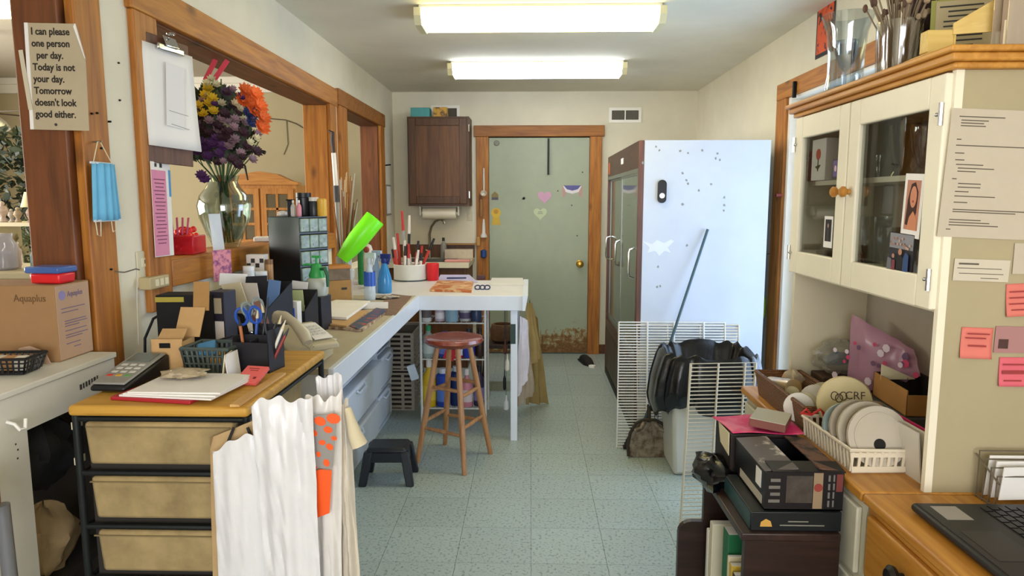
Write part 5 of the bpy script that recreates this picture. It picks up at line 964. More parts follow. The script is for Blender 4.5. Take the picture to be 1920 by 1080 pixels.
# sink unit
su = T('sink_unit', 'white sink top on a brown base in the back left corner', 'sink', (-.88, 5.85, 0)); SKZ = .92
B().bb(-.33, .34, .05, .64, 0, SKZ - .04).o('base', m_brn, su, smooth=False)
B().bb(-.36, .36, 0, .12, SKZ - .04, SKZ).bb(-.36, .36, .50, .64, SKZ - .04, SKZ).bb(-.36, -.24, .12, .50, SKZ - .04, SKZ).bb(.22, .36, .12, .50, SKZ - .04, SKZ).o('worktop', mat('sink_top', '#cfc6ac', .4, var=.05), su, smooth=False)
B().bb(-.24, .22, .12, .5, SKZ - .18, SKZ - .17).bb(-.24, -.235, .12, .5, SKZ - .17, SKZ).bb(.215, .22, .12, .5, SKZ - .17, SKZ).bb(-.24, .22, .12, .125, SKZ - .17, SKZ).bb(-.24, .22, .495, .5, SKZ - .17, SKZ).o('basin', mat('basin_steel', '#7d7d78', .35, .8), su, smooth=False)
B().bb(-.36, .36, .62, .645, SKZ, SKZ + .12).o('splashback', m_brn, su, smooth=False)
fa = T('faucet', 'tall arched chrome faucet over the sink', 'faucet', (-.93, 6.40, SKZ)); fm = mat('faucet_dull', '#8d8474', .3, .9)
B().cyl((0, 0, 0), (0, 0, .12), .018, .014).o('stem', fm, fa); B().tube([(0, 0, .1), (0, 0, .22), (.02, -.02, .29), (.06, -.05, .34), (.11, -.09, .36), (.15, -.12, .345), (.155, -.125, .32)], [.011] * 6 + [.014], 10).o('spout', fm, fa); B().tube([(0, 0, .06), (-.04, -.01, .075)], [.007, .005], 8).o('lever', fm, fa)
bottle('grey soap bottle with black pump behind the sink', (-.80, 6.38, SKZ), .03, .19, '#8a877e', '#1d1d1d', None, 'bottle', None)
B().bb(-.13, .13, -.05, .05, 0, .085).o('tray_box', mat('box_pale', '#cbb9a0', .6, var=.1, scale=30), None, (-.655, 6.36, SKZ), (0, 0, R(4)), bevel=.003, label='pale printed carton at the right of the sink', cat='carton')
B().bb(-.11, .11, -.04, .04, 0, .02).o('pink_cloth', mat('pink_cloth', '#c98a80', .9), None, (-.63, 6.0, SKZ), bevel=.008, label='folded pinkish cloth at the front right of the sink', cat='cloth')
B().bb(-.16, .16, -.03, .03, 0, .012).o('ledge_board', wood('ledge', '#8a5c2c', '#b0803f', 'x', knots=False), None, (-.66, 6.455, SKZ + .12), smooth=False, label='thin wooden board lying above the pale carton', cat='board')
q = Py(881, 405, YB); sw = T('switch_plate', 'small beige switch plate right of the paper towel', 'switch', q); B().box(0, -.003, 0, .05, .006, .09).o('plate', mat('outlet_beige'), sw, bevel=.002); B().box(0, -.008, 0, .01, .008, .02).o('toggle', m_cream, sw)
q = Py(884, 335, YB); card('wall_label', 'narrow white strip on the wall beside the brown cabinet', 'strip', Py(881, 362, YB - .004), face('c'), .02, .14, m_white)
q = Px(728, 375, XL + .002); nt_ = T('framed_note', 'narrow framed note on the wall in the back left corner', 'note', q, rot=face('l')); B().box(0, 0, .003, .2, .27, .006).o('frame', m_inkp, nt_, smooth=False); B().box(0, 0, .0065, .17, .24, .001).o('sheet', m_paper, nt_, smooth=False)
q = Px(722, 310, XL + .004); B().cyl((0, 0, 0), (.05, 0, .005), .006, n=8).o('wall_hook', mat('black_metal'), None, q, label='small black hook on the wall beside the hatch', cat='hook')
# tools hanging on the left door casing
def hang(label, px, py, pts, rs, c, y=YB - .045, cat='tool', extra=None):
    q = Py(px, py, y); t = T('hanging_utensil', label, cat, q, group='utensils on the door casing'); B().tube(pts, rs, 10).o('body', mat('hu_' + c[1:], c, .5), t); B().cyl((0, 0, pts[-1][2]), (0, .02, pts[-1][2] + .005), .003, n=6).o('nail', m_steel, t)
    if extra: extra(t)
hang('white ladle hanging highest on the left door casing', 907, 340, [(0, 0, -.10), (0, 0, -.02), (0, 0, .12)], [.008, .011, .008], '#d9cfbc', extra=lambda t: B().lathe([(.004, 0), (.02, .006), (.028, .02), (.03, .034), (.027, .034), (.018, .01)], n=14, cap=False).o('bowl', mat('hu_d9cfbc'), t, (0, -.004, -.125), (R(60), 0, 0)))
hang('brown wooden handle hanging below the ladle', 902, 390, [(0, 0, -.08), (0, 0, .0), (0, 0, .08)], [.017, .019, .014], '#9a6a40')
hang('white spatula brush hanging low on the door casing', 907, 428, [(0, 0, -.085), (0, 0, -.07), (0, 0, -.04), (0, 0, .03), (0, 0, .085)], [.03, .03, .016, .014, .008], '#d6d3cc')
hang('blue scrubber hanging at the bottom of the door casing', 907, 476, [(0, 0, -.04), (0, 0, -.03), (0, 0, .03), (0, 0, .04)], [.008, .028, .028, .008], '#274a86')
hang('tan stubby brush beside the white spatula brush', 897, 450, [(0, 0, -.05), (0, 0, -.04), (0, 0, .02), (0, 0, .03)], [.022, .022, .02, .008], '#b98a4c')
# stickers on the back door
YD = YB - .0065
def flat(name, label, px, py, polys, cat='sticker'):
    q = Py(px, py, YD); t = T(name, label, cat, q, rot=face('c'), group='stickers on the back door')
    for i, (nm, pts, c) in enumerate(polys): B().prism(pts, .0 + i * .0006, .001 + i * .0006).o(nm, mat('st_' + c[1:], c, .6), t, smooth=False)
    return t
def heart(s): return [(s * .016 * 16 * math.sin(a) ** 3 / 4, s * .016 * (13 * math.cos(a) - 5 * math.cos(2 * a) - 2 * math.cos(3 * a) - math.cos(4 * a)) / 4) for a in [i * 2 * math.pi / 28 for i in range(28)]]
def circ(r_, n=20, cx=0, cy=0, k=1): return [(cx + r_ * math.cos(i * 2 * math.pi / n), cy + k * r_ * math.sin(i * 2 * math.pi / n)) for i in range(n)]
flat('heart_sticker', 'pink paper heart on the back door', 1021, 369, [('heart', heart(1), '#c79ab4')]); o = flat('heart_sticker', 'pale green paper heart on the back door below the pink one', 1013, 400, [('heart', heart(.98), '#b9c7a2')]); marks(o, m_inkp, [(0, .012, .04, .006), (0, -.002, .05, .006)], z=.0016)['kind'] = 'stuff'
flat('rosette', 'yellow award rosette sticker on the back door', 930, 403, [('tail', [(-.03, -.02), (.03, -.02), (.045, -.10), (.015, -.085), (0, -.10), (-.02, -.085), (-.04, -.10)], '#c9a53a'), ('disc', circ(.045, 18, 0, .02), '#d2ae3c'), ('centre', circ(.022, 14, 0, .03), '#b98a3a')])
flat('banner_sticker', 'red white and blue bunting sticker on the back door', 1073, 360, [('red_band', [(-.09, .06), (.09, .06), (.09, -.045), (.07, -.045), (.055, .0), (.0, -.012), (-.055, .0), (-.07, -.045), (-.09, -.045)], '#b8908a'), ('white_band', [(-.085, .055), (.085, .055), (.06, .0), (0, -.016), (-.06, .0)], '#dcd6da'), ('blue_band', [(-.08, .06), (.08, .06), (.05, .025), (0, .012), (-.05, .025)], '#5a5a92')])
flat('house_sticker', 'small brown house sticker above the yellow rosette', 928, 367, [('wall', [(-.032, -.04), (.032, -.04), (.032, .01), (0, .04), (-.032, .01)], '#8a7a4c'), ('base', [(-.03, -.038), (.03, -.038), (.03, -.015), (-.03, -.015)], '#5a5866')])
B().lathe([(.022, 0), (.026, .012), (.012, .016)], n=16, ax='y').o('door_badge', mat('badge_grey', '#7e806f', .5), None, Py(931, 268, YD - .016), label='round grey badge at the upper left of the back door', cat='badge')
rn = random.Random(5)
for i, (px, py) in enumerate([(1046, 358), (1072, 385), (980, 373), (1092, 323), (1082, 442)]): B().lathe([(.006, -.004), (.005, 0)], n=8, ax='y').o('magnet', mat('black_metal'), None, Py(px, py, YD), label=['dark magnet left of the bunting sticker', 'dark magnet below the bunting sticker', 'dark magnet in the middle of the back door', 'dark magnet at the upper right of the back door', 'dark magnet above the brass knob'][i], cat='magnet', group='magnets on the back door')
# ================================================================ FLOWER COOLER, RACKS, BIN
fx0, fx1, fy0, fy1, fz = .64, 1.405, 4.16, 5.82, 1.80
fr = T('display_cooler', 'tall white display cooler with sliding glass doors and wood trim', 'cooler', (fx0, fy0, 0)); fw, fd = fx1 - fx0, fy1 - fy0
m_fw = mat('cooler_white', '#c3cad6', .38, var=.05, scale=3.5); m_wal = wood('walnut', '#3a2418', '#54352a', 'y', knots=False, rough=.4); m_walz = wood('walnut_z', '#4a2c22', '#6a4034', 'z', knots=False, rough=.4); m_al = mat('aluminium', '#8c9188', .35, .7)
B().bb(.03, fw, 0, .02, 0, fz).o('side_panel', m_fw, fr, smooth=False); B().bb(.03, fw, fd - .02, fd, 0, fz).o('side_panel', m_fw, fr, smooth=False)
B().bb(.03, fw, .02, fd - .02, fz - .02, fz).o('top_panel', m_fw, fr, smooth=False); B().bb(fw - .02, fw, .02, fd - .02, 0, fz - .02).o('back_panel', m_fw, fr, smooth=False); B().bb(.05, fw - .02, .02, fd - .02, .46, .48).o('deck', m_fw, fr, smooth=False)
B().bb(0, .03, 0, .035, 0, fz).o('corner_trim', m_walz, fr, bevel=.003); B().bb(0, .03, fd - .035, fd, 0, fz).o('corner_trim', m_walz, fr, bevel=.003)
B().bb(0, .03, .035, fd - .035, fz - .16, fz).o('header', m_wal, fr, smooth=False); B().bb(0, .03, .035, fd - .035, .40, .47).o('sill_board', m_wal, fr, smooth=False)
B().bb(-.002, .0, .7, .82, fz - .10, fz - .06).o('badge', m_paper, fr, smooth=False); B().bb(-.002, .0, fd - .16, fd - .05, fz - .14, fz - .05).o('sticker', mat('sticker_orange', '#b5603a', .6), fr, smooth=False)
n = 13
for i in range(n): B().bb(.004, .024, .037 + (fd - .074) * i / n + .004, .037 + (fd - .074) * (i + 1) / n - .004, .05, .40).o('plank', wood('base_plank', '#3f3226', '#5a4938', 'z', knots=False), fr, bevel=.003)
B().bb(.012, .03, .035, fd - .035, .0, .40).o('base_back', mat('black_metal'), fr, smooth=False); B().bb(.0, .02, .035, fd - .035, .0, .045).o('kick', mat('kick_dark', '#15120f', .6), fr, smooth=False)
gl = (fd - .07) / 2
for i in range(2):
    y0_ = .035 + i * gl; xo = .004 if i == 0 else .018; z0_, z1_ = .47, fz - .16
    d = B().bb(xo, xo + .012, y0_, y0_ + .045, z0_, z1_).bb(xo, xo + .012, y0_ + gl - .045, y0_ + gl, z0_, z1_).bb(xo, xo + .012, y0_ + .045, y0_ + gl - .045, z1_ - .04, z1_).bb(xo, xo + .012, y0_ + .045, y0_ + gl - .045, z0_, z0_ + .045).o('glass_door', m_al, fr, smooth=False)
    B().bb(xo + .004, xo + .008, y0_ + .045, y0_ + gl - .045, z0_ + .045, z1_ - .04).o('pane', mat('cooler_pane', '#5d6458', .06, var=.1, scale=2), d, smooth=False)
    for yy in ([y0_ + .10] if i == 0 else [y0_ + .10, y0_ + gl - .08]): B().tube([(xo, yy, .97), (xo - .03, yy, .98), (xo - .035, yy, 1.0), (xo - .035, yy, 1.13), (xo - .03, yy, 1.15), (xo, yy, 1.16)], .007, 8).o('handle', m_chrome, d)
B().bb(.0, .016, .035, fd - .035, fz - .185, fz - .16).o('track', m_al, fr, smooth=False)
def onf(px, py): q = Py(px, py, fy0); return (q.x - fx0, -.0, q.z)
q = onf(1241, 359); B().prism([(.026 * math.cos(a), (.042 if math.sin(a) > 0 else -.042) + .026 * math.sin(a)) for a in [i * 2 * math.pi / 24 + .01 for i in range(24)]], -.012, 0, 'xz').o('thermometer', m_blk, fr, q, label='black pill shaped device stuck on the white cooler side'); B().lathe([(.016, -.014), (.016, -.012)], n=16, ax='y').o('dial', m_paper, fr, (q[0], q[1], q[2] - .025))
rn = random.Random(8); m_chip = mat('chip_grey', '#8b8d8a', .7)
spots = [(1230, 275), (1236, 282), (1275, 283), (1290, 287), (1316, 282), (1345, 288), (1350, 300), (1342, 297), (1205, 305), (1280, 325), (1287, 338), (1290, 345), (1333, 345), (1310, 357), (1280, 383), (1358, 370), (1358, 385), (1357, 395), (1288, 460), (1234, 500), (1232, 538), (1238, 536)]
for px, py in spots:
    q = onf(px, py); B().prism([(rn.uniform(.6, 1.2) * .006 * math.cos(a) * rn.choice((1, 1.4)), rn.uniform(.6, 1.3) * .008 * math.sin(a)) for a in [k * 2 * math.pi / 7 for k in range(7)]], -.001, 0, 'xz').o('paint_chip', m_chip, fr, q, smooth=False)
pp = [(1205, 452), (1222, 458), (1232, 450), (1245, 456), (1258, 449), (1264, 452), (1252, 464), (1258, 474), (1246, 470), (1236, 480), (1228, 470), (1214, 474), (1218, 464)]
q0 = onf(1235, 463); B().prism([(onf(x, y)[0] - q0[0], onf(x, y)[2] - q0[2]) for x, y in pp], -.001, 0, 'xz').o('scrape_patch', mat('scrape', '#d6dbe3', .6), fr, q0, smooth=False)
# wire shelves leaning at the cooler
def wirerack(label, base_l, base_r, top_l, top_r, nb, m, uprights=(.25, .5, .75), r_=.0042, ro=.0065):
    o = (base_l + base_r) / 2; t = T('wire_rack', label, 'wire rack', o, group='loose wire shelves'); P = [p - o for p in (base_l, base_r, top_r, top_l)]
    B().tube(P, ro, 7, True).o('frame', m, t)
    for i in range(1, nb): f = i / nb; B().cyl(lerp(P[0], P[3], f), lerp(P[1], P[2], f), r_, n=5).o('wire', m, t)
    nn = (P[1] - P[0]).cross(P[3] - P[0]).normalized() * .006
    for f in uprights: B().cyl(lerp(P[0], P[1], f) + nn, lerp(P[3], P[2], f) + nn, ro * .8, n=6).o('brace', m, t)
m_wr = mat('rack_white', '#dcdcd8', .4); m_wr2 = mat('rack_worn', '#d6cbb4', .5, col2='#b08a60', scale=12, thr=(.6, .75))
def fl_(px, py): return Pz(px, py, .006)
bl_ = fl_(1157, 838); y_ = bl_.y
wirerack('large white wire shelf leaning against the cooler at the left', Vector((bl_.x, y_, .006)), Vector((bl_.x + .64, y_ + .02, .006)), Vector((bl_.x + .02, 4.145, .72)), Vector((bl_.x + .655, 4.145, .72)), 44, m_wr, (.27, .52, .8))
wirerack('second white wire shelf leaning behind the first against the cooler', Vector((bl_.x + .13, y_ + .05, .006)), Vector((bl_.x + .72, y_ + .06, .006)), Vector((bl_.x + .13, 4.152, .705)), Vector((bl_.x + .74, 4.152, .705)), 40, m_wr2, (.3, .62, .85))
b0 = fl_(1276, 980); wirerack('narrow worn wire shelf standing in front of the trash bin', b0, b0 + Vector((.30, .03, 0)), b0 + Vector((.055, .14, .70)), b0 + Vector((.36, .17, .70)), 40, m_wr2, (.42, .83), .003, .006)
# trash bin with black bag
tb = T('trash_bin', 'white plastic trash bin with black bag over the rim', 'trash bin', (.965, 3.70, 0)); m_bin = mat('bin_cream', '#cbc8bb', .5, var=.06, scale=5)
B().hexa([(-.2, -.15, 0), (.18, -.15, 0), (.18, .17, 0), (-.2, .17, 0), (-.225, -.175, .52), (.21, -.175, .52), (.21, .195, .52), (-.225, .195, .52)]).o('bin', m_bin, tb, bevel=.02, seg=3)
m_bb = mat('bin_bag', '#0d0e11', .22, var=.2, scale=20, bump=.4)
def bagfn(u, v):
    a = 2 * math.pi * u; c, s = math.cos(a), math.sin(a); k = .5; ex = abs(c) ** k * (1 if c > 0 else -1); ey = abs(s) ** k * (1 if s > 0 else -1)
    w_ = .012 * math.sin(9 * a) + .008 * math.sin(17 * a + 2)
    prof = [(.80, .52), (.97, .63), (1.04, .655), (1.10, .63), (1.19, .54), (1.22, .44), (1.08, .38)]
    f = v * (len(prof) - 1); i = min(int(f), len(prof) - 2); t = f - i; r_ = lerp(prof[i][0], prof[i + 1][0], t); z = lerp(prof[i][1], prof[i + 1][1], t)
    sag = -.10 * (.5 + .5 * math.sin(2 * a + 2.4)) * v ** 2
    bulge = 1 + (.16 * v * max(0, -c) if v > .4 else 0)
    return (ex * .222 * r_ * bulge + w_ * v, ey * .205 * r_ + .01 + w_ * v, z + sag + .012 * math.sin(7 * a + 3) * v + .01 * math.sin(13 * a))
B().grid(bagfn, 96, 22, True).o('bag', m_bb, tb, solid=.002)
B().hexa([(-.2, -.15, .522), (.2, -.15, .522), (.2, .17, .522), (-.2, .17, .522), (-.2, -.15, .53), (.2, -.15, .53), (.2, .17, .53), (-.2, .17, .53)]).o('bag_floor', m_bb, tb)
# broom and dustpan
a, b_ = Py(1327, 430, 4.14), Pz(1205, 842, .12); b_ = Vector((.66, 3.945, .13)); br = T('broom', 'broom with long thin dark handle leaning on the cooler', 'broom', b_)
B().cyl((0, 0, 0), a - b_, .0085, n=10).o('handle', mat('broom_teal', '#37525a', .4), br)
B().hexa([(-.11, -.02, -.125), (.08, -.02, -.125), (.08, .03, -.125), (-.11, .03, -.125), (-.05, -.015, .0), (.03, -.015, .0), (.03, .02, .0), (-.05, .02, .0)]).o('bristles', mat('bristle', '#22201c', .9, var=.3, scale=60), br)
q = Pz(1217, 858, 0); dp = T('dustpan', 'rusty old metal dustpan standing upright on the floor', 'dustpan', (q.x, q.y, 0)); m_dp = mat('dustpan_metal', '#8d8270', .65, .3, col2='#5c4c38', scale=24, thr=(.42, .62)); m_dk = mat('dustpan_edge', '#3a332a', .7, .3)
ol = [(-.118, 0), (.118, 0), (.122, .06), (.108, .13), (.075, .185), (.035, .205), (-.035, .205), (-.075, .185), (-.108, .13), (-.122, .06)]
B().prism(ol, .0, .004, 'xz').o('pan', m_dp, dp, (0, 0, .002), (R(-9), 0, 0), smooth=False)
B().tube([(x, -.008, z) for x, z in ol[1:] + ol[:1]], .009, 8).o('rim', m_dk, dp, (0, 0, .010), (R(-9), 0, 0))
for s in (-1, 1): B().tube([(s * .03, -.012, .20), (s * .05, -.03, .17), (s * .085, -.028, .155)], .012, 8).o('brow', m_dp, dp, (0, 0, .0), (R(-9), 0, 0))
B().cyl((0, .0, .20), (0, 0, .30), .012, n=10).o('handle', m_dk, dp, (0, 0, 0), (R(-9), 0, 0))
B().tube([(.03, .0, .21), (.035, 0, .28), (.05, 0, .34), (.055, .0, .30), (.05, 0, .22)], .002, 5).o('wire_loop', m_dk, dp, (0, .0, 0), (R(-9), 0, 0))
# shoe and puck by the door
shx = T('black_shoe', 'black shoe on the floor at the far end of the cooler', 'shoe', Pz(1100, 684, 0) + Vector((-.0, .06, 0)), -75)
def shf(u, v):
    a = 2 * math.pi * u; x = -.13 + .26 * v; hw = .045 * (math.sin(math.pi * (.08 + .86 * v)) ** .45) * (1.05 if v > .5 else .9); hh = .075 * (1 - .55 * max(0, v - .35)) * (math.sin(math.pi * (.06 + .9 * v)) ** .4)
    return (x, hw * math.cos(a), hh * .5 + hh * .5 * math.sin(a) if math.sin(a) > 0 else hh * .5 * (1 + math.sin(a)))
B().grid(shf, 16, 14, True).o('upper', mat('shoe_black', '#131212', .6), shx); B().prism([(-.135, -.035), (-.06, -.043), (.06, -.05), (.125, -.03), (.138, 0), (.125, .03), (.06, .05), (-.06, .043), (-.135, .035)], 0, .014).o('sole', m_blk, shx, smooth=False)
B().lathe([(.03, 0), (.03, .018), (.02, .022)], n=14).o('door_stop', m_paper, None, Pz(1110, 689, 0), label='small white puck on the floor at the cooler corner', cat='door stop')
# lime duster on the casing
q = Px(1433, 600, XR - .03); du = T('hand_duster', 'lime green duster hanging on the right door casing', 'duster', (XR - .045, q.y + .02, q.z)); m_li = mat('lime_yellow', '#a8b83a', .6); qt = Px(1437, 462, XR - .03)
B().tube([(0, 0, 0), (0, 0, .03), (0, 0, .13), (0, 0, .17)], [.012, .028, .026, .012], 12).o('head', mat('lime_fluff', '#a9c93a', .8, var=.2, scale=60), du); B().cyl((0, 0, .16), (0, 0, .42), .008, n=8).o('handle', m_li, du); B().cyl((0, 0, .415), (.045, 0, .42), .003, n=6).o('nail', m_steel, du)
q = Px(1466, 366, XR - .022); B().cyl((0, 0, 0), (-.035, 0, .0), .01, .012, 10).o('door_peg', mat('peg_red', '#7a2a22', .5), None, q, label='small red peg on the right door casing', cat='peg')
q = Px(1493, 168, XR - .024); B().box(0, 0, 0, .02, .02, .09).o('latch', mat('black_metal'), None, (XR - .034, q.y, q.z), bevel=.003, label='black latch on the lintel over the glazed door', cat='latch')
pc = card('wall_picture', 'orange and black picture on the right wall above the glass vase', 'picture', Px(1548, 40, XR - .004), face('r', 0), .22, .34, mat('pic_black', '#1c1614', .6)); B().box(-.0, 0, .001, .19, .30, .002).o('print', mat('pic_orange', '#d8541e', .6, col2='#2a1a16', scale=16, thr=(.52, .58)), pc, smooth=False)
# ================================================================ RIGHT SIDE: HUTCH, DESK, BOOKCASE
DZ = .76
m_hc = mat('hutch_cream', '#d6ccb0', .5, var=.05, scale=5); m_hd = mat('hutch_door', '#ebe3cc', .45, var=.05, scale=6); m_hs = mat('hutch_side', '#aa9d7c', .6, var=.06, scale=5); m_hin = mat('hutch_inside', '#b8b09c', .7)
honY = wood('honey_pine', '#a86d22', '#cf9440', 'y', knots=False, rough=.4); honX = wood('honey_pine_x', '#a86d22', '#cf9440', 'x', knots=False, rough=.4)
HX, HN, HF, HB, HT = .945, 1.605, 2.50, 1.215, 1.75
hu = T('desk_hutch', 'cream painted hutch with two glazed doors on the right', 'hutch', (HX, HN, DZ)); D = HF - HN; W_ = HB - HX; zb = 1.19 - DZ; zt = HT - DZ
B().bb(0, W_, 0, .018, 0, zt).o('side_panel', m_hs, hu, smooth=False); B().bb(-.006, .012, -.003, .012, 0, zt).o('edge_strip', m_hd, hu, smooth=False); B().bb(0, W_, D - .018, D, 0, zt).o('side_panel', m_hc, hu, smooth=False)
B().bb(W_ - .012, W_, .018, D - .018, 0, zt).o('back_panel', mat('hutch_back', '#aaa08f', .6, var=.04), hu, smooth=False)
B().bb(.004, W_ - .012, .018, D - .018, zb, zb + .018).o('bottom_shelf', m_hc, hu, smooth=False); B().bb(.004, W_ - .012, .018, D - .018, zt - .018, zt).o('top_board', m_hc, hu, smooth=False); B().bb(.03, W_ - .012, .018, D - .018, 1.50 - DZ, 1.515 - DZ).o('inner_shelf', m_hd, hu, smooth=False)
B().bb(-.035, W_, -.035, D + .03, zt, zt + .018).bb(-.022, W_, -.022, D + .02, zt - .014, zt).bb(-.045, W_, -.045, D + .04, zt + .018, zt + .032).o('cornice', honY, hu, bevel=.004)
def hdoor(y0, y1, knob_y, hinge_y):
    z0, z1 = zb + .008, zt - .018; s = .062; c = (y0 + y1) / 2; L_ = (y1 - y0) / 2 - .003
    d = B().bb(-.02, 0, -L_, -L_ + s, z0, z1).bb(-.02, 0, L_ - s, L_, z0, z1).bb(-.02, 0, -L_ + s, L_ - s, z1 - s - .01, z1).bb(-.02, 0, -L_ + s, L_ - s, z0, z0 + s + .015).o('door', m_hd, hu, (-.001, c, 0), bevel=.004)
    B().bb(-.010, -.006, -L_ + s, L_ - s, z0 + s + .015, z1 - s - .01).o('pane', glass('cabinet_glass', '#eef0ee', .05), d, smooth=False)
    B().lathe([(.008, 0), (.008, .008), (.015, .014), (.016, .022), (.010, .028), (.002, .029)], n=16).o('knob', honX, d, (-.021, knob_y - c, 1.475 - DZ), (0, R(-90), 0))
    for z in (z0 + .07, z1 - .09): B().cyl((-.024, hinge_y - c, z - .025), (-.024, hinge_y - c, z + .025), .006, n=8).ball((-.026, hinge_y - c + (.012 if hinge_y < c else -.012), z), .005, 8).o('hinge', m_chrome, d)
    return d
ym = 2.08 - HN; hdoor(.004, ym, ym - .03, .012); hdoor(ym, D - .004, ym + .03, D - .012)
# papers on the hutch side panel
YP = HN - .0015
def pnl(name, label, px, py, w_, h, m, roll=0, cat='note', group='notes on the hutch side', curl=0): return card(name, label, cat, Py(px, py, YP - .001), face('c', roll), w_, h, m, group, .0012, curl)
m_form = mat('form_paper', '#bfb3a0', .75, var=.03); fo = pnl('form_sheet', 'large printed form pinned high on the hutch side', 1862, 328, .215, .285, m_form, -2.5)
rn = random.Random(3); rows = []
for i, (y, x0_, l) in enumerate([(.125, -.09, .10), (.117, -.085, .06), (.111, -.085, .05), (.105, -.085, .055), (.075, -.09, .01), (.062, -.09, .17), (.045, -.09, .02), (.03, -.088, .02), (.02, -.085, .06), (.012, -.08, .08), (.005, -.08, .04), (-.012, -.09, .01), (-.022, -.075, .05), (-.03, -.075, .05), (-.04, -.08, .03), (-.05, -.08, .09), (-.064, -.08, .03), (-.08, -.08, .16), (-.085, -.08, .14), (-.103, -.085, .07), (-.109, -.085, .09), (-.115, -.085, .11), (-.125, -.09, .01)]): rows.append((x0_ + l / 2, y, l, .0022))
marks(fo, mat('form_ink', '#5c5348', .8), rows)['kind'] = 'stuff'
nt1 = pnl('receipt_note', 'white printed slip below the large form', 1840, 507, .125, .05, mat('slip_paper', '#c9bfac', .75), -2); marks(nt1, mat('form_ink'), [(-.03, .014, .045, .004), (-.005, .004, .1, .0015), (.0, -.008, .1, .0015), (.02, -.018, .04, .0015)])['kind'] = 'stuff'
m_stk = mat('sticky_pink', '#d9776a', .7, var=.04); m_stk2 = mat('sticky_hot', '#d96470', .7)
for lb, px, py, w_, h, m, r_, rws in [('coral sticky note alone below the white slip', 1830, 643, .072, .072, m_stk, -2, [(0, .022, .05, .003), (-.005, .012, .045, .003), (0, -.006, .04, .004)]), ('coral sticky note highest at the photo edge', 1915, 562, .07, .075, m_stk, 3, [(-.01, .02, .04, .003), (-.01, .006, .04, .003), (-.01, -.008, .04, .003), (-.01, -.022, .03, .003)]), ('red pink sticky note lowest at the photo edge', 1905, 697, .08, .068, m_stk2, 0, [(-.01, .018, .05, .003), (-.01, .0, .05, .008), (-.01, -.02, .04, .003)])]:
    o = pnl('sticky_note', lb, px, py, w_, h, m, r_, curl=.006); marks(o, mat('sticky_ink', '#9a3a3a', .8), rws, z=.0065)['kind'] = 'stuff'
cd_ = pnl('photo_card', 'mauve card with dark square picture between the sticky notes', 1898, 637, .08, .062, mat('mauve_card', '#a87a78', .6), -1); B().box(-.02, -.010, .001, .022, .022, .001).o('picture', mat('dark_pic', '#4a2f2a', .6), cd_, smooth=False)
pnl('paper_scrap', 'pale paper scrap at the right photo edge below the form', 1915, 485, .035, .07, m_form, 0)
# photographs stuck on the glazed doors (flat prints)
XG = HX - .0125
def photo(label, px, py, w_, h, bord, polys, roll=0, x=XG):
    t = T('photograph', label, 'photograph', Px(px, py, x), rot=face('r', roll), group='photographs on the hutch doors'); B().box(0, 0, 0, w_, h, .001).o('print', m_paper if bord else mat('photo_dark', '#2c2a33', .4), t, smooth=False)
    for i, (nm, pts, c) in enumerate(polys): B().prism([(p[0] * w_, p[1] * h) for p in pts], .0006 + .0003 * i, .0009 + .0003 * i).o(nm, mat('ph_' + c[1:], c, .4), t, smooth=False)
sq = lambda a, b_, c, d: [(a, c), (b_, c), (b_, d), (a, d)]
photo('white bordered photograph of a smiling long haired person on the near door', 1711, 386, .085, .155, True, [('field', sq(-.36, .36, -.38, .40), '#b9806a'), ('hair', [(-.30, -.30), (.05, -.34), (.24, -.1), (.26, .22), (.08, .37), (-.12, .34), (-.25, .1)], '#3a1c16'), ('shoulders', [(-.20, -.38), (.33, -.38), (.30, -.20), (.08, -.08), (-.1, -.18)], '#c98460'), ('face', circ(.17, 16, .04, .14, 1.0), '#c9876a'), ('lips', circ(.05, 8, .04, .07, .4), '#a8423c')], -3)
gp = [('sky', sq(-.48, .48, .1, .48), '#8a8a90')]; rn = random.Random(9)
for i in range(14): x = -.44 + .065 * i; gp.append(('head', circ(.035, 8, x, .2 + rn.uniform(-.08, .18), 1.0), rn.choice(['#a87a64', '#8f6a58', '#c09a88'])))
gp += [('shirt', [(-.08, -.48), (.22, -.48), (.2, -.12), (.05, -.04), (-.06, -.12)], '#17171c'), ('jacket', [(.2, -.48), (.42, -.48), (.4, -.02), (.28, .04), (.2, -.1)], '#2f4a78'), ('face', circ(.075, 12, .06, .03, 1.1), '#b98468'), ('shirt', [(-.46, -.48), (-.26, -.48), (-.28, -.18), (-.44, -.16)], '#6a6a72'), ('shirt', [(-.26, -.48), (-.1, -.48), (-.12, -.2), (-.24, -.2)], '#7a3a40'), ('face', circ(.055, 10, -.2, -.1, 1.1), '#b0806a')]
photo('group photograph of a crowd at the lower corner of the near door', 1689, 474, .115, .098, False, gp, -2)
photo('small white bordered portrait on the far door', 1553, 435, .062, .098, True, [('field', sq(-.36, .36, -.30, .40), '#1c1a1e'), ('figure', [(-.12, -.30), (.14, -.30), (.1, .1), (.0, .22), (-.1, .1)], '#3a3438'), ('face', circ(.09, 10, .0, .2, .8), '#a8897a')])
photo('small violet photograph at the edge of the far door', 1567, 316, .04, .06, False, [('field', sq(-.4, .4, -.4, .4), '#5a4a78'), ('figure', circ(.2, 10, 0, 0, .8), '#c0a8b0')])
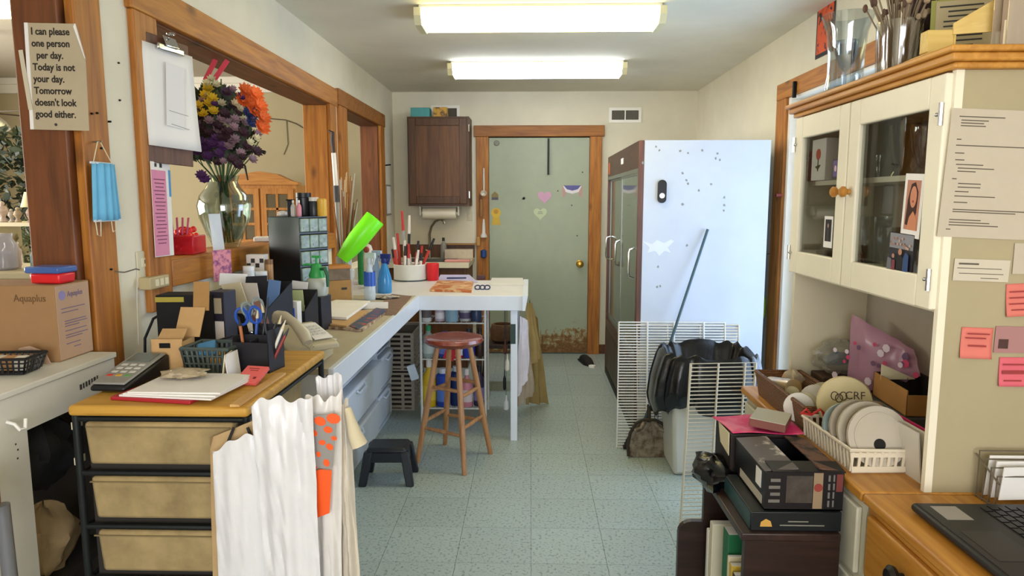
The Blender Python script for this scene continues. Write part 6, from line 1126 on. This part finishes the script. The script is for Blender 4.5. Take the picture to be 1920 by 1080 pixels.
# things inside the cabinet
ZSH = 1.5155
def inn(px, py, x, z): q = Px(px, py, x); return (x, q.y, z)
rbx = T('rose_box', 'white box with red rose picture inside the far cabinet door', 'box', inn(1558, 290, .99, ZSH), -90); B().bb(-.055, .055, -.04, .04, 0, .135).o('body', m_paper, rbx, bevel=.002); B().prism(circ(.018, 12), -.0412, -.0402, 'xz').o('rose', mat('rose_red', '#c24a32', .6), rbx, (0, 0, .085), smooth=False); B().bb(-.003, .003, -.0412, -.0402, .03, .07).prism([(-.022, .045), (0, .035), (.022, .05), (.0, .05)], -.0412, -.0402, 'xz').o('stalk', mat('rose_leaf', '#2f4a38', .6), rbx, smooth=False)
for i in range(4): B().bb(-.035, .035, -.03, .03, 0, .026).o('small_box', mat('small_box', '#c9b8a2', .6, col2='#a8604a', scale=20, thr=(.5, .6)), None, Vector(inn(1532, 300, .995, ZSH)) + Vector((0, 0, .0262 * i)), (0, 0, R(-90 + 4 * i)), bevel=.002, label=['lowest small box of the stack inside the far cabinet door', 'second lowest small box inside the far cabinet door', 'third small box from below inside the far cabinet door', 'topmost small box of the stack inside the far cabinet door'][i], cat='box', group='small boxes stacked in the hutch')
gv = [('tall glass vase highest in the near cabinet door', 1695, 260, 1.09, ZSH, .045, .17), ('glass tumbler beside the tall vase on the inner shelf', 1735, 270, 1.07, ZSH, .04, .13), ('little glass bud vase left on the inner shelf', 1650, 290, 1.06, ZSH, .014, .07), ('wide glass vase on the lower cabinet floor near door', 1640, 440, 1.09, 1.2085, .05, .19), ('second glass vase on the lower cabinet floor', 1668, 440, 1.10, 1.2085, .04, .16), ('pale glass bowl on the lower floor of the far door', 1560, 470, 1.02, 1.2085, .05, .07)]
for lb, px, py, x, z, r_, h in gv: B().lathe([(r_ * .6, 0), (r_ * .7, .006), (r_ * .45, h * .2), (r_ * .85, h * .6), (r_, h), (r_ * .96, h), (r_ * .8, h * .6), (r_ * .4, h * .22), (.002, .02)], n=20, cap=False).o('glass_vase', glass('hutch_glass', '#d8dedc', .14), None, inn(px, py, x, z), label=lb, cat='vase', group='glassware inside the hutch')
B().lathe([(.012, 0), (.016, .02), (.014, .05), (.01, .06)], n=12).ball((0, 0, .07), .012, 8).o('figurine', mat('fig_red', '#8a4a40', .5), None, inn(1612, 470, 1.0, 1.2085), label='small reddish figurine at the lower left of the near door', cat='figurine')
B().tube([(0, 0, 0), (.0, .03, .04), (.01, .05, .02), (0, .08, .05)], .004, 6).o('coil', mat('tan_coil', '#a88a5a', .6), None, inn(1540, 490, .98, 1.213), label='tan cord coil on the lower floor of the far door', cat='cord')
# ---- on top of the hutch
ZTOP = HT + .0325
def ont(px, py): q = Pz(px, py, ZTOP); return q
q = Px(1583, 165, .965); hv = T('hurricane_vase', 'large clear hurricane vase holding a goblet on the hutch top', 'vase', (.965, q.y, ZTOP))
B().lathe([(.055, 0), (.058, .005), (.052, .05), (.052, .11), (.058, .175), (.075, .225), (.073, .227), (.055, .175), (.049, .11), (.049, .05), (.053, .012), (.002, .01)], n=32, cap=False).o('vase', glass('hurricane_glass', '#eef3f6', .12), hv); B().lathe([(.026, .012), (.028, .016), (.005, .022), (.005, .06), (.02, .075), (.032, .11), (.034, .15), (.033, .15), (.030, .11), (.018, .08), (.001, .07)], n=24, cap=False).o('goblet', glass('goblet_glass', '#dfe9f8', .2), hv)
df = T('dried_flowers', 'dried flowers in a clear glass sleeve on the hutch top', 'dried flowers', (1.03, 2.04, ZTOP)); rn = random.Random(15)
B().lathe([(.05, 0), (.055, .01), (.06, .16), (.057, .16), (.05, .015), (.002, .012)], n=24, cap=False).o('sleeve', glass('sleeve_film', '#ece8e2', .14, .1), df)
for i in range(56):
    a = rn.uniform(0, 6.28); r_ = rn.uniform(.02, .11); z = rn.uniform(.14, .32); B().tube([(.02 * math.cos(a), .02 * math.sin(a), .015), (r_ * .5 * math.cos(a), r_ * .5 * math.sin(a), z * .6), (r_ * math.cos(a), r_ * math.sin(a), z)], .0022, 5).o('stalk', mat('dry_stalk', '#8a7860', .8), df)
    B().ball((r_ * math.cos(a), r_ * math.sin(a), z), (rn.uniform(.004, .010),) * 2 + (rn.uniform(.006, .014),), 6).o('seed_head', mat(['dry_a', 'dry_b', 'dry_c'][i % 3], ['#7a5a4a', '#a89478', '#5c463a'][i % 3], .9, var=.3, scale=60), df)
B().bb(-.04, .04, -.06, .06, 0, .26).o('burgundy_box', mat('burgundy', '#3a1d1c', .6, var=.3, scale=20), None, (1.14, 2.05, ZTOP), (0, 0, R(20)), bevel=.004, label='dark burgundy box behind the dried flowers on the hutch', cat='box')
nt2 = T('framed_notice', 'printed notice with green border standing on the hutch top', 'notice', Vector((1.14, 1.93, ZTOP)), rot=face('c', 0, -6, -20)); B().box(0, .1, 0, .15, .2, .004).o('border', mat('notice_green', '#9a9a50', .6), nt2, smooth=False); B().box(.004, .1, .003, .135, .19, .002).o('sheet', mat('notice_sheet', '#b3a684', .7), nt2, smooth=False); marks(nt2, m_ink, [(-.005 + .01 * (i % 2), .18 - .013 * i, .10 - .02 * (i % 3), .004) for i in range(12)], z=.0045)['kind'] = 'stuff'
wt = T('wooden_bracket', 'pale wooden tray bracket overhanging the hutch top edge', 'bracket', Vector((.985, 1.70, ZTOP)), -3); m_pw = wood('pale_wood', '#c9a650', '#dfc173', 'x', knots=False)
B().bb(-.06, .0, 0, .035, .012, .062).bb(0, .005, .0, .035, .012, .062).o('block', m_pw, wt, bevel=.002); B().bb(-.055, .1, .0, .12, 0, .012).o('base', m_pw, wt, smooth=False); B().hexa([(-.005, -.004, .05), (.2, -.15 + .09, .05), (.2, -.056, .05), (-.005, .0, .05), (-.005, -.004, .075), (.2, -.06, .20), (.2, -.056, .20), (-.005, .0, .075)]).o('sloping_board', m_pw, wt, smooth=False)
ac = T('acrylic_holder', 'clear acrylic sheet holder at the top right photo corner', 'holder', Vector((1.10, 1.60, ZTOP)), 0); m_acr = film('acrylic', '#d8cbb8', .35, .1)
B().bb(-.06, .1, 0, .003, 0, .18).o('front_sheet', m_acr, ac, smooth=False); B().bb(-.06, .1, .05, .053, 0, .2).o('back_sheet', m_acr, ac, smooth=False); B().bb(-.06, .1, 0, .053, 0, .003).o('foot', m_acr, ac, smooth=False)
for x in (-.058, -.03): B().cyl((x, .01, 0), (x, .01, .06), .003, n=6).o('peg', m_cream, ac)
B().bb(-.045, .095, .01, .045, .004, .12).o('brochures', mat('brochure', '#b39f8a', .7, var=.1), ac, smooth=False)
# ---- pine topped white base and pine desk
bs = T('base_cabinet', 'white base cabinet with honey pine top under the hutch', 'cabinet', (.81, 1.605, 0)); B().bb(0, .43, .0, .93, 0, DZ - .026).o('body', mat('base_white', '#cfc9b4', .5, var=.06), bs, smooth=False); B().bb(-.018, .43, -.004, .95, DZ - .026, DZ).o('top', honY, bs, bevel=.005)
for i in range(2):
    d = B().bb(-.014, .0, .02 + .46 * i, .45 + .46 * i, .06, .52).o('door', mat('base_white'), bs, bevel=.004); B().ball((-.02, .40 + .1 * i, .42), .012, 10).o('knob', m_chrome, d)
    d = B().bb(-.014, .0, .02 + .46 * i, .45 + .46 * i, .54, .71).o('drawer', mat('base_white'), bs, bevel=.004); B().ball((-.02, .23 + .46 * i, .62), .012, 10).o('knob', m_chrome, d)
dk = T('pine_desk', 'honey pine desk with drawers at the lower right', 'desk', (.81, .55, 0)); DL = 1.045
B().bb(0, .69, 0, DL, .06, DZ - .024).o('carcass', honY, dk, smooth=False); B().bb(-.018, .69, -.01, DL, DZ - .024, DZ - .0005).o('top', honY, dk, bevel=.006)
for c_ in range(2):
    for i in range(4):
        z1 = DZ - .045 - .165 * i; d = B().bb(-.016, .002, .02 + .515 * c_, .50 + .515 * c_ + .01, z1 - .15, z1).o('drawer', honY, dk, bevel=.006)
        B().lathe([(.010, 0), (.010, .010), (.024, .018), (.026, .026), (.018, .034), (.002, .036)], n=20).o('knob', mat('knob_black', '#15130f', .35), d, (-.016, .855 if c_ else .27, z1 - .06), (0, R(-90), 0))
# laptop
lt = T('laptop', 'open black laptop on the pine desk', 'laptop', (.85, 1.10, DZ), 0); m_lb = mat('laptop_black', '#19191b', .5, var=.08, scale=40)
B().bb(0, .30, 0, .40, .003, .022).o('base', m_lb, lt, bevel=.012, seg=4); B().bb(.01, .295, .01, .39, .0222, .0232).o('deck', mat('deck_grey', '#232326', .45), lt, bevel=.006); B().bb(.025, .105, .14, .26, .0233, .0238).o('touchpad', mat('pad_grey', '#2a2a2d', .4), lt, smooth=False)
B().bb(.03, .085, .31, .375, .0233, .0238).o('sticker', mat('sticker_grey', '#9a9590', .5), lt, smooth=False)
for r_ in range(5):
    for c_ in range(14): B().bb(0, .0155, 0, .0205, .0233, .0255).o('key', mat('key_black', '#131314', .4), lt, (.135 + .0195 * r_, .375 - .0255 * (c_ + 1) + .008 * (r_ % 2), 0))
B().box(.36, .2, .13, .006, .39, .24, ry=22).o('screen', m_lb, lt, bevel=.004); B().box(.354, .2, .13, .002, .36, .21, ry=22).o('display', mat('screen_dark', '#0c0d10', .1), lt, smooth=False)
# letter rack with envelopes, cable loop
lr = T('letter_rack', 'wire letter rack beside the hutch side panel', 'letter rack', Vector((1.125, 1.585, DZ)), 0); m_lw = mat('rack_wire', '#7d7364', .4, .6)
for i in range(4): y = -.022 * i; B().tube([(-.075, y, 0), (-.075, y, .075 + .012 * (3 - i)), (.1, y, .075 + .012 * (3 - i)), (.1, y, 0)], .0022, 6).o('loop', m_lw, lr)
for x in (-.075, .1): B().tube([(x, .0, .004), (x, -.068, .004)], .0022, 6).o('rail', m_lw, lr); B().tube([(x, .012, .10), (x, -.075, .06)], .0022, 6).o('rail', m_lw, lr)
for i in range(3): B().box(0, 0, .055, .16, .002, .10 - .01 * i).o('envelope', m_paper, None, (1.14, 1.575 - .022 * i, DZ + .003), (R(6), 0, R(2 * i)), smooth=False, label=['rearmost white envelope in the wire letter rack', 'middle white envelope in the wire letter rack', 'front white envelope in the wire letter rack'][i], cat='envelope', group='envelopes in the letter rack')
B().tube([(.07 + .0 + .02 * math.cos(a), .035 * math.sin(a) * 1.4, .006 + .02 * (1 + math.cos(a)) * .2) for a in [k * 2 * math.pi / 14 for k in range(14)]], .003, 6, True).tube([(.09, 0, .01), (.12, -.03, .006), (.16, -.05, .004)], .003, 6).o('cable_loop', m_blk, None, Pz(1838, 917, DZ) + Vector((-.05, 0, .0)), label='black cable loop lying on the desk behind the laptop', cat='cable')
# ---- things under the hutch on the pine top
def rt(px, py, z=DZ): return Pz(px, py, z)
def tray(name, label, cat, loc, rz, a, b_, h, m, fl=1.12, group=None):
    t = T(name, label, cat, loc, rz, group); B().box(0, 0, .004, 2 * a, 2 * b_, .008).o('base', m, t)
    for s in (-1, 1):
        B().hexa([(s * a - .004, -b_, 0), (s * a + .004, -b_, 0), (s * a + .004, b_, 0), (s * a - .004, b_, 0), (s * a * fl - .004, -b_ * fl, h), (s * a * fl + .004, -b_ * fl, h), (s * a * fl + .004, b_ * fl, h), (s * a * fl - .004, b_ * fl, h)]).o('side', m, t, smooth=False)
        B().hexa([(-a, s * b_ - .004, 0), (a, s * b_ - .004, 0), (a, s * b_ + .004, 0), (-a, s * b_ + .004, 0), (-a * fl, s * b_ * fl - .004, h), (a * fl, s * b_ * fl - .004, h), (a * fl, s * b_ * fl + .004, h), (-a * fl, s * b_ * fl + .004, h)]).o('side', m, t, smooth=False)
    return t
def wicker_mat(key, c1, c2):
    if key in _mc: return _mc[key]
    m = bpy.data.materials.new(key); m.use_nodes = True; N = m.node_tree.nodes; L = m.node_tree.links; b = N['Principled BSDF']; b.inputs['Roughness'].default_value = .6
    tc = N.new('ShaderNodeTexCoord'); wv = N.new('ShaderNodeTexWave'); wv.inputs['Scale'].default_value = 55; wv.bands_direction = 'Z'; wv.inputs['Distortion'].default_value = 4; wv.inputs['Detail Scale'].default_value = 3; L.new(tc.outputs['Object'], wv.inputs[0])
    rp = N.new('ShaderNodeValToRGB'); rp.color_ramp.elements[0].color = lin(c1); rp.color_ramp.elements[1].color = lin(c2); L.new(wv.outputs['Fac'], rp.inputs[0]); L.new(rp.outputs[0], b.inputs['Base Color'])
    bp = N.new('ShaderNodeBump'); bp.inputs['Strength'].default_value = .8; bp.inputs['Distance'].default_value = .004; L.new(wv.outputs['Fac'], bp.inputs['Height']); L.new(bp.outputs[0], b.inputs['Normal']); _mc[key] = m; return m
wk = tray('wicker_basket', 'brown wicker basket of lids and jars under the hutch', 'basket', (.893, 2.235, DZ), 0, .07, .20, .078, wicker_mat('wicker', '#4f2c14', '#9a6436'))
B().tube([(-.079, -.225, .08), (.079, -.225, .08), (.079, .225, .08), (-.079, .225, .08)], .007, 8, True).o('rim', wicker_mat('wicker', '', ''), wk)
B().cyl((0, -.06, 0), (0, .07, 0), .032, n=18).o('jar', mat('jar_foil', '#a39a94', .25, .4, col2='#c8a86a', scale=9), None, (.868, 2.34, DZ + .055), (R(-10), 0, R(14)), label='clear jar lying at the far end of the wicker basket', cat='jar')
rn = random.Random(21)
for i, (px, py, r_) in enumerate([(1494, 745, .045), (1505, 725, .042), (1525, 735, .05), (1540, 730, .05), (1553, 735, .048), (1480, 752, .035)]):
    q = Py(px, py, 2.12 + .03 * i); B().lathe([(r_, -.005), (r_, .004), (r_ * .86, .007), (r_ * .8, .002), (.002, .0)], n=24, ax='x').o('canning_cover', mat(['lid_white', 'lid_cream'][i % 2], ['#d6d0c2', '#c9bf9c'][i % 2], .5), None, (q.x, 2.12 + .03 * i - .02, DZ + .012 + r_ * .98), (0, R(12), R(68 - 10 * i)), label=['cream lid leaning front left in the wicker basket', 'yellowish lid behind the front left one in the basket', 'white lid in the middle of the wicker basket', 'yellowish tall lid right of the middle in the basket', 'white lid furthest right in the wicker basket', 'small white lid lowest at the left of the basket'][i], cat='lid', group='lids in the wicker basket')
crumple('shell_garland', 'pale shells with orange ribbon at the far end of the basket', 'shells', mat('shells', '#b0a184', .7, col2='#c0602c', scale=22, thr=(.58, .66)), (.92, 2.40, DZ + .02), (.035, .035, .04), 51)
wb_ = T('ribbon_basket', 'white slotted plastic basket full of spools', 'basket', (.888, 1.855, DZ), 2, None); m_wb = mat('basket_white', '#d9cdb6', .45); a, b_, h = .072, .135, .062
B().box(0, 0, .003, 2 * a, 2 * b_, .005).o('base', m_wb, wb_)
B().tube([(-a - .008, -b_ - .008, h), (a + .008, -b_ - .008, h), (a + .008, b_ + .008, h), (-a - .008, b_ + .008, h)], .0055, 8, True).o('rim', m_wb, wb_)
for s in (-1, 1):
    for i in range(9): x = -a + 2 * a * i / 8; B().box(x * 1.04, s * (b_ + .004), h / 2 + .002, .007, .004, h - .008, rx=-s * 7).o('slat', m_wb, wb_, smooth=False)
    for i in range(16): y = -b_ + 2 * b_ * i / 15; B().box(s * (a + .004), y * 1.03, h / 2 + .002, .004, .007, h - .008, ry=s * 7).o('slat', m_wb, wb_, smooth=False)
B().box(0, -b_ - .004, .012, 2 * a, .004, .014).box(0, -b_ - .006, h - .012, 2 * a, .004, .012).o('band', m_wb, wb_, smooth=False)
def spool(label, y, r_, x, c, w_=.012, hole=True, z=None, tilt=-8, yaw=0):
    t = T('spool', label, 'spool', (x, y, DZ + .008 + r_ if z is None else z), rot=(R(tilt), 0, R(yaw)), group='spools in the white basket'); m = mat('spool_' + c[1:], c, .55, var=.04)
    B().lathe([(r_ * .2, -w_), (r_ * .78, -w_), (r_ * .8, -w_ * .8), (r_, -w_ * .8), (r_, 0), (r_ * .2, 0)], n=36, ax='y', cap=True).o('disc', m, t)
    B().lathe([(r_ * .8, -w_ - .0004), (r_ * .76, -w_ - .001), (r_ * .74, -w_ - .0004)], n=36, ax='y', cap=False).o('ridge', m, t)
    if hole: B().lathe([(r_ * .19, -w_ - .0015), (r_ * .19, -w_ + .001)], n=18, ax='y').o('hub_hole', mat('hole_dark', '#15120f', .8), t, (0, 0, -.25 * r_))
    return t
spool('largest pale grey spool with dark hub hole in front of the white basket', 1.745, .078, .893, '#b5aa98', .012, True, DZ + .088, -14)
spool('grey spool directly behind the front one in the white basket', 1.785, .078, .885, '#a89c88', .012, False, DZ + .088, -14); spool('grey spool third from the front in the white basket', 1.825, .074, .878, '#a39683', .012, False, DZ + .085, -14); spool('teal and grey spool at the back of the white basket', 1.868, .064, .868, '#8a9a98', .014, False, DZ + .074, -14)
cr = T('tin_cover', 'cream round lid printed CRF standing behind the white basket', 'lid', (.917, 1.985, DZ + .105), rot=(R(-12), 0, R(-6))); B().lathe([(.075, -.006), (.078, -.002), (.078, .006), (.002, .006)], n=36, ax='y').o('disc', mat('lid_yellow', '#c9b888', .55, var=.05), cr)
txt('CRF', .032, mat('crf_ink', '#4a3a30', .7), cr, (-.002, -.0068, .012), face('c'), sx=1.0)
for g in range(3): B().tube([(-.03 + .012 * g + .01 * math.cos(k), -.0068, .02 - .006 * (g % 2) + .012 * math.sin(k)) for k in [j * 2 * math.pi / 10 for j in range(10)]], .0014, 5, True).o('flourish', mat('crf_ink'), cr)
for lb, x, y, r_, z, t_ in [('tan round lid lying right of the CRF lid', 0.985, 2.02, .055, .085, 62), ('tan round lid lying under another right of the CRF lid', 0.985, 2.0, .055, .055, 66), ('grey round lid standing by the brown carton', 1.0, 2.12, .055, .085, 10)]: B().lathe([(r_, -.007), (r_ * 1.03, .0), (r_, .007), (.002, .006)], n=32, ax='y').o('tin_cover', mat('lid_tan', '#a8977a', .55, var=.06), None, (x, y, DZ + z), (R(-t_ if t_ < 20 else t_), 0, R(-10)), label=lb, cat='lid', group='round lids under the hutch')
B().tube([(0, 0, .0), (-.02, -.01, .02), (-.03, .0, .005), (.0, .0, .0), (.02, -.01, .02), (.03, -.005, .01), (.045, -.01, -.03)], .004, 6).o('ribbon_bow', mat('ribbon_redder', '#b8302c', .5), None, (.815, 1.965, DZ + .075), label='red ribbon bow tied on the white basket rim', cat='ribbon')
B().lathe([(.022, -.003), (.022, .003)], n=18).o('tag_disc', m_cream, None, rt(1522, 788) + Vector((0, .02, .07)), (R(20), R(10), 0), label='small cream oval tag beside the CRF lid', cat='tag')
cbx = T('open_carton', 'shallow brown carton with dark inside by the hutch back', 'carton', (1.128, 2.02, DZ + .09), -4); m_ci = mat('carton_dark', '#2a2320', .8)
B().bb(-.07, .065, -.12, -.117, 0, .062).o('front', mat('carton_tan', '#a3743c', .8, var=.05), cbx, smooth=False); B().bb(-.07, -.067, -.12, .1, 0, .075).o('side', mat('carton_tan'), cbx, smooth=False); B().bb(.062, .065, -.12, .1, 0, .075).o('side', m_ci, cbx, smooth=False); B().bb(-.07, .065, .097, .1, 0, .075).o('back', m_ci, cbx, smooth=False); B().bb(-.07, .065, -.12, .1, 0, .003).o('bottom', m_ci, cbx, smooth=False); B().prism([(-.07, .062), (-.07, .11), (.03, .066)], .05, .053, 'xz').o('flap', m_cream, cbx, smooth=False)
B().bb(-.075, .07, -.125, .1, 0, .089).o('grey_box', mat('slate_box', '#4a4a46', .6), None, (1.128, 2.02, DZ), bevel=.004, label='dark grey box under the shallow brown carton', cat='box')
# pink sleeve bag, blue clear bag, nut bag
pb = patch('flower_sleeve', film('pink_film', '#d8a8c0', .40, .2), [(1.08, 2.33, DZ + .02), (1.165, 2.05, DZ + .17), (1.17, 2.10, DZ + .24), (1.085, 2.34, DZ + .31)], rip(61, .006), .022, label='pink patterned clear flower sleeve leaning at the hutch back', cat='sleeve')
rn = random.Random(4)
for i in range(26): u, v = rn.random(), rn.random(); P_ = lerp(lerp(Vector((1.06, 2.34, DZ + .05)), Vector((1.19, 2.05, DZ + .16)), u), lerp(Vector((1.07, 2.36, DZ + .27)), Vector((1.195, 2.10, DZ + .23)), u), v); B().prism(circ(rn.uniform(.006, .014), 7), -.0005, .0005, 'yz').o('print_spot', mat(['spot_pink', 'spot_white', 'spot_plum'][i % 3], ['#c23a64', '#d6c6d0', '#6a4a68'][i % 3], .5), pb, P_ - pb.location + Vector((-.04, -.012, 0)), (0, 0, R(24)), smooth=False)
bb_ = crumple('plastic_bag', 'clear plastic bag with blue ribbon at the far corner under the hutch', 'bag', film('bag_clear', '#d8d4c4', .22, .12), (1.09, 2.41, DZ + .085), (.09, .055, .06), 71); B().tube([(-.06, -.02, .05), (-.03, -.03, .07), (.02, -.02, .06), (.0, .01, .045), (-.05, .0, .05)], .018, 8).o('ribbon', mat('ribbon_blue', '#2f4a62', .4), bb_)
B().bb(-.085, .085, -.055, .055, 0, .085).o('brown_tray', mat('tray_dark', '#4a3426', .8), None, (1.095, 2.41, DZ), bevel=.004, label='dark brown tray under the clear plastic bag', cat='tray')
nb = crumple('snack_bag', 'dark film bag of golden brown nuts between basket and sleeve', 'bag', film('bag_dark', '#6a5444', .55, .12), (1.035, 2.2, DZ), (.045, .085, .045), 72)
for i in range(16): B().ball((0, 0, 0), (rn.uniform(.009, .014), .009, .008), 8).o('nut', mat('nut', '#b5763a', .45, rnd=.3), nb, (rn.uniform(-.03, .03), rn.uniform(-.06, .05), .08 + rn.uniform(0, .02)))
# upright folders at the near panel
for i, (c, w_, lb) in enumerate([('#c2255e', .004, 'magenta folder standing at the hutch side panel'), ('#d9cfbb', .006, 'cream folder standing left of the magenta one'), ('#cfc9bd', .004, 'white folder standing leftmost at the hutch side')]): B().bb(-w_ / 2, w_ / 2, 0, .16, 0, .13).o('folder', mat('fold_' + c[1:], c, .6), None, (.985 - .012 * i, 1.645 + .004 * i, DZ), (0, R(-3 - 2 * i), R(2)), smooth=False, label=lb, cat='folder', group='folders at the hutch side')
# ---- dark bookcase with boxes in front of the base cabinet
m_bk = wood('bookcase_dark', '#1c0f0a', '#33201a', 'x', knots=False, rough=.4); m_bkz = wood('bookcase_dark_y', '#221410', '#3a2620', 'y', knots=False, rough=.4)
bk = T('bookcase', 'low dark wooden bookcase with open front beside the base cabinet', 'bookcase', (.772, 1.65, 0)); BH = .63
B().bb(-.235, 0, 0, .02, 0, BH - .02).o('side_panel', m_bk, bk, smooth=False)
arc = [(-.31 + .04 - .04 * math.cos(a), .425 + .04 * math.sin(a)) for a in [k * math.pi / 10 for k in range(6)]]
B().prism([(0, 0), (0, BH - .02), (-.235, BH - .02), (-.235, .465)] + arc[::-1] + [(-.31, 0)], .40, .42, 'xz').o('side_panel', m_bk, bk, smooth=False)
B().bb(-.245, 0, -.005, .43, BH - .02, BH).o('top', m_bkz, bk, bevel=.003); B().bb(-.012, 0, .02, .40, 0, BH - .02).o('back', m_bk, bk, smooth=False); B().bb(-.235, -.012, .02, .40, .215, .23).o('shelf', m_bkz, bk, smooth=False); B().bb(-.235, -.012, .02, .40, .04, .055).o('shelf', m_bkz, bk, smooth=False)
for c, y, w_, h, lb, cat, dx in [('#1f6a42', .17, .05, .32, 'green ring binder standing in the dark bookcase', 'binder', -.115), ('#d8d0b8', .30, .03, .28, 'cream folder behind the green binder in the bookcase', 'folder', -.12), ('#c9a83a', .10, .02, .26, 'yellow book in front of the green binder', 'book', -.12), ('#3a3226', .07, .02, .25, 'dark book nearest the bookcase side', 'book', -.12), ('#cfc4a0', .125, .014, .27, 'thin pale booklet beside the yellow book', 'booklet', -.12), ('#dedbd0', .34, .02, .24, 'white stack of papers at the far bookcase end', 'papers', -.12)]:
    t = T('binder' if cat == 'binder' else 'shelved_book', lb, cat, (.755 + dx, 1.65 + y, .2305), group='books in the dark bookcase'); B().bb(-.10, .09, -w_ / 2, w_ / 2, 0, h).o('cover', mat('bk_' + c[1:], c, .5), t, bevel=.002); B().bb(-.098, .085, -w_ / 2 + .002, w_ / 2 - .002, h, h + .001).o('pages', m_paper, t, smooth=False)
tl = T('game_box', 'flat dark teal box with gold emblem under the black carton', 'box', (.665, 1.66, BH), 0); B().bb(-.112, .112, 0, .24, 0, .05).o('body', mat('teal_black', '#12181a', .4), tl, bevel=.002); B().bb(-.1125, -.1122, .005, .235, .004, .046).o('side_label', mat('teal_side', '#2c4a4c', .4), tl, smooth=False); B().prism([(-.014, 0), (.016, 0), (.012, .014), (.0, .02), (-.012, .012)], -.0012, -.0002, 'xz').o('emblem', mat('gold', '#c79a4a', .4), tl, (-.075, 0, .012), smooth=False)
B().bb(-.04, .07, -.0008, -.0002, .014, .017).bb(-.02, .03, -.0008, -.0002, .024, .027).o('print', mat('pale_print', '#7d7a70', .6), tl, smooth=False)['kind'] = 'stuff'
bc = T('black_carton', 'open black printed carton on top of the flat teal box', 'carton', (.685, 1.67, BH + .0505), 0); hh = .098; a = .097; m_bc = mat('carton_black', '#17161a', .35, var=.2, scale=12)
B().bb(-a, a, 0, .003, 0, hh).o('front', m_bc, bc, smooth=False); B().bb(-a, a, .247, .25, 0, hh).o('back', m_bc, bc, smooth=False); B().bb(-a, -a + .003, .003, .247, 0, hh).o('side', m_bc, bc, smooth=False); B().bb(a - .003, a, .003, .247, 0, hh).o('side', m_bc, bc, smooth=False); B().bb(-a, a, 0, .25, 0, .003).o('bottom', m_bc, bc, smooth=False)
B().box(-.055, .13, hh + .003, .085, .24, .003, ry=-4).o('flap', mat('flap_grey', '#5c5450', .5, col2='#c9c2ba', scale=14, thr=(.55, .65)), bc, smooth=False); B().box(.068, .13, hh + .004, .06, .24, .003, ry=6).o('flap', mat('flap_brown', '#6a4a3c', .5, col2='#20201e', scale=20, thr=(.5, .6)), bc, smooth=False); B().box(.01, .03, hh + .004, .18, .06, .003, rx=5).o('flap', m_bc, bc, smooth=False)
B().bb(-.045, .02, -.0012, -.0002, .02, .09).o('picture', mat('pic_grey', '#4a443f', .3, var=.4, scale=30), bc, smooth=False); B().bb(.022, .045, -.0012, -.0002, .005, .098).o('picture', mat('pic_tan', '#8f7a60', .4), bc, smooth=False); B().prism(circ(.011, 10), -.0016, -.0012, 'xz').o('picture', mat('pic_red', '#8a3a34', .4), bc, (.034, 0, .06), smooth=False)
pr = B()
for i in range(4): pr.bb(-.088 + .004 * (i % 2), -.06, -.0012, -.0002, .02 + .018 * i, .028 + .018 * i)
for i in range(4): pr.bb(.058, .063, -.0012, -.0002, .01 + .022 * i, .026 + .022 * i).bb(.07, .074, -.0012, -.0002, .01 + .022 * i, .027 + .022 * i)
pr.o('print', mat('print_pale', '#6a655f', .6), bc, smooth=False)['kind'] = 'stuff'; B().bb(.078, .094, -.0012, -.0002, .05, .095).o('badge', mat('badge_maroon', '#6a2f2a', .5), bc, smooth=False)
B().bb(-a - .0012, -a - .0002, .03, .07, .045, .09).o('label', m_paper, bc, smooth=False); B().bb(-a - .0012, -a - .0002, .02, .20, .008, .03).o('label', mat('label_cream', '#b9b0a0', .6), bc, smooth=False)
B().bb(-.095, .095, 0, .16, 0, .152).o('dark_crate', mat('crate_dark', '#241a17', .6), None, (.675, 1.945, BH), bevel=.003, label='dark box carrying the pink papers behind the black carton', cat='box')
pz = BH + .1525
pp_ = patch('pink_paper', mat('hot_pink', '#d82c6a', .6, col2='#e2718f', scale=9, thr=(.45, .6)), [(.585, 1.945, pz + .002), (.79, 1.945, pz + .003), (.79, 2.12, pz + .004), (.565, 2.10, pz + .004)], lambda u, v: .003 * math.sin(6 * u + 4 * v), solid=.0015, label='hot pink wrapping paper spread on the dark box', cat='paper')
patch('cream_paper', m_cream, [(.572, 1.93, pz - .06), (.572, 2.02, pz - .05), (.575, 2.06, pz + .001), (.577, 1.95, pz + .001)], lambda u, v: .0, solid=.001, label='cream paper corner hanging out below the pink paper', cat='paper')
B().box(0, 0, .0135, .10, .12, .024).o('soap_box', mat('box_brownred', '#7d4a40', .5), None, (.71, 2.0, pz + .011), (0, R(3), R(-28)), bevel=.002, label='slim brown box lying on the pink paper', cat='box'); B().box(0, 0, .014, .099, .119, .002).o('top_label', mat('label_palegreen', '#b5b09c', .5), bpy.data.objects['soap_box'], (0, 0, .0125), smooth=False)
crumple('black_bag', 'black plastic bag slung over the bookcase corner', 'bag', m_bb, (.545, 1.99, .60), (.055, .10, .05), 81)
